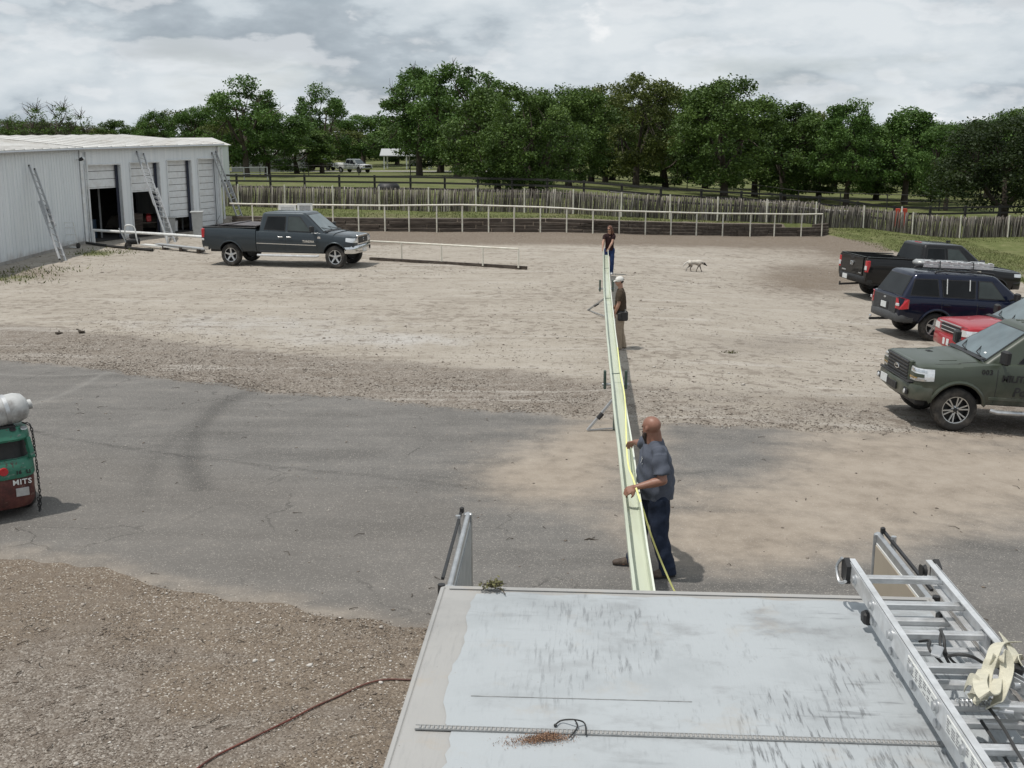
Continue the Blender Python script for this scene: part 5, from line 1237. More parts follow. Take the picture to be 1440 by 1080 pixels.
# stands: two upright plates, a cross roller, a base foot and a slanting brace to the left
M['stand'] = simple('dark_green_stand', (.045, .075, .062), .5, 0, var=.2)
def stand(y, footpx, label):
    p = gat(y); g0 = gz(p.x, y); t = thing('gutter_stand', label, 'stand', (p.x, y, g0), group='stands under the long gutter'); h = p.z-g0-.17
    MB().tube([(0, 0, .02), (0, 0, h-.04)], .028, 8).build('column', M['stand'], t, smooth=40)
    MB().tube([(-.22, 0, h-.03), (.22, 0, h-.03)], .024, 10).build('roller', M['steel'], t, smooth=40)
    for sx in (-.175, .175): MB().box((sx, 0, h+.05), (.045, .07, .32), bev=.015).build('side_roller', M['stand'], t)
    q = gp(*footpx); fx_l = Vector((q.x-p.x, q.y-y, .025))
    for lx, ly in ((.12, .45), (.14, -.42)): MB().beam((0, 0, h*.62), (lx, ly, .02), .04, .03).build('leg', M['steel'], t)
    MB().beam((-.03, 0, h*.66), fx_l, .05, .035).build('leg', M['steel'], t); MB().tube([fx_l*.45+Vector((0, 0, h*.36)), fx_l*.62+Vector((0, 0, h*.25))], .04, 8).build('clamp', M['black'], t)
    MB().beam(fx_l, (0, 0, .05), .025, .02).build('stay', M['steel'], t)
stand(18.5, (826, 607), 'gutter stand nearest the camera, its brace slanting left onto the asphalt edge')
stand(30.6, (827, 437), 'far gutter stand with its brace slanting left on the bare dirt')
# hose on the gravel
t = thing('garden_hose', 'faded red hose curving over the gravel to the trailer', 'hose', (0, 0, 0))
hp = [gp(px, py) for px, py in ((250, 1110), (292, 1076), (335, 1052), (375, 1035), (410, 1017), (440, 1000), (475, 984), (510, 970), (540, 963), (575, 960), (640, 965))]
hp = [Vector((p.x, p.y, float(zground(np.array([p.x]), np.array([p.y]))[0])+.016)) for p in hp]
MB().tube(spl(hp, 7), .0085, 8).build('hose', M['redhose'], t, smooth=60)
# odd scraps
t = thing('leaf_clump', 'small clump of green weeds lying on the bare gravel right of the gutter', 'weeds', gp(1025, 497))
lf = MB(); rr = random.Random(8)
for i in range(70):
    q = Vector((rr.gauss(0, .07), rr.gauss(0, .05), abs(rr.gauss(0, .03)))); b_ = Vector((rr.uniform(-1, 1), rr.uniform(-1, 1), rr.uniform(-.3, 1))).normalized(); c_ = b_.cross(Vector((.3, .2, 1))).normalized(); lf.add([q-b_*.035, q+c_*.016, q+b_*.035, q-c_*.016], [(0, 1, 2, 3)])
o = lf.build('leaves', bpy.data.materials['dry_leaf'], t); o['kind'] = 'stuff'
for px, py, s_, lab in ((83, 470, .10, 'small dark scrap lying on the gravel left of the other one'), (115, 468, .16, 'larger dark scrap of bark on the gravel above the asphalt'), (196, 818, 0, '')):
    if not s_: continue
    p = gp(px, py); t = thing('bark_scrap', lab, 'scrap', p, rotz=px)
    MB().box((0, 0, .03), (s_*2.2, s_*.9, .05), (.1, .15, 0), bev=.015).build('slab', M['bark'], t); MB().box((s_*.7, s_*.4, .05), (s_*1.1, s_*.35, .03), (.2, -.3, .7), bev=.01).build('splinter', M['bark'], t)
p = gp(832, 761); t = thing('dry_twig', 'dry curled twig on the asphalt left of the man in grey', 'twig', p)
MB().tube([(-.09, 0, .015), (-.03, .015, .03), (.04, 0, .015), (.10, .03, .01)], [.008, .009, .007, .003], 6).tube([(0, .01, .025), (.03, .06, .03), (.05, .09, .012)], [.006, .004, .002], 5).build('stick', M['bark'], t)
# ================================================================== VEHICLES   (x forward, y left, z up, origin on the ground midway between the axles)
from mathutils.bvhtree import BVHTree
def clamp01(v): return max(0., min(1., v))
def interp(x, tab, k):
    xs = [r_[0] for r_ in tab]; return float(np.interp(x, xs[::-1] if xs[0] > xs[-1] else xs, [r_[k] for r_ in (tab[::-1] if xs[0] > xs[-1] else tab)]))
def section(w, zb, zs, zt):
    half = [(0, zb), (.74*w, zb), (.93*w, zb+.04), (.985*w, zb+.16), (1.0*w, zb+.45*(zs-zb)), (.995*w, zb+.72*(zs-zb)), (.975*w, zs-.07), (.945*w, zs-.02), (.90*w, zs), (.72*w, zt-.012), (.4*w, zt+.004), (0, zt+.012)]
    return half+[(-y, z) for y, z in half[-2:0:-1]]
def surf_y(w, zb, zs, z):
    tb = [(zb, .74*w), (zb+.04, .93*w), (zb+.16, .985*w), (zb+.45*(zs-zb), w), (zb+.72*(zs-zb), .995*w), (zs-.07, .975*w), (zs-.02, .945*w), (zs, .90*w)]
    return float(np.interp(z, [a for a, _ in tb], [c for _, c in tb]))
def rrect(x0, x1, w0, w1, z, rc, n=4):
    """rounded rectangle ring; x0 front, x1 rear, half widths w0 front, w1 rear"""
    out = []
    for cx, cy, a0 in ((x0-rc, w0-rc, 0), (x1+rc, w1-rc, 90), (x1+rc, -w1+rc, 180), (x0-rc, -w0+rc, 270)):
        for k in range(n+1): a = R(a0+90*k/n); out.append((cx+rc*math.cos(a), cy+rc*math.sin(a), z))
    return out
def cut(me, cutters):
    def setup(o):
        for i, c in enumerate(cutters):
            co_ = bpy.data.objects.new('cut', c); COL.objects.link(co_); tmp.append(co_)
            m_ = o.modifiers.new('b', 'BOOLEAN'); m_.operation = 'DIFFERENCE'; m_.solver = 'EXACT'; m_.object = co_
            try: m_.material_mode = 'INDEX'
            except Exception: pass
    tmp = []; r = modded(me, setup)
    for o in tmp: bpy.data.objects.remove(o)
    return r
def wheel(t, x, y, rad, wid, style, side, spoke_mat=None, name='wheel'):
    """tyre > rim with spokes, axis along y; side = +1 left"""
    Mx = Matrix.Translation((x, y, rad)) @ Matrix.Rotation(R(-90)*side, 4, 'X')       # local z points outward
    h = wid/2; rr_ = rad*.62
    ty = MB().lathe([(rr_*.98, -h*.85), (rad*.86, -h), (rad*.965, -h*.78), (rad, -h*.55), (rad, h*.55), (rad*.965, h*.78), (rad*.9, h*.97), (rad*.8, h), (rr_*1.04, h*.92), (rr_*.98, h*.75)], 36, Mx, cap=False)
    for k in range(36):        # tread lugs
        a = 2*math.pi*k/36
        for s_ in (-1, 1): ty.box((0, 0, 0), (.016, .05, h*.7), None, 0)if False else None
    ty = ty.build('tyre', M['rubber'], t, smooth=35)
    sm_ = spoke_mat or M['alloy']
    rim = MB().lathe([(rr_, -h*.7), (rr_, h*.62), (rr_*.985, h*.78), (rr_*.93, h*.74), (rr_*.90, h*.55), (rr_*.88, -h*.1), (.001, -h*.1)], 32, Mx, 0, False)
    rim = rim.build('rim', M['darkalloy'] if style != 'steel' else sm_, ty, smooth=35)
    n = {'six': 6, 'five': 5, 'steel': 5, 'double': 6}[style]; mb = MB()
    for k in range(n):
        a = 2*math.pi*(k+.25)/n
        for da in ((-.17, .17) if style == 'double' else (0,)):
            c_, s_ = math.cos(a+da), math.sin(a+da); c2, s2 = math.cos(a+da*.75), math.sin(a+da*.75); wsp = .030 if style == 'double' else rr_*.34
            p = Vector((c2*rr_*.20, s2*rr_*.20, h*.50)); q = Vector((c_*rr_*.93, s_*rr_*.93, h*.66)); t_ = (q-p).normalized(); sd = Vector((-t_.y, t_.x, 0)).normalized(); up_ = t_.cross(sd); up_ = up_ if up_.z > 0 else -up_
            w0_, w1_ = wsp*.5, wsp*(.62 if style == 'double' else .42)
            mb.add([p-sd*w0_, p+sd*w0_, q+sd*w1_, q-sd*w1_, p-sd*w0_*.7+up_*.022, p+sd*w0_*.7+up_*.022, q+sd*w1_*.7+up_*.016, q-sd*w1_*.7+up_*.016], [(0, 1, 2, 3), (4, 5, 6, 7), (0, 1, 5, 4), (1, 2, 6, 5), (2, 3, 7, 6), (3, 0, 4, 7)], 0, Mx)
    mb.lathe([(rr_*.30, h*.40), (rr_*.29, h*.58), (rr_*.20, h*.66), (rr_*.001, h*.67)], 20, Mx, cap=False)
    mb.lathe([(rr_*.93, h*.60), (rr_*1.0, h*.60), (rr_*1.0, h*.82), (rr_*.94, h*.80)], 32, Mx, cap=False)
    mb.build('spokes', sm_, ty, smooth=35)
    hub = MB().lathe([(rr_*.17, h*.60), (rr_*.16, h*.78), (rr_*.001, h*.80)], 14, Mx)
    for k in range(6): a = 2*math.pi*k/6; hub.lathe([(.012, h*.58), (.012, h*.72), (.001, h*.73)], 6, Mx @ Matrix.Translation((math.cos(a)*rr_*.235, math.sin(a)*rr_*.235, 0)))
    hub.build('hub_cap', M['black'] if style in ('double', 'steel') else M['alloy'], ty, smooth=35)

def vehicle(name, label, cat, loc, rot, group, S):
    """S: spec dictionary"""
    t = thing(name, label, cat, loc, group=group, rot=rot, scale=S.get('scale', 1))
    W_, wb, fo, ro = S['w'], S['wb'], S['fo'], S['ro']; xf, xr = wb/2, -wb/2; nose, tail = xf+fo, xr-ro
    P = S['paint']; rad = S['rad']; zr = S['zr']; zroof = S['roof']; zbf, zbr = S['belt']; zh = S['hood']
    pk = S['type'] == 'pickup'
    xcb = S['cabrear']
    cx0, cx1 = xf-S['cowl'], xf-S['rooff']          # windscreen base and top
    st = [(nose, .87, zr+.13, zh-.08, zh-.07), (nose-.035, .925, zr+.08, zh-.03, zh-.005), (nose-.13, .97, zr+.02, zh-.005, zh+.03), (nose-.40, .99, zr, zh-.005, zh+.05), (nose-.8, 1.0, zr, zh+.02, zh+.08), (xf-.05, 1.0, zr, zh+.04, zh+.10), (cx0+.06, .995, zr, zbf-.03, zbf+.03), (cx0-.12, .995, zr, zbf-.005, zbf+.01), ((cx0+xcb)/2, 1.0, zr, (zbf+zbr)/2, (zbf+zbr)/2)]
    if pk: st += [(xcb, .995, zr, zbr, zbr)]
    else: st += [(xr, 1.0, zr, zbr, zbr), (tail+.30, .985, zr+.04, zbr, zbr), (tail+.10, .95, zr+.06, zbr, zbr), (tail+.02, .91, zr+.10, zbr-.01, zbr-.01), (tail, .88, zr+.14, zbr-.05, zbr-.05)]
    mb = MB(); mb.loft([[(x, y, z) for y, z in section(W_*w_, zb, zs, zt_)] for x, w_, zb, zs, zt_ in st])
    me = mb.mesh('body', [P, M['black']])
    ra = S.get('arch', rad*1.2)
    def cyl(x): 
        c = MB().lathe([(ra, -2), (ra, 2)], 36, Matrix.Translation((x, 0, rad+.02)) @ Matrix.Rotation(R(90), 4, 'X'), 1); m_ = c.mesh('cut', [P, M['black']]); return m_
    me = cut(me, [cyl(xf)]+([] if pk else [cyl(xr)]))
    me.polygons.foreach_set('use_smooth', [True]*len(me.polygons)); me.set_sharp_from_angle(angle=R(32))
    link('body', me, t)
    bvh = BVHTree.FromPolygons([v.co.copy() for v in me.vertices], [tuple(p.vertices) for p in me.polygons])
    # dark floor so no light comes up through the arches
    MB().box(((nose+tail)/2, 0, zr+.04), (nose-tail-.5, W_*1.5, .1)).build('chassis', M['black'], t)
    stt = [(x, w_*W_, zb, zs, zt_) for x, w_, zb, zs, zt_ in st]
    sy = lambda x, z: surf_y(interp(x, stt, 1), interp(x, stt, 2), interp(x, stt, 3), z)
    zrail = S.get('rail', zbr+.06)
    if pk:
        bt = [(xcb-.025, W_*.985, zr, zrail-.03, zrail-.03), (xcb-.5, W_, zr, zrail-.015, zrail-.015), (xr, W_, zr, zrail, zrail), (tail+.3, W_*.995, zr+.06, zrail, zrail), (tail+.04, W_*.975, zr+.1, zrail, zrail), (tail, W_*.96, zr+.12, zrail-.015, zrail-.015)]
        mb = MB(); mb.loft([[(x, y, z) for y, z in section(w_, zb, zs, zt_)] for x, w_, zb, zs, zt_ in bt]); bed = mb.mesh('bed', [P, M['black']])
        inner = MB().box(((xcb-.09+tail+.09)/2, 0, zrail-.02), (xcb-tail-.18, W_*1.62, 1.04), mi=1).mesh('cut', [P, M['black']])
        bed = cut(bed, [cyl(xr), inner]); bed.polygons.foreach_set('use_smooth', [True]*len(bed.polygons)); bed.set_sharp_from_angle(angle=R(32)); link('bed', bed, t)
        sy2 = lambda x, z: surf_y(interp(x, bt, 1), interp(x, bt, 2), interp(x, bt, 3), z)
        for sg in (-1, 1): MB().beam((xcb-.03, sg*W_*.86, zrail+.012), (tail+.03, sg*W_*.86, zrail+.012), W_*.13, .03, bev=.008).build('bed_rail', P if S.get('painted_rail') else M['black'], t)
        MB().box((tail+.035, 0, zrail+.01), (.08, W_*1.6, .03), bev=.008).build('tailgate_cap', M['black'] if not S.get('painted_rail') else P, t)
    else: sy2 = sy
    # ---- greenhouse
    xr0, xr1 = S['rear0'], S['rear1']; wb0, wr0 = W_*.895, W_*S.get('rooff_w', .70)
    zl = [(zbf-.06, 0), (zbf+.02, 0)]; n_ = 7
    rings = []
    zedge = zroof-.075
    def ring_at(z, extra=0.0):
        f = (z-zbf)/(zedge-zbf); f2 = clamp01(f)
        return (cx0+(cx1-cx0)*f+extra, xr0+(xr1-xr0)*f-extra, wb0+(wr0-wb0)*f+extra)
    for z in np.linspace(zbf-.05, zedge, n_):
        a, c, w_ = ring_at(z); rings.append(rrect(a, c, w_*.97, w_, z, .12, 5))
    a, c, w_ = ring_at(zedge)
    for dz, ins in ((.030, .022), (.052, .06), (.066, .14), (.074, .30)): rings.append(rrect(a-ins*1.4, c+ins*1.2, w_-ins-.015, w_-ins, zedge+dz, .13+ins*.2, 5))
    MB().loft(rings).build('cab', P, t, smooth=38)
    def side_y(x, z):
        a, c, w_ = ring_at(z); return w_
    # side glass (both sides), each pane with a black surround
    for sg in (-1, 1):
        for k, poly in enumerate(S['panes']):
            cxm = sum(p[0] for p in poly)/len(poly); czm = sum(p[1] for p in poly)/len(poly)
            gm_ = S.get('glass', [M['glass']]*9)[k]
            big_ = [(cxm+(x-cxm)*1+(.022 if x > cxm else -.022), czm+(z-czm)+(.022 if z > czm else -.022)) for x, z in poly]
            MB().prism([(xf+x, sg*(side_y(x, z)-.012), z) for x, z in big_], (0, sg*.014, 0)).build('window_trim', S.get('trim', M['black']), t)
            MB().prism([(xf+x, sg*(side_y(x, z)-.008), z) for x, z in poly], (0, sg*.014, 0)).build('side_window', gm_, t)
    # windscreen and back glass lie on the sloped front and rear of the cab
    def slab_pane(f0, f1, inset, front, name_, mat_):
        z0, z1 = zbf+(zedge-zbf)*f0, zbf+(zedge-zbf)*f1
        a0, c0_, w0_ = ring_at(z0); a1, c1_, w1_ = ring_at(z1); x0_, x1_ = (a0, a1) if front else (c0_, c1_); k = .97 if front else 1.0
        n3 = Vector((z1-z0, 0, -(x1_-x0_))).normalized(); n3 = n3 if (n3.x > 0) == front else -n3
        q = [(x0_, -(w0_*k-inset), z0), (x0_, w0_*k-inset, z0), (x1_, w1_*k-inset, z1), (x1_, -(w1_*k-inset), z1)]
        q = [Vector(p)-n3*.006 for p in q]; return MB().prism(q, n3*.012).build(name_, mat_, t)
    slab_pane(.045, .965, .075, True, 'windscreen_trim', M['black'])
    z0, z1 = zbf+(zedge-zbf)*.07, zbf+(zedge-zbf)*.95
    def pane2(f0, f1, inset, front, name_, mat_):
        z0, z1 = zbf+(zedge-zbf)*f0, zbf+(zedge-zbf)*f1
        a0, c0_, w0_ = ring_at(z0); a1, c1_, w1_ = ring_at(z1); x0_, x1_ = (a0, a1) if front else (c0_, c1_); k = .97 if front else 1.0
        n3 = Vector((z1-z0, 0, -(x1_-x0_))).normalized(); n3 = n3 if (n3.x > 0) == front else -n3
        q = [Vector((x0_, -(w0_*k-inset), z0)), Vector((x0_, w0_*k-inset, z0)), Vector((x1_, w1_*k-inset, z1)), Vector((x1_, -(w1_*k-inset), z1))]
        return MB().prism([p+n3*.004 for p in q], n3*.006).build(name_, mat_, t), n3
    ws, n3 = pane2(.08, .94, .11, True, 'windscreen', S.get('screen', M['screen']))
    rg0, rg1 = S.get('rearglass', (.12, .9)); pane2(rg0-.03, min(.97, rg1+.03), .10, False, 'rear_window_trim', M['black']) if False else None
    slab_pane(rg0-.03, rg1+.03, .10, False, 'rear_window_trim', M['black']); pane2(rg0, rg1, .13, False, 'rear_window', M['glass'])
    # wipers and scuttle
    MB().prism([(cx0+.09, -W_*.76, zbf+.035), (cx0+.09, W_*.76, zbf+.035), (cx0-.02, W_*.80, zbf+.055), (cx0-.02, -W_*.80, zbf+.055)], (0, 0, .012)).build('scuttle', M['black'], t)
    for y0, y1 in ((-.05, -.62), (.62, .05)):
        a0, _, _ = ring_at(zbf+.05); a1, _, _ = ring_at(zbf+.20)
        MB().tube([(a0+.07, y0*W_, zbf+.075), (a0+.03, (y0*.45+y1*.55)*W_, zbf+.105), (a1+.05, y1*W_, zbf+.17)], .011, 5).build('wiper', M['black'], t)
    # panel gaps follow the body side
    gap = lambda x, f, z0, z1: MB().tube([(x, sg*(f(x, z)+.0005), z) for z in np.linspace(z0, z1, 9)], .006, 4)
    for sg in (-1, 1):
        for x in S['gaps']:
            gap(xf+x, sy, zr+.08, interp(xf+x, stt, 3)-.015).build('door_gap', M['black'], t)
        for x in S['handles']:
            z = S.get('handle_z', zbf-.16); y = sy(xf+x, z)
            MB().box((xf+x, sg*(y+.018), z), (.20, .035, .04), bev=.014).build('door_handle', S.get('handle_mat', P), t)
            MB().box((xf+x, sg*(y+.001), z), (.14, .008, .065)).build('handle_recess', M['black'], t)
        # sill step
        if S.get('step'):
            MB().tube([(xf-.62, sg*(W_*.98), zr-.06), (xf-.72, sg*(W_*1.03), zr-.08), (xcb+.05 if pk else xr+.6, sg*(W_*1.03), zr-.08)], S.get('step_r', .042), 8).build('side_step', S['step'], t, smooth=40)
        # wheel arch lips
        for x, f in ((xf, sy), (xr, sy2)):
            pts_ = []
            for k in range(17):
                a = R(-8+196*k/16); xx, zz = x+math.cos(a)*(ra+.005), rad+.02+math.sin(a)*(ra+.005)
                if zz < zr+.02: zz = zr+.02
                pts_.append((xx, sg*(f(xx, max(zz, zr+.05))-.012+S.get('flare', .0)), zz))
            MB().tube(pts_, S.get('lip', .026), 6).build('wheel_arch', S.get('lip_mat', P), t, smooth=50)
        # mirrors
        mx, mz = xf-S['cowl']-S.get('mirror_x', .42), zbf+.13
        y0 = sy(mx, zbf-.03)
        MB().tube([(mx, sg*(y0-.06), zbf+.03), (mx+.03, sg*(y0+.12), mz-.03)], .028, 6).build('mirror_arm', M['black'], t)
        MB().box((mx+.05, sg*(y0+.19), mz+.02), (.12, .22, S.get('mirror_h', .22)), (0, 0, sg*.12), bev=.04).build('mirror', S.get('mirror_mat', M['black']), t, smooth=40)
        # wheels
        wd = S.get('wid', .27)
        for x in (xf, xr): wheel(t, x, sg*(W_-wd/2-.015), rad, wd, S['wheel'], sg, S.get('wheel_mat'))
    # skin of the bumpers
    def bar(x0, z0, z1, w_, back, dep, front, name_, mat_, th_=.10):
        s_ = 1 if front else -1; path = [(x0-s_*back, w_), (x0-s_*.14, w_-.015), (x0-s_*.03, w_*.86), (x0, w_*.5), (x0+s_*dep, 0), (x0, -w_*.5), (x0-s_*.03, -w_*.86), (x0-s_*.14, -w_+.015), (x0-s_*back, -w_)]
        rings = []
        for i, (x, y) in enumerate(path):
            a, e = Vector(path[max(i-1, 0)]), Vector(path[min(i+1, len(path)-1)]); d_ = (e-a).normalized(); nn = Vector((d_.y, -d_.x))*th_*(1 if not front else -1)*(1)
            nn = nn if True else nn
            ce = Vector((x, y)); inn_ = ce+Vector((-s_*th_, 0)) if abs(y) < w_*.9 else ce+Vector((0, -math.copysign(th_, y)))
            h = z1-z0
            rings.append([(ce.x, ce.y, z0+h*.18), (ce.x, ce.y, z1-h*.2), (ce.x*.8+inn_.x*.2, ce.y*.8+inn_.y*.2, z1-h*.03), (inn_.x, inn_.y, z1), (inn_.x, inn_.y, z0), (ce.x*.8+inn_.x*.2, ce.y*.8+inn_.y*.2, z0+h*.03)])
        return MB().loft(rings).build(name_, mat_, t, smooth=45)
    fb = S['fbumper']; bar(nose+S.get('bumper_out', .05), fb[0], fb[1], W_*.985, .40, .05, True, 'front_bumper', fb[2])
    rb = S['rbumper']; bar(tail-.05, rb[0], rb[1], W_*.955, .30 if pk else .45, .02, False, 'rear_bumper', rb[2], .14)
    t['dims'] = [nose, tail, xf, xr]
    for k in list(t.keys()):
        if k == 'dims': del t[k]
    def hit(o, d_):
        h = bvh.ray_cast(Vector(o), Vector(d_)); return h[0] if h[0] is not None else None
    # bonnet shut lines
    for sg in (-1, 1):
        q = [hit((x, sg*W_*.80, 3), (0, 0, -1)) for x in np.linspace(nose-.10, cx0+.10, 12)]; q = [p for p in q if p]
        if len(q) > 2: MB().tube([p+Vector((0, 0, .0005)) for p in q], .005, 4).build('bonnet_gap', M['black'], t)
    q = [hit((nose+1, y, zh-.045), (-1, 0, 0)) for y in np.linspace(-W_*.80, W_*.80, 13)]; q = [p for p in q if p]
    if len(q) > 2: MB().tube(q, .006, 4).build('bonnet_gap', M['black'], t)
    return dict(hit=hit, t=t, nose=nose, tail=tail, xf=xf, xr=xr, sy=sy, sy2=sy2, zh=zh, zr=zr, W=W_, ring=ring_at, zedge=zedge, cx0=cx0, xcb=xcb, zrail=zrail, stt=stt)
def wrapped(V, sg, y0, back, zl, zh_, name, mat_, off=.014, par=None):
    """lens that follows the rounded front corner: starts y0 from the middle, ends `back` behind the nose; zl and zh_ are the edges at both ends"""
    n_, W_ = V['nose'], V['W']; cols = []; ya = list(np.linspace(y0, W_*.90, 6)); xa = list(np.linspace(.09, back, 6)) if back > .1 else []
    n = len(ya)+len(xa)
    for k in range(n):
        f = k/(n-1); col = []
        for g in (0, .33, .67, 1):
            z = (zl[0]+(zl[1]-zl[0])*f)*(1-g)+(zh_[0]+(zh_[1]-zh_[0])*f)*g
            p = V['hit']((n_+1, sg*ya[k], z), (-1, 0, 0)) if k < len(ya) else V['hit']((n_-xa[k-len(ya)], sg*(W_+1), z), (0, -sg, 0))
            nx = Vector((1, sg*.15, 0)) if k < len(ya)-1 else (Vector((.7, sg*.7, 0)) if k < len(ya)+2 else Vector((.1, sg, 0)))
            if p is None: p = cols[-1][len(col)][2] if cols else Vector((n_, sg*y0, z))
            col.append((p+nx*off, p-nx*.02, p))
        cols.append(col)
    rings = [[c_[0] for c_ in col]+[c_[1] for c_ in col[::-1]] for col in cols]
    return MB().loft(rings).build(name, mat_, par or V['t'], smooth=50)
def box(V, c, s, name, mat_, rot=None, bev=.01, par=None): return MB().box(c, s, rot, bev=bev).build(name, mat_, par or V['t'], smooth=None)
def place(px, py, dz=0): return gp(px, py, dz)
def onground(pf, pr):
    """pose from the contact points of the near front and near rear tyres: (centre, heading)"""
    d_ = pf-pr; return math.atan2(d_.y, d_.x), (pf+pr)/2
def pose(cx, cy, head, Lw=4.0, Ww=1.7):
    """location and rotation that rest a car on the slope"""
    f = Vector((math.cos(head), math.sin(head), 0)); l = Vector((-f.y, f.x, 0)); c = Vector((cx, cy, 0))
    g = lambda p: gz(p.x, p.y)
    zf, zb_ = g(c+f*Lw/2), g(c-f*Lw/2); zl, zr_ = g(c+l*Ww/2), g(c-l*Ww/2)
    X = Vector((f.x*Lw, f.y*Lw, zf-zb_)).normalized(); Yv = Vector((l.x*Ww, l.y*Ww, zl-zr_)).normalized(); Zv = X.cross(Yv).normalized(); Yv = Zv.cross(X)
    m_ = Matrix((X, Yv, Zv)).transposed(); return (cx, cy, (zf+zb_+zl+zr_)/4), m_.to_euler()

# ---------------------------------------------------------------- slate double cab pickup (left)
P_sl = paint('slate_paint', (.034, .045, .054), dustamt=.12)
pr_, pf_ = gp(327, 373.6), gp(473, 377.4); hd, mid = onground(pf_, pr_)
fw = Vector((math.cos(hd), math.sin(hd), 0)); lf_ = Vector((-fw.y, fw.x, 0))
SCL = (pf_-pr_).length/4.18; cen = mid+lf_*(.86*SCL)
lc, rt = pose(cen.x, cen.y, hd)
S = dict(type='pickup', w=1.0, wb=4.18, fo=.74, ro=1.16, rad=.40, zr=.50, roof=1.93, belt=(1.23, 1.27), hood=1.13, cowl=.44, rooff=1.20, rear0=-.98, rear1=-.86, cabrear=-1.02, rail=1.36, paint=P_sl, scale=(SCL, SCL, SCL*1.055),
    panes=[[(-.95, 1.27), (-1.86, 1.30), (-1.86, 1.76), (-1.44, 1.76)], [(-2.0, 1.305), (-2.82, 1.33), (-2.70, 1.76), (-2.0, 1.76)]], glass=[M['glass_lit'], M['glass']], gaps=[-.68, -1.93, -3.02], handles=[-1.78, -2.12], handle_mat=M['chrome'], step=M['alu'],
    wheel='five', fbumper=(.52, .80, M['chrome']), rbumper=(.56, .80, M['chrome']), wid=.28, flare=.018)
V = vehicle('pickup_truck', 'dark slate pickup with a half folded black bed cover in front of the workshop', 'pickup', lc, rt, 'parked vehicles', S)
t = V['t']; n_ = V['nose']
# bed cover: front two panels closed, last folded back
MB().box((V['xcb']-.62, 0, V['zrail']+.045), (1.12, 1.62, .035), bev=.012).build('bed_cover', M['black'], t)
cv = simple('grey_vinyl', (.085, .080, .088), .75, var=.12, dust=(.25, .22, .2), dustamt=.3)
MB().box((V['xcb']-.60, 0, V['zrail']+.085), (1.15, 1.66, .04), (0, .02, 0), bev=.015).build('cover_panel', cv, t)
MB().box((V['xcb']-1.30, 0, V['zrail']+.10), (.62, 1.66, .035), (0, -.10, 0), bev=.015).build('cover_panel', cv, t)
for sg in (-1, 1):
    # headlight wraps the corner, chrome grille between
    wrapped(V, sg, .56, .30, (.88, .95), (1.05, 1.08), 'headlight', M['clearlens'])
    MB().box((V['tail']+.07, sg*.92, 1.16), (.13, .16, .34), bev=.03).build('tail_light', M['redlens'], t)
    MB().box((V['tail']+.06, sg*.925, .94), (.12, .14, .09), bev=.02).build('reverse_light', M['clearlens'], t)
    MB().lathe([(.001, .0), (.05, 0), (.06, .02), (.062, -.03)], 14, Matrix.Translation((n_+.02, sg*.72, .65)) @ Matrix.Rotation(R(90), 4, 'Y')).build('fog_light', M['black'], t)
    MB().beam((V['xf']-.72, sg*(V['sy'](V['xf']-.72, .84)+.004), .80), (V['xcb']+.02, sg*(V['sy'](V['xcb'], .84)+.004), .84), .012, .025, up=(0, 0, 1)).build('side_moulding', M['chrome'], t)
    put_text('badge', 'TUNDRA', .105, M['chrome'], t, (V['xf']-1.02, sg*(V['sy'](V['xf']-1.02, .9)+.006), .93), (-sg, 0, 0), (0, 0, 1), bold=.006, space=1.1)
    MB().box((V['xf']-.60, sg*(V['sy'](V['xf']-.60, 1.07)+.004), 1.07), (.12, .012, .07), bev=.004).build('badge', M['chrome'], t)
MB().box((n_-.01, 0, .98), (.06, 1.06, .34), bev=.03).build('grille_surround', M['chrome'], t)
g = MB().box((n_+.012, 0, .975), (.05, .92, .23), bev=.02).build('grille', M['black'], t)
for z in (.90, .955, 1.01, 1.06): MB().box((n_+.035, 0, z), (.012, .88, .012)).build('grille_bar', M['darkalloy'], g)
ob = MB().lathe([(.055, 0), (.07, .006), (.07, .014), (.055, .018)], 20, cap=False, M= Matrix.Translation((n_+.04, 0, .99)) @ Matrix.Rotation(R(90), 4, 'Y') @ Matrix.Diagonal((.75, 1.1, 1, 1))).build('emblem', M['chrome'], t)
MB().box((n_+.09, 0, .62), (.015, .32, .14)).build('number_plate', M['plate'], t)
MB().tube([(V['tail']+.5, -.86, V['zrail']), (V['tail']+.75, -.86, V['zrail']+.42)], .008, 5).build('aerial', M['wire'], t)

# ---------------------------------------------------------------- olive green pickup (right front, nose towards the yard)
m_, b = new_mat('olive_drab_wrap'); co = b.coord(); zz = b.n('ShaderNodeSeparateXYZ', {0: co}).outputs[2]
c = b.ramp(b.noise(co, 4, 4), [(.3, (.038, .048, .033)), (.7, (.045, .056, .039))])
c = b.mix(b.m('MULTIPLY', b.maprange(zz, 1.0, .45, 0, .4), b.maprange(b.noise(co, 4, 6), .35, .65)), c, (.2, .18, .15))
p_ = finish(b, Base_Color=c, Roughness=.36); p_.inputs['Coat Weight'].default_value = .25; p_.inputs['Coat Roughness'].default_value = .3
P_ol = m_
silver_edge = simple('machined_rim', (.55, .56, .56), .28, .9, var=.05)
OL_S, OL_H = .965, R(180)
pf_ = gp(1336, 605); fw = Vector((math.cos(OL_H), math.sin(OL_H), 0)); lf_ = Vector((-fw.y, fw.x, 0))   # near wheel is its left front
wb_ = 3.68
cen = pf_-fw*(wb_/2)*OL_S-lf_*.86*OL_S
lc, rt = pose(cen.x, cen.y, OL_H)
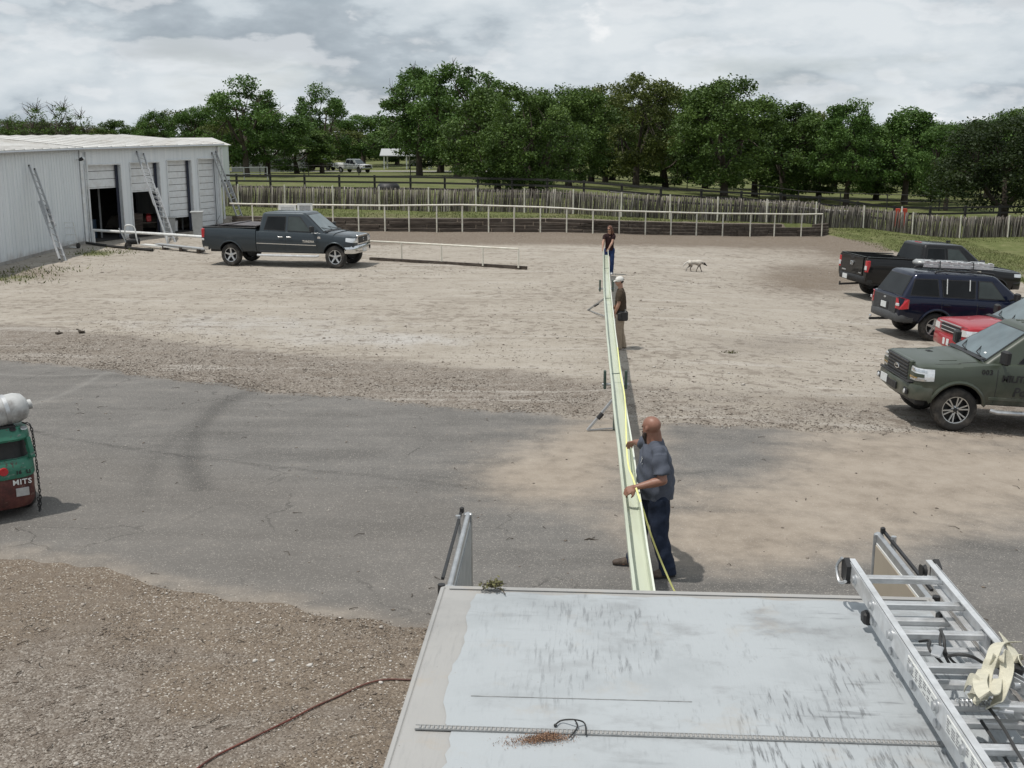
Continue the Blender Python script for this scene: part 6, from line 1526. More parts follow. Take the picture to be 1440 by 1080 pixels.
S = dict(type='pickup', w=1.01, wb=wb_, fo=.78, ro=1.25, rad=.405, zr=.50, roof=1.96, belt=(1.30, 1.34), hood=1.19, cowl=.46, rooff=1.28, rear0=-1.28, rear1=-1.12, cabrear=-1.32, rail=1.40, paint=P_ol, scale=OL_S,
    panes=[[(-1.06, 1.33), (-1.98, 1.34), (-1.98, 1.80), (-1.54, 1.80)], [(-2.10, 1.34), (-3.00, 1.38), (-2.86, 1.80), (-2.10, 1.80)]], gaps=[-.66, -2.04, -3.1], handles=[-1.85, -2.85], step=M['steel'], wheel='double', wheel_mat=silver_edge,
    bumper_out=.10, fbumper=(.54, .83, P_ol), rbumper=(.56, .80, M['black']), wid=.285, flare=.03, lip=.036, arch=.50, mirror_h=.26, mirror_x=.28, screen=M['screen'])
V = vehicle('pickup_truck', 'olive green military police pickup with black grille, nearest of the parked vehicles', 'pickup', lc, rt, 'parked vehicles', S)
t = V['t']; n_ = V['nose']
MB().box((n_-.015, 0, 1.01), (.10, 1.26, .42), bev=.03).build('grille_surround', P_ol, t)
MB().box((n_+.03, 0, .845), (.16, 1.6, .03), bev=.01).build('bumper_gap', M['black'], t)
g = MB().box((n_+.022, 0, 1.015), (.04, 1.14, .375), bev=.02).build('grille', M['black'], t)
for k in range(6): MB().box((n_+.046, 0, .86+k*.062), (.024, 1.12, .034), (0, .3, 0), bev=.006).build('grille_bar', M['darkalloy'], g)
MB().lathe([(.001, .012), (.115, .012), (.125, .006), (.125, 0)], 24, Matrix.Translation((n_+.055, 0, 1.0)) @ Matrix.Rotation(R(90), 4, 'Y') @ Matrix.Diagonal((.42, 1.0, 1, 1))).build('emblem', M['chrome'], t)
put_text('emblem_script', 'Ford', .075, M['black'], t, (n_+.070, 0, .998), (0, 1, 0), (0, 0, 1), shear=.25)
for sg in (-1, 1):
    y0, y1 = sg*.60, sg*.955
    hl = wrapped(V, sg, .64, .30, (.88, .92), (1.13, 1.13), 'headlight', M['clearlens'])
    wrapped(V, sg, .62, .12, (.965, .975), (1.04, 1.03), 'headlight_bar', P_ol, .024, hl); wrapped(V, sg, .62, .0, (.92, .93), (.965, .975), 'amber_marker', M['amber'], .020, hl)
    for z in (.925, 1.09): wrapped(V, sg, .70, .16, (z-.022, z-.018), (z+.022, z+.018), 'reflector', M['chrome'], .020, hl)
    MB().box((n_+.10, sg*.72, .67), (.05, .24, .11), (0, 0, -sg*.14), bev=.02).build('fog_pocket', M['black'], t); MB().lathe([(.001, .02), (.04, .02), (.045, 0)], 14, Matrix.Translation((n_+.125, sg*.76, .67)) @ Matrix.Rotation(R(90), 4, 'Y')).build('fog_light', M['clearlens'], t)
    yy = lambda x, z: sg*(V['sy'](V['xf']+x, z)+.006)
    put_text('fender_number', '003', .13, M['black'], t, (V['xf']-.47, yy(-.47, 1.12), 1.14), (-sg, 0, 0), (0, .0, 1), bold=.004, space=1.1)
    put_text('door_lettering', 'MILITARY', .17, M['black'], t, (V['xf']-1.10, yy(-1.1, 1.0), 1.04), (-sg, 0, 0), (0, .0, 1), bold=.005, shear=.1)
    put_text('door_lettering', 'Police', .24, M['black'], t, (V['xf']-1.26, yy(-1.2, .8), .80), (-sg, 0, 0), (0, .0, 1), bold=.005, shear=.2)
    MB().tube([(n_-.5, sg*.60, V['zh']+.045), (n_-1.0, sg*.62, V['zh']+.085), (V['cx0']+.12, sg*.66, 1.26)], .018, 6).build('hood_crease', P_ol, t, smooth=60)
    MB().beam((V['xf']-.55, sg*(V['sy'](V['xf']-.6, .66)+.004), .66), (V['xcb'], sg*(V['sy'](V['xcb'], .66)+.004), .67), .02, .06, bev=.01).build('door_moulding', P_ol, t)
put_text('hood_number', '003', .14, M['black'], t, (n_-.62, -.30, V['zh']+.078), (0, 1, 0), (-1, 0, .1), bold=.004)
MB().box((n_+.135, .05, .67), (.03, .52, .14), bev=.02).build('lower_grille', M['black'], t)
MB().box((n_+.155, -.36, .70), (.012, .31, .155), (0, 0, .06), bev=.004).build('number_plate', M['plate'], t)
MB().box((n_-.22, 0, .46), (.20, 1.4, .14), bev=.03).build('air_dam', M['black'], t)
for y in (-.35, -.12, .12, .35): MB().beam((V['cx0']-1.0, y, 1.955), (V['xcb']+.35, y, 1.955), .05, .016, bev=.006).build('roof_rib', P_ol, t)
a0, _, _ = V['ring'](1.40)
MB().box((a0+.0, .45, 1.40), (.02, .09, .07), (0, -.85, 0)).build('windscreen_sticker', M['white'], t)

# ---------------------------------------------------------------- black pickup, tail towards the yard
P_bk = paint('black_paint', (.006, .006, .007), dustamt=.05)
RAM_H = R(11)
pr_ = gp(1258, 424); fw = Vector((math.cos(RAM_H), math.sin(RAM_H), 0)); lf_ = Vector((-fw.y, fw.x, 0)); RS = 1.0
cen = pr_+fw*1.79*RS+lf_*.86*RS
lc, rt = pose(cen.x, cen.y, RAM_H)
S = dict(type='pickup', w=1.02, wb=3.58, fo=.98, ro=1.22, rad=.405, zr=.50, roof=1.96, belt=(1.26, 1.32), hood=1.14, cowl=.38, rooff=1.15, rear0=-1.02, rear1=-.86, cabrear=-1.06, rail=1.42, paint=P_bk, scale=RS,
    panes=[[(-.95, 1.31), (-1.82, 1.33), (-1.82, 1.80), (-1.42, 1.80)], [(-1.94, 1.335), (-2.62, 1.36), (-2.54, 1.80), (-1.94, 1.80)]], glass=[M['glass_lit'], M['glass']], gaps=[-.66, -1.88, -2.72], handles=[-1.7, -2.05], wheel='five', fbumper=(.55, .86, P_bk), rbumper=(.56, .80, M['black']), wid=.285, painted_rail=True, rearglass=(.1, .93))
V = vehicle('pickup_truck', 'black pickup with its tailgate towards the yard, farthest of the right hand row', 'pickup', lc, rt, 'parked vehicles', S)
t = V['t']; tl = V['tail']
for sg in (-1, 1):
    MB().box((tl+.06, sg*.91, 1.13), (.14, .17, .42), bev=.03).build('tail_light', M['redlens'], t); MB().box((tl-.012, sg*.91, 1.08), (.02, .13, .14), bev=.01).build('reverse_light', M['clearlens'], t)
    wrapped(V, sg, .60, .34, (.95, .98), (1.08, 1.08), 'headlight', M['clearlens'])
    MB().box((V['xf']-.72, sg*(V['sy'](V['xf']-.72, 1.12)+.004), 1.12), (.17, .012, .035), bev=.004).build('badge', M['chrome'], t)
MB().box((tl-.012, 0, 1.10), (.03, 1.44, .60), bev=.015).build('tailgate', P_bk, t)
MB().box((tl-.03, 0, 1.33), (.02, .26, .06), bev=.01).build('tailgate_handle', M['black'], t)
# ram's head shield emblem: skull plate with two curled horns
em = MB(); 
em.prism([(tl-.034, -.035, 1.20), (tl-.034, .035, 1.20), (tl-.034, .028, 1.12), (tl-.034, 0, 1.06), (tl-.034, -.028, 1.12)], (-.015, 0, 0))
for sg in (-1, 1): em.tube(spl([(tl-.042, sg*.02, 1.20), (tl-.046, sg*.07, 1.215), (tl-.046, sg*.085, 1.15), (tl-.046, sg*.06, 1.09), (tl-.046, sg*.045, 1.12)], 4), [.018]*9+[.016]*4+[.01]*4, 6)
em.build('emblem', M['alloy'], t, smooth=50)
MB().box((tl-.03, .54, .88), (.010, .26, .045), bev=.003).build('badge', M['alloy'], t); MB().box((tl-.03, -.58, .88), (.010, .16, .03), bev=.003).build('badge', M['alloy'], t)
MB().box((tl-.20, .1, .70), (.012, .31, .155), bev=.004).build('number_plate', M['plate'], t)
MB().beam((tl+.4, 0, .48), (tl-.42, 0, .42), .06, .06).tube([(tl-.40, 0, .42), (tl-.40, 0, .52)], .025, 8).build('tow_hitch', M['black'], t)
MB().box((V['xcb']+.36, 0, 1.945), (.10, .34, .03), bev=.01).build('brake_light', M['redlens'], t)
MB().box((V['cx0']-1.0, 0, 2.0), (.16, .05, .07), bev=.025).build('roof_aerial', M['black'], t)
for y in (-.32, .32): MB().box((V['nose']-.75, y, V['zh']+.09), (.34, .18, .04), (0, .06, 0), bev=.015).build('hood_vent', M['darkalloy'], t)

# ---------------------------------------------------------------- navy estate with a ladder bundle on its roof
P_nv = paint('navy_paint', (.004, .008, .026), dustamt=.05)
EX_H = R(7)
pr_ = gp(1308, 479); fw = Vector((math.cos(EX_H), math.sin(EX_H), 0)); lf_ = Vector((-fw.y, fw.x, 0)); ES = 1.0
cen = pr_+fw*1.445*ES+lf_*.78*ES
lc, rt = pose(cen.x, cen.y, EX_H)
S = dict(type='suv', w=.935, wb=2.89, fo=.90, ro=1.02, rad=.375, zr=.44, roof=1.78, belt=(1.13, 1.15), hood=1.06, cowl=.42, rooff=1.15, rear0=-2.40, rear1=-2.08, cabrear=-2.0, paint=P_nv, scale=ES,
    panes=[[(-.98, 1.18), (-1.72, 1.19), (-1.72, 1.61), (-1.38, 1.61)], [(-1.84, 1.19), (-2.70, 1.20), (-2.76, 1.61), (-1.84, 1.61)], [(-2.84, 1.20), (-3.62, 1.21), (-3.50, 1.60), (-2.90, 1.61)]], glass=[M['glass_lit'], M['glass'], M['glass']], gaps=[-.66, -1.78, -2.78], handles=[-1.64, -2.64], wheel='five', fbumper=(.45, .74, P_nv), rbumper=(.46, .70, simple('grey_cladding', (.06, .062, .065), .6, var=.15)), wid=.255, step=M['alu'], rearglass=(.08, .90), lip=.034, flare=.02, rooff_w=.76)
V = vehicle('sport_utility_car', 'dark navy estate car with a silver ladder bundle strapped on its roof rack', 'car', lc, rt, 'parked vehicles', S)
NV = V; t = V['t']; tl = V['tail']
MB().box((tl-.004, 0, .88), (.05, 1.34, .44), (0, 0, 0), bev=.02).build('tailgate', simple('tailgate_grey', (.028, .03, .034), .5, var=.15), t)
MB().box((tl-.034, 0, .83), (.02, .48, .19), bev=.01).build('plate_recess', M['black'], t); MB().box((tl-.048, 0, .83), (.012, .31, .155), bev=.004).build('number_plate', M['plate'], t)
MB().lathe([(.001, .010), (.055, .010), (.06, 0)], 18, Matrix.Translation((tl-.03, 0, 1.03)) @ Matrix.Rotation(R(-90), 4, 'Y') @ Matrix.Diagonal((.45, 1.0, 1, 1))).build('emblem', M['alloy'], t)
for sg in (-1, 1):
    MB().prism([(tl+.0, sg*.66, .82), (tl+.0, sg*.66, 1.10), (tl+.03, sg*.80, 1.12), (tl+.22, sg*.925, 1.08), (tl+.22, sg*.935, .84), (tl+.04, sg*.84, .80)], (-.04, sg*.02, 0)).build('tail_light', M['redlens'], t)
    MB().box((tl-.04, sg*.80, .93), (.03, .13, .07), (0, 0, -sg*.25), bev=.01).build('reverse_light', M['clearlens'], t)
    MB().tube(spl([(V['cx0']-.85, sg*.60, 1.77), (V['cx0']-1.0, sg*.60, 1.83), (V['cx0']-2.3, sg*.60, 1.83), (V['cx0']-2.5, sg*.60, 1.77)], 5), .022, 8).build('roof_rail', M['black'], t, smooth=50)
for x in (-1.3, -2.1): MB().beam((V['cx0']+x, -.62, 1.85), (V['cx0']+x, .62, 1.85), .06, .03, bev=.008).build('cross_bar', M['black'], t)
MB().beam((tl+.4, 0, .46), (tl-.40, 0, .42), .06, .06).build('tow_bar', M['black'], t); MB().ell((tl-.38, 0, .50), .035, 10, 8).tube([(tl-.38, 0, .42), (tl-.38, 0, .50)], .02, 8).build('tow_ball', M['chrome'], t)
# drips of white sealant down the rear door glass
for x, z0, z1 in ((-2.62, 1.26, 1.60), (-1.98, 1.36, 1.60)):
    MB().tube([(V['xf']+x, -(NV['ring'](z)[2]+.010), z) for z in np.linspace(z0, z1+.05, 6)], .013, 5).build('strap_tail', M['plate'], t)
# ladder bundle (rests on the rack, a thing of its own)
mt = t.matrix_basis.copy() if False else Matrix.LocRotScale(Vector(lc), rt, Vector((ES,)*3))
lb = thing('ladder_bundle', 'folded silver multi-section ladder strapped on the roof of the navy estate car', 'ladder', mt @ Vector((-.62, .05, 1.87)), rot=rt)
for k, (y, z) in enumerate(((-.24, .05), (-.24, .14), (.24, .05), (.24, .14))): MB().beam((-1.0, y, z), (1.0, y, z), .03, .075, bev=.006).build('rail', M['alu'], lb)
for k in range(7):
    for z in (.05, .14): MB().tube([(-.9+k*.3, -.24, z), (-.9+k*.3, .24, z)], .017, 8).build('rung', M['alu'], lb, smooth=40)
for k in range(7): MB().box((-.9+k*.3, -.24+.02, .18), (.10, .09, .03), bev=.01).build('bracket', M['alu'], lb)
MB().ell((-1.02, -.02, .11), (.16, .24, .09), 12, 8).build('wrap', simple('silver_wrap', (.35, .36, .36), .4, .4, var=.3, scale=25, bump=.8, bscale=40), lb, smooth=60)
for x in (-.55, .4): MB().tube([(x, -.30, -.02), (x, -.27, .19), (x, .27, .19), (x, .30, -.02)], .014, 5).build('tie', M['wire'], lb)

# ---------------------------------------------------------------- red car between the navy and the olive ones
P_rd = paint('red_paint', (.36, .018, .028), dustamt=.07, metal=.25)
RD_H = R(180+4)
nosep = gp(1346, 520)
fw = Vector((math.cos(RD_H), math.sin(RD_H), 0)); lf_ = Vector((-fw.y, fw.x, 0))
cen = nosep-fw*2.3-lf_*.55
lc, rt = pose(cen.x, cen.y, RD_H)
S = dict(type='suv', w=.94, wb=2.85, fo=.90, ro=.98, rad=.375, zr=.40, roof=1.72, belt=(1.10, 1.13), hood=1.03, cowl=.34, rooff=1.12, rear0=-2.35, rear1=-2.05, cabrear=-2.0, paint=P_rd, scale=1.0,
    panes=[[(-.92, 1.15), (-1.68, 1.16), (-1.68, 1.55), (-1.35, 1.55)], [(-1.80, 1.16), (-2.66, 1.17), (-2.66, 1.55), (-1.80, 1.55)], [(-2.76, 1.17), (-3.45, 1.18), (-3.35, 1.54), (-2.80, 1.55)]], gaps=[-.62, -1.74, -2.7], handles=[-1.6, -2.55], wheel='five', fbumper=(.42, .70, P_rd), rbumper=(.45, .70, P_rd), wid=.25)
V = vehicle('parked_car', 'bright red car squeezed between the navy estate and the olive pickup', 'car', lc, rt, 'parked vehicles', S)
t = V['t']; n_ = V['nose']
g = MB().box((n_-.02, 0, .85), (.08, .98, .20), bev=.03).build('grille', M['black'], t)
for z in (.80, .89): MB().box((n_+.02, 0, z), (.02, .94, .022), bev=.008).build('grille_bar', M['chrome'], g)
MB().box((n_+.025, 0, .985), (.03, 1.10, .03), bev=.01).build('grille_trim', M['chrome'], t)
for sg in (-1, 1):
    wrapped(V, sg, .56, .36, (.78, .84), (.93, .96), 'headlight', M['clearlens'])
MB().box((n_+.09, 0, .56), (.012, .31, .15), bev=.004).build('number_plate', M['plate'], t)

# ---------------------------------------------------------------- far pickups under the oaks
def far_pickup(px, Y, head, paint_, label, sc_=1.0):
    x = ray(px, 300).x/ray(px, 300).y*Y; S2 = dict(type='pickup', w=1.0, wb=3.7, fo=.95, ro=1.2, rad=.40, zr=.48, roof=1.95, belt=(1.22, 1.28), hood=1.12, cowl=.36, rooff=1.15, rear0=-1.05, rear1=-.9, cabrear=-1.1, rail=1.38, paint=paint_, scale=sc_,
        panes=[[(-.95, 1.27), (-1.82, 1.30), (-1.82, 1.78), (-1.42, 1.78)], [(-1.94, 1.30), (-2.72, 1.33), (-2.62, 1.78), (-1.94, 1.78)]], gaps=[-.66, -1.88], handles=[-1.7], wheel='five', fbumper=(.52, .82, M['chrome']), rbumper=(.56, .80, M['chrome']), painted_rail=True)
    V = vehicle('pickup_truck', label, 'pickup', (x, Y, gz(x, Y)+.02), (0, 0, head), 'far pickups', S2)
    t = V['t']; MB().box((V['nose'], 0, .98), (.06, 1.2, .3), bev=.02).build('grille', M['black'], t)
    for sg in (-1, 1): MB().box((V['nose']-.03, sg*.78, .98), (.1, .3, .2), bev=.02).build('headlight', M['clearlens'], t)
far_pickup(500, 168, R(-38), paint('white_truck_paint', (.82, .83, .83), metal=0, dustamt=0), 'white pickup parked far off under the oaks left of the carport')
far_pickup(453, 188, R(-20), P_bk, 'dark pickup in the shade left of the far white pickup')
# ================================================================== GAS TANK TRUCK (forklift tail cut by the left edge of the frame)
m_, b = new_mat('chipped_green_paint'); co = b.coord()
c = b.ramp(b.noise(co, 4, 5), [(.3, (.026, .135, .090)), (.7, (.040, .19, .125))])
chip = b.maprange(b.noise(co, 11, 6, .7), .57, .63); c = b.mix(chip, c, (.07, .045, .035)); c = b.mix(b.maprange(b.noise(b.scalev(co, (1, 1, 3)), 7, 5), .60, .70, 0, .7), c, (.22, .28, .25))
finish(b, Base_Color=c, Roughness=.5); P_gr = m_
m_, b = new_mat('rusted_maroon'); co = b.coord()
c = b.ramp(b.noise(co, 6, 6, .65), [(.3, (.035, .014, .012)), (.5, (.095, .028, .024)), (.7, (.14, .06, .04))]); c = b.mix(b.maprange(b.noise(co, 14, 5), .62, .7, 0, .6), c, (.25, .2, .16))
finish(b, Base_Color=c, Roughness=.75); P_mr = m_
tank_m = simple('gas_tank_white', (.46, .465, .46), .45, 0, var=.18, scale=6, dust=(.16, .145, .135), dustamt=.75)
base = gp(62, 726); FY = math.atan2(-.80, .60)     # tail points at the camera and a little right
fx = Vector((math.cos(FY), math.sin(FY), 0)); fyv = Vector((-fx.y, fx.x, 0))
org = base-fx*.05-fyv*.56
fk = thing('forklift', 'battered green forklift tail with a white gas cylinder on top and a hanging chain', 'forklift', (org.x, org.y, gz(org.x, org.y)), rotz=FY, scale=(1, 1, .91))
def rr2(z, x0, x1, hw, rc): return rrect(x0, x1, hw, hw, z, rc, 5)
MB().loft([rr2(.16, -.02, -.9, .50, .22), rr2(.24, .03, -.9, .535, .25), rr2(.56, .04, -.9, .54, .25), rr2(.60, .03, -.9, .535, .25)]).build('counterweight', P_mr, fk, smooth=40)
MB().loft([rr2(.605, .045, -.9, .545, .25), rr2(.64, .06, -.9, .555, .26), rr2(.83, .04, -.9, .55, .26), rr2(.87, .01, -.9, .54, .25)]).build('rear_band', P_gr, fk, smooth=40)
MB().loft([rr2(.86, -.07, -.9, .515, .22), rr2(1.14, -.10, -.9, .50, .2)]).build('radiator_recess', M['black'], fk, smooth=40)
for sg in (-1, 1): MB().beam((-.02, sg*.50, .85), (-.09, sg*.47, 1.15), .06, .09, bev=.02).build('corner_post', P_gr, fk)
for y_ in (-.18, .12): MB().beam((-.10, y_, .90), (-.11, y_+.16, 1.08), .012, .012).build('guard_bar', M['steel'], fk)
MB().loft([rr2(1.13, .0, -.9, .53, .25), rr2(1.16, .015, -.9, .535, .25), rr2(1.27, -.02, -.9, .52, .24), rr2(1.31, -.06, -.9, .49, .22)]).build('top_cowl', P_gr, fk, smooth=40)
for y_ in (.30, .43): MB().lathe([(.001, .012), (.035, .012), (.045, 0)], 12, Matrix.Translation((-.045, y_, 1.295)) @ Matrix.Rotation(R(25), 4, 'Y')).build('filler_cap', M['black'] if y_ < .4 else M['steel'], fk)
TA = Matrix.Translation((-.24, -.03, 1.50)) @ Matrix.Rotation(R(-83), 4, 'X')
tk = MB().lathe([(.001, -.56), (.12, -.55), (.18, -.50), (.212, -.42), (.212, .44), (.18, .53), (.11, .575), (.001, .585)], 28, TA).build('gas_cylinder', tank_m, fk, smooth=50)
MB().lathe([(.06, .56), (.07, .57), (.07, .63), (.06, .63), (.055, .58)], 20, TA, cap=False).build('valve_collar', tank_m, tk, smooth=30)
for z in (-.05, .30): MB().lathe([(.213, z-.025), (.222, z-.025), (.222, z+.025), (.213, z+.025)], 28, TA, cap=False).build('clamp_band', M['steel'], tk, smooth=30)
MB().box((-.24, -.1, 1.315), (.34, .9, .05), bev=.015).build('cradle', M['black'], fk)
MB().lathe([(.001, .03), (.055, .025), (.06, 0)], 14, Matrix.Translation((.055, .12, .735)) @ Matrix.Rotation(R(90), 4, 'Y')).build('tail_lamp', M['redlens'], fk, smooth=40)
put_text('lettering', 'MITS', .105, M['white'], fk, (.046, .335, .545), (0, 1, 0), (0, 0, 1), bold=.002, space=1.1)
put_text('lettering', '16', .07, M['black'], fk, (.058, .30, .69), (0, 1, 0), (0, 0, 1), bold=.004); put_text('lettering', 'LI', .07, M['black'], fk, (.052, .42, .685), (.2, 1, 0), (0, 0, 1), bold=.004)
MB().box((.045, .33, .40), (.012, .16, .12), bev=.003).build('data_plate', M['steel'], fk)
# chain hanging down the right hand corner
pts = spl([(-.14, .47, 1.335), (-.09, .535, 1.27), (-.10, .56, .85), (-.09, .565, .5), (-.08, .565, .22), (-.06, .55, .09), (-.02, .53, .07), (.0, .52, .25)], 9)
ln = MB(); acc = 0
cum = [0]
for p, q in zip(pts[:-1], pts[1:]): cum.append(cum[-1]+(q-p).length)
link_me = MB().tube([(math.cos(a)*.026*1.3, math.sin(a)*.014, 0) for a in np.linspace(0, 2*math.pi, 13)], .0062, 5, cap=False).mesh('chain_link', M['black'], 60)
k = 0; s_ = 0
while s_ < cum[-1]:
    i = max(0, np.searchsorted(cum, s_)-1); p = pts[i].lerp(pts[min(i+1, len(pts)-1)], (s_-cum[i])/max(1e-6, cum[min(i+1, len(pts)-1)]-cum[i])); t_ = (pts[min(i+1, len(pts)-1)]-pts[i]).normalized()
    ob = link('chain_link', link_me, fk, p); ob.rotation_euler = (t_.to_track_quat('X', 'Z').to_matrix() @ Matrix.Rotation(R(90)*(k % 2), 3, 'X')).to_euler(); k += 1; s_ += .048
# the rest of it, mostly beyond the frame
MB().box((-1.25, 0, .62), (.9, 1.0, .6), bev=.06).build('chassis', P_gr, fk); MB().box((-1.2, 0, 1.02), (.5, .5, .12), bev=.05).build('seat', M['black'], fk); MB().box((-.98, 0, 1.28), (.12, .48, .45), bev=.05).build('seat_back', M['black'], fk)
for sg in (-1, 1):
    MB().lathe([(.08, -.09), (.2, -.1), (.235, -.06), (.235, .06), (.2, .1), (.08, .09)], 22, Matrix.Translation((-.5, sg*.47, .235)) @ Matrix.Rotation(R(90), 4, 'X')).build('wheel', M['rubber'], fk, smooth=40)
    MB().lathe([(.1, -.11), (.28, -.12), (.32, -.08), (.32, .08), (.28, .12), (.1, .11)], 22, Matrix.Translation((-1.85, sg*.48, .32)) @ Matrix.Rotation(R(90), 4, 'X')).build('wheel', M['rubber'], fk, smooth=40)
    MB().beam((-2.1, sg*.22, .08), (-3.1, sg*.22, .06), .12, .04).build('fork', M['black'], fk)

# ================================================================== PEOPLE AND THE DOG
def capsule(mb, p, q, r0, r1, n=14):
    p, q = Vector(p), Vector(q); d_ = q-p; L = d_.length
    if L < 1e-5: mb.ell(p, r0, 12, 8); return
    t_ = d_/L; pts, rs_ = [], []
    for a in (-80, -55, -28): pts.append(p+t_*r0*math.sin(R(a))); rs_.append(r0*math.cos(R(a)))
    for f in (0, .33, .66, 1): pts.append(p+d_*f); rs_.append(r0+(r1-r0)*f)
    for a in (28, 55, 80): pts.append(q+t_*r1*math.sin(R(a))); rs_.append(r1*math.cos(R(a)))
    mb.tube(pts, rs_, n)
def blobmesh(name, prims, voxel, mat_, smooth=5, wr=0.0, wf=9.0, cutz=None):
    mb = MB()
    for p in prims:
        if p[0] == 'c': capsule(mb, *p[1:])
        elif p[0] == 'l': mb.loft(p[1])
        elif p[0] == 't': mb.tube([p[1], (Vector(p[1])+Vector(p[2]))/2, p[2]], [p[3], (p[3]+p[4])/2, p[4]], 16)
        else: mb.ell(p[1], p[2], 18, 12, Euler(p[3]).to_matrix().to_4x4() if len(p) > 3 else None)
    me = mb.mesh(name, mat_)
    def setup(o):
        m1 = o.modifiers.new('r', 'REMESH'); m1.mode = 'VOXEL'; m1.voxel_size = voxel; m1.use_smooth_shade = True
        m2 = o.modifiers.new('s', 'SMOOTH'); m2.factor = .5; m2.iterations = smooth
    r = modded(me, setup)
    n = len(r.vertices); co = np.empty(n*3, np.float32); r.vertices.foreach_get('co', co); co = co.reshape(-1, 3)
    if wr:
        no = np.empty(n*3, np.float32); r.vertices.foreach_get('normal', no); no = no.reshape(-1, 3)
        w1 = np.sin(co[:, 2]*wf*4.1+5*np.sin(co[:, 0]*wf+1.3)+4*np.sin(co[:, 1]*wf*.8)); w2 = np.sin(co[:, 2]*wf*1.7-co[:, 1]*wf*3+3*np.sin(co[:, 0]*wf*1.6))
        co = co+no*((w1*.6+w2*.6)*wr)[:, None]
    if cutz: co[:, 2] = np.maximum(co[:, 2], cutz)
    r.vertices.foreach_set('co', co.ravel()); r.materials.clear(); r.materials.append(mat_); r.polygons.foreach_set('use_smooth', [True]*len(r.polygons)); r.update(); return r
def ik(a, c, l1, l2, hint):
    a, c = Vector(a), Vector(c); d_ = c-a; L = min(d_.length, (l1+l2)*.995); t_ = d_.normalized(); c = a+t_*L
    x = (l1*l1-l2*l2+L*L)/(2*L); h = math.sqrt(max(0, l1*l1-x*x)); hv_ = Vector(hint); hv_ = (hv_-t_*hv_.dot(t_)).normalized(); return a+t_*x+hv_*h, c
def hand(prims, wr_, fdir, pnorm, curl, thumb_side, s=1.0):
    """palm and five bent fingers; pnorm points out of the palm"""
    w = Vector(wr_); f = Vector(fdir).normalized(); p = Vector(pnorm); p = (p-f*p.dot(f)).normalized(); sd = f.cross(p)*thumb_side
    k0 = w+f*.095*s
    for i, (o, L) in enumerate(((.034, .070), (.0115, .080), (-.0115, .075), (-.034, .058))):
        b_ = w+f*(.085 if i in (1, 2) else .078)*s+sd*o*s
        prims.append(('c', w+sd*o*.55*s+f*.01, b_, .017*s, .0135*s, 8))
        a = curl; q = b_
        for sgm, l in enumerate((.46, .31, .23)):
            dr_ = (f*math.cos(a)+p*math.sin(a)); e = q+dr_*L*l*1.25*s; prims.append(('c', q, e, (.0105-.001*sgm)*s, (.0095-.001*sgm)*s, 8)); q = e; a += curl*.9
    tb = w+f*.028*s+sd*.030*s; t1 = tb+(f*.6+sd*.75+p*.35).normalized()*.042*s; t2 = t1+(f*.8+sd*.15+p*.55).normalized()*.034*s
    prims.append(('c', tb, t1, .0155*s, .0125*s, 8)); prims.append(('c', t1, t2, .012*s, .0095*s, 8))
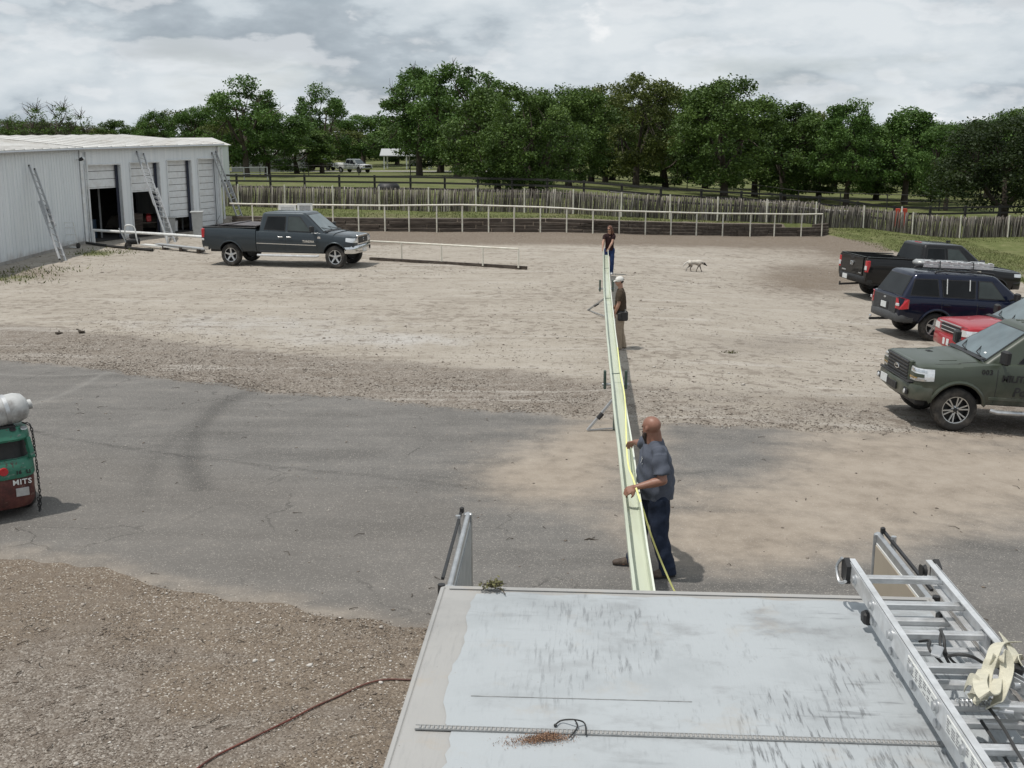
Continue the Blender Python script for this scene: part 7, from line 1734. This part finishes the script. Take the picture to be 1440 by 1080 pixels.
def person(label, foot, yaw, J, skin, shirt, pants, shoe, voxel=.009, heavy=0.0, female=False, scale=1.0, shorts=False, wr=.0055, group='people at the gutter'):
    t = thing('person', label, 'person', foot, rotz=yaw, group=group, scale=scale)
    inv = (Matrix.Translation(foot) @ Matrix.Rotation(yaw, 4, 'Z') @ Matrix.Scale(scale, 4)).inverted()
    loc_ = lambda w: inv @ Vector(w)
    hv = heavy; px_, py_ = J.get('pelvis', (0, 0)); lean = J.get('lean', .02)
    pel = Vector((px_, py_, .95)); chest = Vector((px_+lean, py_, 1.30)); neck = Vector((px_+lean*1.3, py_, 1.52)); hd_ = Vector((px_+lean*1.6+.03, py_, 1.685-.022*hv))
    sw = (.195 if not female else .165)+.02*hv
    sh = {1: Vector((px_+lean*1.1, py_+sw, 1.45)), -1: Vector((px_+lean*1.1, py_-sw, 1.45))}
    hy = J.get('headyaw', 0); tilt = J.get('headtilt', 0)
    HM = Matrix.Rotation(hy, 3, 'Z') @ Matrix.Rotation(tilt, 3, 'Y'); hp = lambda x, y, z: hd_+HM @ Vector((x, y, z))
    B = []; arms = {}
    # legs and trunk under the clothes keep the body in one piece
    kn, ft = {}, {}
    for sg in (1, -1):
        f = Vector(J['feet'][0 if sg > 0 else 1]+(0,)) if len(J['feet'][0]) == 2 else Vector(J['feet'][0 if sg > 0 else 1]); hip = Vector((px_, py_+sg*.095, .93)); an = Vector((f.x-.02, f.y, .095+f.z)); k_ = hip.lerp(an, .52)+Vector((.035+J.get('kneef', 0), sg*.012, .01)); kn[sg] = (hip, k_, an); ft[sg] = f
        B += [('c', hip, k_, .075, .052), ('c', k_, an, .050, .036), ('c', an-Vector((.02, 0, .05)), an+Vector((.12, 0, -.06)), .035, .03)]
    B += [('e', (pel.x, pel.y, .96), (.10, .15, .12)), ('e', (chest.x*.5+pel.x*.5+.03*hv, py_, 1.12), (.10+.05*hv, .14+.03*hv, .16)), ('e', (chest.x, py_, 1.34), (.105, .165, .16)), ('c', chest, neck, .07, .058+.020*hv), ('c', neck-Vector((0, 0, .02)), hd_-Vector((.025, 0, .05)), .056+.024*hv, .054+.020*hv)]
    for sg in (1, -1): B.append(('c', neck-Vector((.0, 0, .06)), sh[sg]-Vector((0, sg*.05, .03)), .042, .036))
    # head: skull, face, jaw, nose, ears
    hs = 1.0+.05*hv
    B += [('e', hp(-.018, 0, .025), (.093*hs, .076*hs, .088*hs), (0, 0, hy)), ('e', hp(.025, 0, -.025), (.066*hs, .062*hs, .085*hs), (0, 0, hy)), ('e', hp(.045, 0, -.078), (.040, .042, .036), (0, 0, hy)), ('c', hp(.082, 0, .018), hp(.100, 0, -.022), .008, .0135), ('e', hp(.074, 0, .026), (.014, .048, .010), (0, 0, hy))]
    for sg in (1, -1): B.append(('e', hp(-.012, sg*.077*hs, -.008), (.020, .009, .031), (0, -.2, hy)))
    sleeves = []
    for sg in (1, -1):
        tgt, hint, fd, pn, curl = J['arms'][0 if sg > 0 else 1]; w_ = loc_(tgt) if J.get('world') else Vector(tgt)
        el, w_ = ik(sh[sg], w_, .30, .265, hint); arms[sg] = (sh[sg], el, w_)
        B += [('c', sh[sg]-Vector((0, sg*.012, .026)), el, .043+.007*hv, .042+.006*hv), ('c', el, el.lerp(w_, .35), .043+.006*hv, .044+.006*hv), ('c', el.lerp(w_, .35), w_, .042+.005*hv, .027+.002*hv)]
        fd_ = (w_-el).normalized()+Vector(fd); hand(B, w_, fd_, pn, curl, J.get('thumb', (1, 1))[0 if sg > 0 else 1], 1.0+.05*hv)
        mid_ = sh[sg].lerp(el, J.get('sleeve', .72)); sleeves += [('c', sh[sg]-Vector((0, sg*.02, .012)), sh[sg].lerp(mid_, .3), .068+.006*hv, .066+.008*hv), ('t', sh[sg].lerp(mid_, .1), mid_, .068+.007*hv, .071+.012*hv)]
    link('body', blobmesh('body', B, voxel, skin), t)
    tab = [(.89, .128, .172, .165, .205), (.98, .126, .170, .178, .208), (1.08, .120, .165, .184, .206), (1.18, .120, .168, .178, .206), (1.28, .124, .182, .160, .210), (1.37, .116, .184, .140, .206), (1.44, .098, .160, .112, .180), (1.49, .070, .095, .085, .110), (1.525, .058, .066, .072, .080)]
    rings = []
    for z, a0, b0, a1, b1 in tab:
        f = clamp01((z-.95)/.5); cx = pel.x+(chest.x-pel.x)*f+.012*hv*(1-abs(z-1.1)/.4); rx_, ry_ = a0+(a1-a0)*hv, b0+(b1-b0)*hv
        if female: rx_ *= .93; ry_ *= .88
        rings.append([(cx+rx_*math.copysign(abs(math.cos(a))**.85, math.cos(a)), py_+ry_*math.copysign(abs(math.sin(a))**.9, math.sin(a)), z) for a in np.linspace(0, 2*math.pi, 29)[:-1]])
    S_ = [('l', rings), ('c', neck-Vector((.012, 0, .06)), sh[1]+Vector((0, -.035, -.015)), .055, .070), ('c', neck-Vector((.012, 0, .06)), sh[-1]+Vector((0, .035, -.015)), .055, .070)]+sleeves
    S_ = [s_ for s_ in S_]
    link('shirt', blobmesh('shirt', S_, voxel*1.05, shirt, smooth=6, wr=wr), t)
    L_ = [('e', (pel.x-.005, py_, .93), (.128+.022*hv, .165+.026*hv, .12))]
    for sg in (1, -1):
        hip, k_, an = kn[sg]
        if shorts: kk = hip.lerp(k_, 1.02); L_ += [('c', hip-Vector((.0, 0, .02)), hip.lerp(k_, .5), .102+.022*hv, .094+.014*hv), ('t', hip.lerp(k_, .3), kk, .097+.014*hv, .092+.014*hv)]
        else: L_ += [('c', hip-Vector((.0, 0, .02)), k_, .098+.022*hv, .076+.014*hv), ('c', k_, an+Vector((0, 0, .0)), .076+.014*hv, .070+.012*hv), ('t', an+Vector((0, 0, .05)), an-Vector((0, 0, .055)), .070+.012*hv, .074+.012*hv)]
    link('shorts' if shorts else 'trousers', blobmesh('trousers', L_, voxel*1.05, pants, wr=wr*.8, wf=7), t)
    for sg in (1, -1):
        f, an = ft[sg], kn[sg][2]; tr = J.get('toe', (0, 0))[0 if sg > 0 else 1]; fw_ = Vector((math.cos(tr), math.sin(tr), 0)); o = Vector((f.x, f.y, f.z))
        pr = [('c', an+Vector((0, 0, .03)), an-Vector((0, 0, .03)), .050, .046), ('c', o-fw_*.05+Vector((0, 0, .045)), o+fw_*.13+Vector((0, 0, .042)), .046, .044), ('c', o+fw_*.03+Vector((0, 0, .07)), o+fw_*.10+Vector((0, 0, .05)), .042, .040), ('e', o+fw_*.16+Vector((0, 0, .038)), (.052, .045, .035))]
        bt = link('boot', blobmesh('boot', pr, voxel, shoe, cutz=f.z+.002), t)
        MB().prism([o+fw_*a+Vector((-fw_.y, fw_.x, 0))*c_ for a, c_ in ((-.095, -.03), (-.06, -.044), (.10, -.048), (.18, -.034), (.205, 0), (.18, .034), (.10, .048), (-.06, .044), (-.095, .03))], (0, 0, .024)).build('sole', M['black'], bt)
    for sg in (1, -1): MB().ell(hp(.0785, sg*.030, .012), .0115, 10, 8).build('eye', M['eye'], t, smooth=60)
    MB().ell(hp(.083, 0, -.055), (.010, .026, .006), 10, 6, Euler((0, 0, hy)).to_matrix().to_4x4()).build('mouth', M['lip'], t, smooth=60)
    return dict(t=t, hp=hp, hd=hd_, hy=hy, HM=HM, neck=neck, chest=chest, pel=pel, arms=arms, voxel=voxel, loc=loc_)
def skin_mat(name, col, red):
    m_, b_ = new_mat(name); co = b_.coord()
    c_ = b_.ramp(b_.noise(co, 9, 5, .6), [(.3, col), (.7, red)])
    p_ = finish(b_, Base_Color=c_, Roughness=.48); p_.inputs['Subsurface Weight'].default_value = .06; p_.inputs['Subsurface Radius'].default_value = (.01, .004, .002); return m_
def cloth(name, col, var=.16, sc=14):
    m_, b_ = new_mat(name); co = b_.coord(); n_ = b_.noise(co, sc, 5, .65)
    c_ = b_.ramp(n_, [(.3, tuple(v*(1-var) for v in col)), (.7, tuple(v*(1+var) for v in col))])
    finish(b_, Base_Color=c_, Roughness=.9, Normal=b_.bump(b_.m('ADD', b_.noise(b_.scalev(co, (1, 1, .5)), 22, 4), b_.m('MULTIPLY', b_.noise(co, 300, 2), .25)), .4, .012)).inputs['Specular IOR Level'].default_value = .2; return m_
M['eye'] = simple('eye', (.04, .03, .025), .15, 0, var=.1); M['lip'] = simple('lip', (.26, .10, .08), .6, 0, var=.1)
sk1 = skin_mat('tanned_skin', (.215, .105, .070), (.275, .135, .094)); sk2 = skin_mat('fair_skin', (.33, .19, .135), (.40, .22, .155))
jean = cloth('dark_denim', (.020, .028, .050), .3); slate = cloth('slate_tshirt', (.082, .092, .118), .12); olive_c = cloth('olive_shirt', (.060, .045, .032), .2); khaki = cloth('khaki_trousers', (.30, .245, .185), .15)
blacktop = cloth('black_top', (.026, .013, .014), .3); blue = cloth('blue_denim', (.020, .038, .105), .25); bootm = simple('brown_boot', (.055, .038, .028), .7, 0, var=.25, scale=20, dust=(.2, .16, .12), dustamt=.5)
hairm = simple('auburn_hair', (.11, .042, .022), .45, 0, var=.4, scale=30, stretch=(6, 6, .6)); beardm = simple('dark_beard', (.030, .018, .013), .7, 0, var=.4, scale=60, bump=.8, bscale=160)

# ---- man in grey at the near end
RFw, LFw = gp(884, 798), gp(931, 811); ft = Vector((LFw.x*.62+RFw.x*.38, LFw.y*.6+RFw.y*.4, 0)); ft.z = gz(ft.x, ft.y); YAW = R(184); SC1 = 1.03
inv = (Matrix.Translation(ft) @ Matrix.Rotation(YAW, 4, 'Z') @ Matrix.Scale(SC1, 4)).inverted()
lf2, rf2 = inv @ LFw, inv @ RFw
g1 = gat(12.0); 
lh = atZ(896, 684, 1.13); rh = atZ(893, 624, 1.30)
Pn = person('bald bearded man in a slate t-shirt and dark jeans measuring the pale green gutter', ft, YAW, dict(world=True, feet=((lf2.x-.02, lf2.y+.01), (rf2.x-.06, rf2.y-.0)), pelvis=(-.05, .03), lean=.03, headyaw=R(-52), headtilt=R(12), kneef=.01, toe=(.25, -.15),
    arms=((lh, (-.6, .35, -.6), (.0, -.1, -.25), (0, -.6, -.7), .55), (rh, (-.2, -.6, -.7), (.1, 0, -.15), (0, .5, -.8), .45)), thumb=(1, -1), sleeve=.80), sk1, slate, jean, bootm, voxel=.0068, heavy=1.0, scale=SC1, wr=.0085)
hp = Pn['hp']
brd = [('e', hp(.066, 0, -.088), (.044, .056, .050), (0, 0, Pn['hy'])), ('c', hp(.072, 0, -.10), hp(.078, 0, -.185), .044, .026), ('c', hp(.028, .056, -.055), hp(.055, .03, -.10), .017, .022), ('c', hp(.028, -.056, -.055), hp(.055, -.03, -.10), .017, .022), ('c', hp(.094, .028, -.045), hp(.094, -.028, -.045), .009, .009)]
link('beard', blobmesh('beard', brd, .006, beardm, smooth=3, wr=.002, wf=30), Pn['t'])
# small print on the left breast
lg = MB(); ch = Pn['chest']
def front_of(me_o, y, z):
    best = -9
    for v_ in me_o.data.vertices:
        if abs(v_.co.y-y) < .012 and abs(v_.co.z-z) < .012: best = max(best, v_.co.x)
    return best
shirt_o = [c for c in Pn['t'].children if c.name.startswith('shirt')][0]
for dy, dz, w_, h_ in ((0, .0, .05, .012), (.012, .022, .045, .010), (-.012, .018, .012, .03), (.0, -.018, .06, .008), (.022, -.034, .02, .012)):
    x = front_of(shirt_o, .115+dy, 1.325+dz)+.003; lg.box((x, .115+dy, 1.325+dz), (.003, w_, h_), (0, 0, -.35))
lg.build('chest_print', M['plate'], Pn['t'])
Pn['t'].scale = (SC1*1.09, SC1*1.09, SC1)      # a stocky build
# ---- man in the white cap
f2 = gp(872, 491.5); YAW2 = R(176)
P2 = person('man in a white cap, brown olive shirt and khaki trousers beside the gutter', f2, YAW2, dict(feet=((.05, .10), (-.06, -.09)), pelvis=(0, 0), lean=.015, headyaw=R(8), headtilt=R(10),
    arms=(((.17, .22, .86), (-.9, .2, 0), (.15, -.1, -.1), (-.1, -.9, 0), .45), ((.2, -.24, .95), (-.9, -.2, -.2), (.1, 0, 0), (0, .9, 0), .5)), thumb=(1, -1), sleeve=.75), sk2, olive_c, khaki, bootm, voxel=.010, heavy=.25, scale=.945)
hp = P2['hp']; t = P2['t']
capm = cloth('white_cap_cloth', (.62, .61, .58), .1)
cp = MB().ell(hp(-.014, 0, .045), (.106, .092, .082), 20, 12, Euler((0, P2['HM'].to_euler().y, P2['hy'])).to_matrix().to_4x4()); o = cp.build('cap', capm, t, smooth=60)
MB().prism([hp(.070+.075*math.cos(a)*(1), .078*math.sin(a), .035-.012*math.cos(a)) for a in np.linspace(-math.pi/2, math.pi/2, 13)], (0, 0, .008)).build('cap_brim', capm, o)
MB().box(hp(-.118, 0, .03), (.012, .06, .03), (0, 0, P2['hy'])).build('cap_strap', M['black'], o)
link('hair', blobmesh('hair', [('e', hp(-.045, 0, -.005), (.066, .079, .050)), ('c', hp(-.05, .05, -.02), hp(-.05, -.05, -.02), .03, .03)], .008, beardm), t)
tb = thing('tool_pouch', 'black tool pouch hanging at the hip of the man in the white cap', 'tool pouch', f2+Matrix.Rotation(YAW2, 3, 'Z') @ Vector((-.02, .19, .80)), rotz=YAW2, scale=.74)
MB().box((-.03, -.01, .02), (.32, .13, .30), bev=.03).build('pouch', M['black'], tb); MB().box((.08, .065, .02), (.12, .06, .20), bev=.02).build('side_pocket', M['black'], tb); MB().box((0, -.045, .15), (.34, .03, .05), bev=.01).build('belt_loop', M['tie'], tb); MB().tube([(-.1, .03, .1), (-.1, .03, .24)], .014, 8).build('tool_handle', M['steel'], tb)
# ---- woman at the far end
f3 = gp(856.5, 386); YAW3 = R(262)
gend = gp_s[-1]
P3 = person('long haired woman in a black top holding the far end of the gutter', f3, YAW3, dict(world=True, feet=((.03, .085), (-.05, -.085)), pelvis=(0, 0), lean=.05, headyaw=R(-28), headtilt=R(16),
    arms=((gend+Vector((.09, .12, -.02)), (-.4, .8, -.5), (.1, 0, 0), (0, -.8, -.4), .5), (gend+Vector((-.12, .10, -.05)), (-.4, -.8, -.5), (.1, 0, 0), (0, .8, -.4), .5)), thumb=(1, -1), sleeve=.55), sk2, blacktop, blue, simple('white_shoe', (.6, .6, .6), .6), voxel=.011, female=True, heavy=.25, scale=.975)
hp = P3['hp']
link('hair', blobmesh('hair', [('e', hp(-.028, 0, .035), (.098, .090, .088)), ('c', hp(-.06, .05, -.02), hp(-.07, .085, -.26), .048, .034), ('c', hp(-.06, -.05, -.02), hp(-.07, -.085, -.26), .048, .034), ('c', hp(-.08, 0, -.02), hp(-.10, 0, -.28), .055, .05), ('c', hp(.0, .072, .0), hp(.01, .085, -.2), .022, .022), ('c', hp(.0, -.072, .0), hp(.01, -.085, -.2), .022, .022)], .010, hairm, wr=.004, wf=25), P3['t'])
MB().box(hp(.083, 0, .012), (.015, .125, .03), (0, 0, P3['hy']), bev=.006).build('sunglasses', M['black'], P3['t'])
# ---- dog walking right with its head low
dm, b = new_mat('dog_coat'); co = b.coord(); sx = b.n('ShaderNodeSeparateXYZ', {0: co}); n_ = b.noise(co, 7, 5, .6)
c = b.ramp(b.m('ADD', sx.outputs[2], b.m('MULTIPLY', n_, .2)), [(.36, (.13, .11, .092)), (.46, (.34, .30, .26)), (.58, (.52, .48, .42)), (.72, (.62, .59, .53))])
c = b.mix(b.maprange(n_, .58, .66, 0, .6), c, (.20, .17, .14))
c = b.mix(b.maprange(b.m('ADD', sx.outputs[0], b.m('MULTIPLY', n_, .08)), .425, .46), c, (.016, .012, .010)); c = b.mix(b.maprange(sx.outputs[0], -.28, -.36, 0, .6), c, (.60, .58, .55))
finish(b, Base_Color=c, Roughness=.9, Normal=b.bump(b.noise(b.scalev(co, (.4, 1, 1)), 90, 3), .5, .01))
fd = gp(977, 382)
dg = thing('dog', 'pale brindled dog with a dark face walking right with its head lowered', 'dog', fd, rotz=R(3), scale=.79)
D = [('e', (.16, 0, .43), (.20, .105, .135)), ('e', (-.05, 0, .445), (.22, .092, .105)), ('e', (-.24, 0, .45), (.13, .095, .12)), ('c', (.28, 0, .46), (.40, 0, .40), .085, .062), ('e', (.455, 0, .375), (.075, .058, .060), (0, .5, 0)), ('c', (.49, 0, .35), (.565, 0, .295), .038, .026),
     ('c', (.40, .055, .40), (.425, .072, .335), .020, .012), ('c', (.40, -.055, .40), (.425, -.072, .335), .020, .012)]
for y_, sh_, el_, wr_, pw in ((.065, (.23, .40), (.25, .27), (.30, .135), (.33, .02)), (-.065, (.20, .40), (.16, .28), (.10, .15), (.05, .02))):
    D += [('c', (sh_[0], y_, sh_[1]), (el_[0], y_, el_[1]), .062, .038), ('c', (el_[0], y_, el_[1]), (wr_[0], y_, wr_[1]), .034, .024), ('c', (wr_[0], y_, wr_[1]), (pw[0], y_, pw[1]+.02), .024, .020), ('c', (pw[0], y_, .02), (pw[0]+.045, y_, .018), .022, .018)]
for y_, hp_, kn_, hk_, pw in ((.065, (-.27, .43), (-.22, .29), (-.36, .18), (-.42, .02)), (-.065, (-.25, .43), (-.17, .29), (-.24, .17), (-.20, .02))):
    D += [('c', (hp_[0], y_, hp_[1]), (kn_[0], y_, kn_[1]), .085, .046), ('c', (kn_[0], y_, kn_[1]), (hk_[0], y_, hk_[1]), .042, .024), ('c', (hk_[0], y_, hk_[1]), (pw[0], y_, pw[1]+.02), .024, .019), ('c', (pw[0], y_, .02), (pw[0]+.045, y_, .018), .022, .018)]
D += [('c', (-.34, 0, .48), (-.44, 0, .43), .036, .034), ('c', (-.44, 0, .43), (-.53, 0, .33), .036, .034), ('c', (-.53, 0, .33), (-.58, 0, .25), .034, .016)]
link('body', blobmesh('body', D, .011, dm, smooth=4, wr=.002, wf=30), dg)
for sg in (-1, 1): MB().ell((.492, sg*.036, .392), .010, 8, 6).build('eye', M['eye'], dg)
MB().ell((.588, 0, .292), .016, 8, 6).build('nose', M['black'], dg); MB().lathe([(.078, -.012), (.086, -.010), (.086, .010), (.078, .012)], 18, cap=False, M= Matrix.Translation((.345, 0, .432)) @ Matrix.Rotation(R(62), 4, 'Y')).build('collar', M['navy'], dg)
